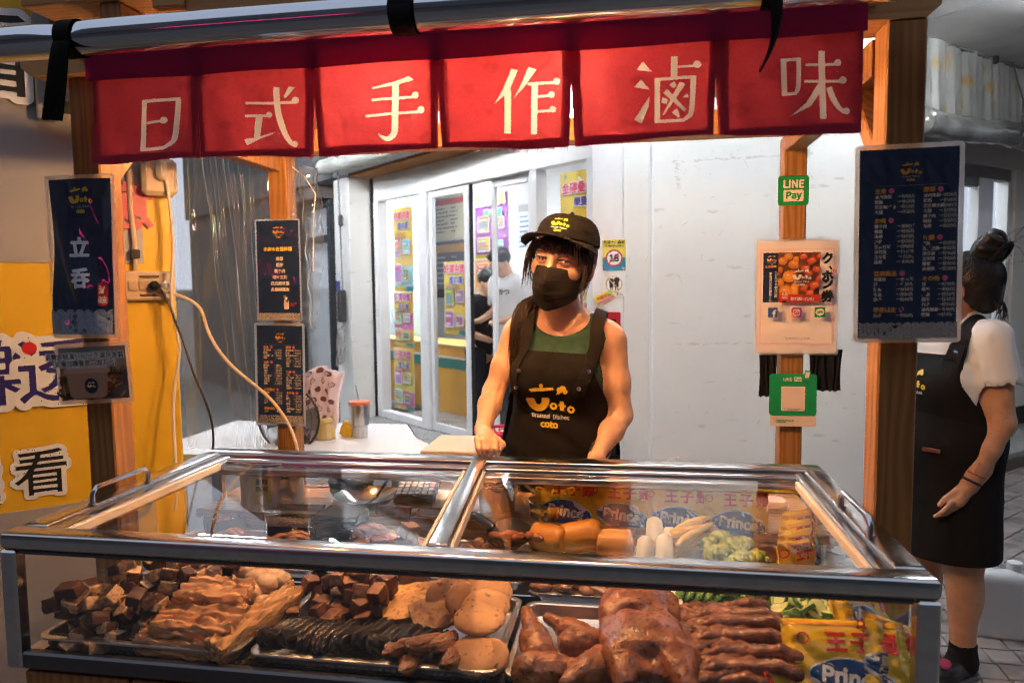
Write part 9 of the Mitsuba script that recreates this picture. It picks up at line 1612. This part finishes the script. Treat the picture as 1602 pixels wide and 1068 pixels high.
for s in (-1, 1):
    part(wm, 'side_hair', tf(strands(46, lambda u, g: V(s*(.068+.010*u), -.062+.06*u, .052), lambda u, g: V(s*(.072+.014*g.random()), -.066+.058*u+g.normal(0, .004), -.010-.075*g.random()), lambda u, g: V(s*.006, -.006*g.random(), 0), .0011, 8+s), HM), 'hair', HC, True)
part(wm, 'ponytail', strands(170, lambda u, g: V(.895+.02*u, .985+.01*g.random(), 1.40+.02*g.random()), lambda u, g: V(.808+.040*u+g.normal(0, .008), .905+.025*u+g.normal(0, .006), 1.165+.07*g.random()), lambda u, g: V(-.028+g.normal(0, .006), -.030+g.normal(0, .006), .055), .0017, 12, 10), 'hair', HC, True)
part(wm, 'necklace', tube([(.905, .925, 1.345), (.915, .893, 1.325), (.942, .880, 1.312), (.975, .884, 1.322), (.995, .912, 1.340)], .0008, 5, smooth=24), 'chrome')
part(wm, 'bracelet', mv(lathe([(.0285, -.012), (.030, -.010), (.030, .010), (.0285, .012), (.027, .010), (.027, -.010)], 30), WR+(ER-WR)*.14, rx=38, ry=30), 'steel', None, 40)

# ---- second woman at the right, seen from behind her shoulder
w2 = thing('person', 'woman with a black hair bun, white T-shirt and long black apron at the right', 'person')
B2 = Body(frame3((2.285, 1.705, 0), -62)); H2 = frame3((2.318, 1.680, 1.418), -132, 0, 6, 1.05); H2i = np.linalg.inv(H2)
S2 = {1: V(.158, .012, 1.235), -1: V(-.158, .012, 1.235)}; E2 = {1: V(.190, .020, .955), -1: V(-.190, -.03, .96)}; W2 = {1: V(.150, -.075, .742), -1: V(-.14, -.15, .85)}
def torso2(q):
    s = q*[1, 1.28, 1]
    d = cap_d(s, (0, .01, 1.16), (0, .005, 1.05), .140, .140); d = smin(d, cap_d(s, (0, -.005, .98), (0, .0, .80), .142, .158), .12)*.8
    for k in (-1, 1): d = smin(d, ell_d(q, (k*.066, -.085, 1.08), (.070, .058, .066)), .05)
    d = smin(d, cap_d(q, (-.13, .012, 1.228), (.13, .012, 1.228), .050, .050), .05); return smin(d, cap_d(q, (0, .02, 1.29), (0, .015, 1.20), .055, .07), .06)
def woman2(p):
    q = B2.loc(p); d = torso2(q); d = smin(d, cap_d(q, (0, -.01, 1.36), (0, .02, 1.24), .052, .060), .03)
    d = smin(d, head_d((p-H2[:3, 3]) @ H2i[:3, :3].T)*1.05, .02)
    for k in (-1, 1):
        S, E, W_ = S2[k], E2[k], W2[k]
        d = smin(d, cap_d(q, S, E, .050, .041), .035); d = smin(d, cap_d(q, E, E*.6+W_*.4, .041, .038), .02); d = smin(d, cap_d(q, E*.6+W_*.4, W_, .038, .025), .02)
        K = W_+(W_-E)/np.linalg.norm(W_-E)*.062+V(0, -.008, 0); dr_ = (W_-E)/np.linalg.norm(W_-E)
        f = [[K+V(.004*k, -.030+.0185*i, 0), K+V(-.002*k, -.036+.0185*i, 0)+dr_*.034, K+V(-.014*k, -.036+.0180*i, 0)+dr_*.056, K+V(-.026*k, -.032+.0170*i, 0)+dr_*.066] for i in range(4)]
        d = hand_d(q, W_, K, f, [W_+dr_*.022+V(-.008*k, -.026, 0), W_+dr_*.055+V(-.018*k, -.044, 0), W_+dr_*.082+V(-.026*k, -.046, 0)], d)
        d = smin(d, chain(q, [(k*.085, .0, .78), (k*.085, -.004, .44), (k*.080, .018, .10)], [.092, .062, .040], .03), .05); d = smin(d, ell_d(q, (k*.085, .032, .32), (.048, .042, .10)), .03)
        d = smin(d, cap_d(q, (k*.080, .022, .055), (k*.088, -.105, .032), .036, .030), .03)
    return d
part(w2, 'body', nets(woman2, (1.96, 1.38, -.01), (2.62, 2.02, 1.58), .0055), 'skin', tint((.50, .265, .165), (.44, .22, .13), 24, 3, 170, (.36, .17, .10), .74), True)
eyes(w2, H2)
def tee(p):
    q = B2.loc(p); d = torso2(q)-.009
    for k in (-1, 1): d = smin(d, cap_d(q, S2[k]+V(-.01*k, 0, .01), S2[k]*.52+E2[k]*.48, .066, .072), .03)
    d = smax(d, -cap_d(q, (0, -.03, 1.45), (0, -.01, 1.295), .06, .072), .005)
    for k in (-1, 1): d = smax(d, -cap_d(q, S2[k]*.48+E2[k]*.52+V(.002*k, 0, 0), E2[k], .064, .10), .004)
    d = smax(d, .82-q[:, 2], .004); return d-.010*(meshkit.fbm(q*[14, 14, 9], 3, 4)-.5)
part(w2, 'white_shirt', nets(tee, (1.95, 1.36, .78), (2.68, 2.06, 1.36), .0058), 'cloth', (.66, .63, .61), True)
def skirt(p):
    q = B2.loc(p); s = q*[1, 1.18, 1]
    d = cap_d(s, (0, -.005, 1.02), (0, .005, .90), .158, .175); d = smin(d, cap_d(s, (0, .005, .85), (0, .0, .40), .182, .198), .08)
    d = d-.012*(meshkit.fbm(q*[16, 16, 5], 3, 9)-.5); d = smax(d, q[:, 2]-.985+.0*q[:, 0], .006)
    d = smax(d, .455+.06*np.clip(q[:, 0]*0, 0, 1)-q[:, 2], .004); return d
part(w2, 'black_skirt', nets(skirt, (1.95, 1.36, .42), (2.68, 2.06, 1.02), .0062), 'cloth', (.009, .009, .010), True)
def bib(p):
    q = B2.loc(p); d = torso2(q)-.016
    w_ = np.interp(q[:, 2], [.8, 1.0, 1.10, 1.18], [.20, .165, .14, .115]); d = smax(d, np.abs(q[:, 0])-w_, .004); d = smax(d, q[:, 1]-.02-.3*np.clip(1.0-q[:, 2], 0, .2), .004); d = smax(d, q[:, 2]-1.185, .004); return smax(d, .90-q[:, 2], .004)
part(w2, 'apron_bib', nets(bib, (1.95, 1.36, .86), (2.68, 2.06, 1.22), .0052), 'cloth', (.010, .010, .011), True)
for k in (-1, 1):
    def sf(u, v, k=k):
        a = u*PI*.96; x = k*(.098+.014*np.sin(a))+(v-.5)*.046; z0 = 1.17+.145*np.sin(a)**.7; y = -.135+.275*u
        q = np.stack([x, y, z0], 1)
        for _ in range(40): d = torso2(q)-.019; q[:, 2] = np.where(u < .1, q[:, 2], q[:, 2]-.7*np.clip(d, -.02, .02)); q[:, 1] = np.where(u < .1, q[:, 1]+.7*d, q[:, 1])
        return q
    part(w2, 'apron_strap', tf(grid(sf, 50, 7), B2.M), 'cloth', (.010, .010, .011), True)
    for u_ in (.03, .16): part(w2, 'snap', tf(mv(trimesh.creation.icosphere(subdivisions=2, radius=.006), sf(np.array([u_]), np.array([.5]))[0]), B2.M), 'chrome', None, True)
def fy2(x, z, off):
    y = np.full(len(x), -.30)
    for _ in range(60): d = torso2(np.stack([x, y, z], 1))-off; y = np.where(d > .0004, y+d*.9, y)
    return y
bent(w2, 'apron_logo', logo(.10, 0, 0, (.72, .48, .03), (.55, .55, .52)), lambda v: (lambda x, z: np.stack([x, fy2(x, z, .0175)-v[:, 2]-.001, z], 1) @ B2.M[:3, :3].T+B2.M[:3, 3])(-.025+v[:, 0], 1.085+v[:, 1]), 'satin', z0=0, dz=.0006, sub=.007)
part(w2, 'pocket_tag', tf(mv(bx((0, 0, 0), (.06, .004, .014), .001), (.08, -.165, .855), rz=18), B2.M), 'satin', (.12, .035, .02))
def hair2(q):
    d = ell_d(q, (0, .020, .028), (.081, .098, .090)); d = smin(d, ell_d(q, (0, .058, -.035), (.055, .048, .060)), .03)
    d = smax(d, -(q[:, 1]+.060-.30*np.clip(q[:, 2], -.1, .06)), .01); d = smax(d, -ell_d(q, (0, -.05, -.055), (.095, .062, .055)), .004)
    return d-.003*np.sin(q[:, 0]*240+q[:, 2]*60)*.35
HB = tint((.006, .006, .0065), (.011, .010, .010), 90)
part(w2, 'hair', tf(nets(hair2, (-.11, -.13, -.13), (.11, .16, .14), .0045), H2), 'hair', HB, True)
def sweep(n, seed):
    g = np.random.default_rng(seed); ms = []; e = V(0, .075, .085)/np.linalg.norm(V(0, .075, .085))
    for i in range(n):
        a = g.uniform(0, 2*PI); b = g.uniform(1.0, 1.75); u = np.cross(e, V(1, 0, 0)); w = np.cross(e, u)
        d0 = e*math.cos(b)+(u*math.cos(a)+w*math.sin(a))*math.sin(b); t = np.linspace(0, 1, 12)[:, None]; p = d0*(1-t)+e*.98*t; p /= np.linalg.norm(p, axis=1, keepdims=True)
        q = p*[.0835, .1005, .0925]+[0, .020, .028]
        if q[0, 1] < -.055 or (q[0, 2] < -.01 and q[0, 1] < .0): continue
        ms.append(tube(q, .0011, 4, cap=False))
    return cat(ms)
part(w2, 'hair_strands', tf(sweep(420, 5), H2), 'hair', HB, True)
def bun(q):
    a = np.arctan2(q[:, 2], q[:, 0]); rr_ = np.hypot(q[:, 0], q[:, 2])
    d = ell_d(q, (0, 0, 0), (.050, .040, .047)); d = smin(d, np.hypot(rr_-.034, q[:, 1]+.008)-.020, .01); return d-.003*np.sin(a*9+rr_*160)
BM = H2 @ frame3((0, .082, .122), 0, 0, -40, 1.15); bn = part(w2, 'hair_bun', tf(nets(bun, (-.08, -.07, -.08), (.08, .07, .08), .0045), BM), 'hair', HB, True)
part(bn, 'hair_tie', tf(tube([(.036*math.cos(a), .036, .036*math.sin(a)) for a in np.linspace(0, 2*PI, 30)], .007, 8, cap=False), BM), 'cloth', (.01, .01, .011))
part(bn, 'loose_strands', tf(strands(44, lambda u, g: V(g.normal(0, .03), g.normal(0, .02), g.normal(0, .03)), lambda u, g: V(g.normal(0, .07), .03+.05*g.random(), g.normal(0, .07)), lambda u, g: V(g.normal(0, .012), g.normal(0, .01), g.normal(0, .012)), .0006, 31), BM), 'hair', HB, True)
part(w2, 'nape_hair', tf(strands(60, lambda u, g: V((u-.5)*.09, .088, -.045), lambda u, g: V((u-.5)*.10+g.normal(0, .01), .085+.02*g.random(), -.10-.05*g.random()), lambda u, g: V(g.normal(0, .006), .012, 0), .0008, 33), H2), 'hair', HB, True)
for k, (f_, r_i, c_) in enumerate(((.93, .0315, (.014, .014, .015)), (.82, .0345, (.28, .03, .04)))):
    c = E2[1]*(1-f_)+W2[1]*f_; ax = (W2[1]-E2[1])/np.linalg.norm(W2[1]-E2[1]); b = np.cross(ax, V(0, 1, 0)); b /= np.linalg.norm(b); c2 = np.cross(ax, b)
    part(w2, 'bracelet', tf(tube([c+b*r_i*math.cos(a)+c2*r_i*math.sin(a) for a in np.linspace(0, 2*PI, 34)], .0045 if k == 0 else .0016, 8, cap=False), B2.M), 'gloss', c_)
for k in (-1, 1):
    sc_ = part(w2, 'sock', tf(nets(lambda q: smax(smax(chain(q, [(k*.080, .018, .16), (k*.080, .020, .06), (k*.087, -.08, .036)], [.046, .044, .036], .03), q[:, 2]-.135, .004), .0-q[:, 2], .002), (k*.08-.07, -.15, -.01), (k*.08+.07, .09, .17), .005), B2.M), 'cloth', (.010, .010, .011), True)
    def shoe(q, k=k):
        d = cap_d(q, (k*.080, .030, .048), (k*.088, -.085, .042), .044, .043); d = smin(d, cap_d(q, (k*.088, -.08, .035), (k*.092, -.150, .030), .042, .034), .03); d = smax(d, q[:, 2]-.082+.10*np.clip(-q[:, 1], 0, 1)*.3, .01)
        return smax(d, .001-q[:, 2], .003)
    sh = part(w2, 'shoe', tf(nets(shoe, (k*.085-.08, -.22, -.01), (k*.085+.08, .10, .12), .005), B2.M), 'satin', (.016, .016, .017), True)
    part(sh, 'sole', tf(nets(lambda q, k=k: smax(smax(np.minimum(cap_d(q, (k*.080, .032, .01), (k*.088, -.085, .01), .048, .046), cap_d(q, (k*.088, -.08, .01), (k*.092, -.152, .01), .045, .037)), q[:, 2]-.020, .004), .0005-q[:, 2], .002), (k*.085-.08, -.22, -.005), (k*.085+.08, .10, .04), .005), B2.M), 'satin', (.06, .06, .06), True)
    bw = cat([mv(blob('ball', .050, .018, .038, 3+i, 0, .10, 1.5, 3)[0], (i*.027, 0, .0), ry=i*18) for i in (-1, 1)]+[mv(blob('ball', .016, .02, .018, 9, 0, .02, 1, 2)[0], (0, -.002, 0))])
    part(sh, 'bow', tf(mv(bw, (k*.088, -.105, .090), rx=-50), B2.M), 'cloth', (.22, .035, .075), True)

# ---- two people inside the shop
def simple_person(label, base, yaw, Hh, headpitch, shirt, hairc, lean=0.0, title=None, scale=1.0):
    t = thing('person', label, 'person'); B = Body(frame3(base, yaw, 0, 0, scale)); Hm = B.M @ frame3((0, -.03-lean*.9, Hh-.115-lean*.25), 0, 0, headpitch); Hi = np.linalg.inv(Hm)
    sh = Hh-.30
    def bd(p):
        q = B.loc(p); s = q*[1, 1.45, 1]
        d = cap_d(s, (0, -.02, sh-.10), (0, 0, Hh*.62), .155, .135); d = smin(d, cap_d(s, (0, 0, Hh*.58), (0, .0, Hh*.50), .140, .145), .1)*.75
        d = smin(d, cap_d(q, (-.15, -.01, sh), (.15, -.01, sh), .052, .052), .05); d = smin(d, cap_d(q, (0, -.02-lean*.6, sh+.14), (0, -.005, sh-.02), .054, .062), .03)
        d = smin(d, head_d(p @ Hi[:3, :3].T+Hi[:3, 3]), .02)
        for k in (-1, 1):
            d = smin(d, chain(q, [(k*.185, -.01, sh-.01), (k*.215, .0, sh-.27), (k*.15, -.22, sh-.34)], [.050, .040, .027], .02), .03)
            W_ = V(k*.15, -.22, sh-.34); K = V(k*.13, -.29, sh-.345)
            d = hand_d(q, W_, K, [[K+V(k*(.028-.018*i), -.01, 0), K+V(k*(.026-.018*i), -.045, -.006), K+V(k*(.022-.017*i), -.062, -.026)] for i in range(4)], [W_+V(-k*.02, -.02, .006), K+V(-k*.036, -.01, .012), K+V(-k*.04, -.035, .006)], d)
            d = smin(d, chain(q, [(k*.09, 0, Hh*.48), (k*.095, 0, Hh*.27), (k*.095, .02, .06)], [.082, .056, .040], .03), .05); d = smin(d, cap_d(q, (k*.095, .02, .04), (k*.10, -.12, .035), .038, .034), .03)
        return d
    lo, hi = np.array(base)-[.5, .5, .02], np.array(base)+[.5, .5, Hh+.05]
    part(t, 'body', nets(bd, lo, hi, .012), 'skin', tint((.56, .34, .23), (.50, .28, .18), 20), True)
    def st_(p):
        q = B.loc(p); s = q*[1, 1.45, 1]
        d = cap_d(s, (0, -.02, sh-.10), (0, 0, Hh*.52), .170, .160)*.75; d = smin(d, cap_d(q, (-.15, -.01, sh), (.15, -.01, sh), .062, .062), .05)
        for k in (-1, 1): d = smin(d, cap_d(q, (k*.185, -.01, sh-.01), (k*.21, 0, sh-.20), .064, .066), .03)
        d = smax(d, -cap_d(q, (0, -.04-lean*.5, sh+.2), (0, -.01, sh+.04), .06, .07), .006); d = smax(d, Hh*.46-q[:, 2], .004)
        for k in (-1, 1): d = smax(d, -cap_d(q, (k*.212, 0, sh-.20), (k*.215, 0, sh-.4), .060, .09), .004)
        return d-.012*(meshkit.fbm(q*12, 3, 3)-.5)
    part(t, 'shirt', nets(st_, lo, hi, .012), 'cloth', shirt, True)
    def tr(p):
        q = B.loc(p); d = None
        for k in (-1, 1): d = chain(q, [(k*.085, 0, Hh*.50), (k*.095, 0, Hh*.27), (k*.095, .02, .09)], [.105, .078, .062], .03, d)
        return smax(smax(d, q[:, 2]-Hh*.52, .004), .07-q[:, 2], .004)
    part(t, 'trousers', nets(tr, lo, hi, .014), 'cloth', (.02, .022, .03), True)
    eyes(t, Hm)
    def hr(q):
        d = ell_d(q, (0, .020, .040), (.083, .100, .092)); d = smin(d, ell_d(q, (0, -.042, .078), (.066, .058, .038)), .03); d = smax(d, -ell_d(q, (0, -.075, -.050), (.095, .085, .085)), .008)
        return d-.006*(meshkit.fbm(q*60, 2, 3)-.5)
    part(t, 'hair', tf(nets(hr, (-.11, -.14, -.12), (.11, .15, .15), .007), Hm), 'hair', hairc, True)
    if title:
        def f(v):
            x, z = v[:, 0], sh-.115+v[:, 1]; y = np.full(len(x), -.4)
            for _ in range(50): dd = st_(np.stack([x, y, z], 1) @ B.M[:3, :3].T+B.M[:3, 3]); y = np.where(dd > .0006, y+dd*.9, y)
            return np.stack([x, y-.0012-v[:, 2], z], 1) @ B.M[:3, :3].T+B.M[:3, 3]
        bent(t, 'shirt_print', [(text(title, .055, 0, 0, .03, 'c'), (.05, .05, .06))], f, 'matte', sub=.02)
    return t
mp = (FL @ np.array([-1.44, .125, -.44, 1]))[:3]
simple_person('young man in a white printed T-shirt looking down inside the shop', mp, -38, 1.66, 22, (.66, .68, .70), (.012, .010, .010), .10, 'みそかつ')
mp2 = (FL @ np.array([-1.84, .125, -.42, 1]))[:3]
simple_person('person in dark clothes with short black hair beside the young man in the shop', mp2, 60, 1.48, 20, (.02, .02, .024), (.010, .009, .010), .06)
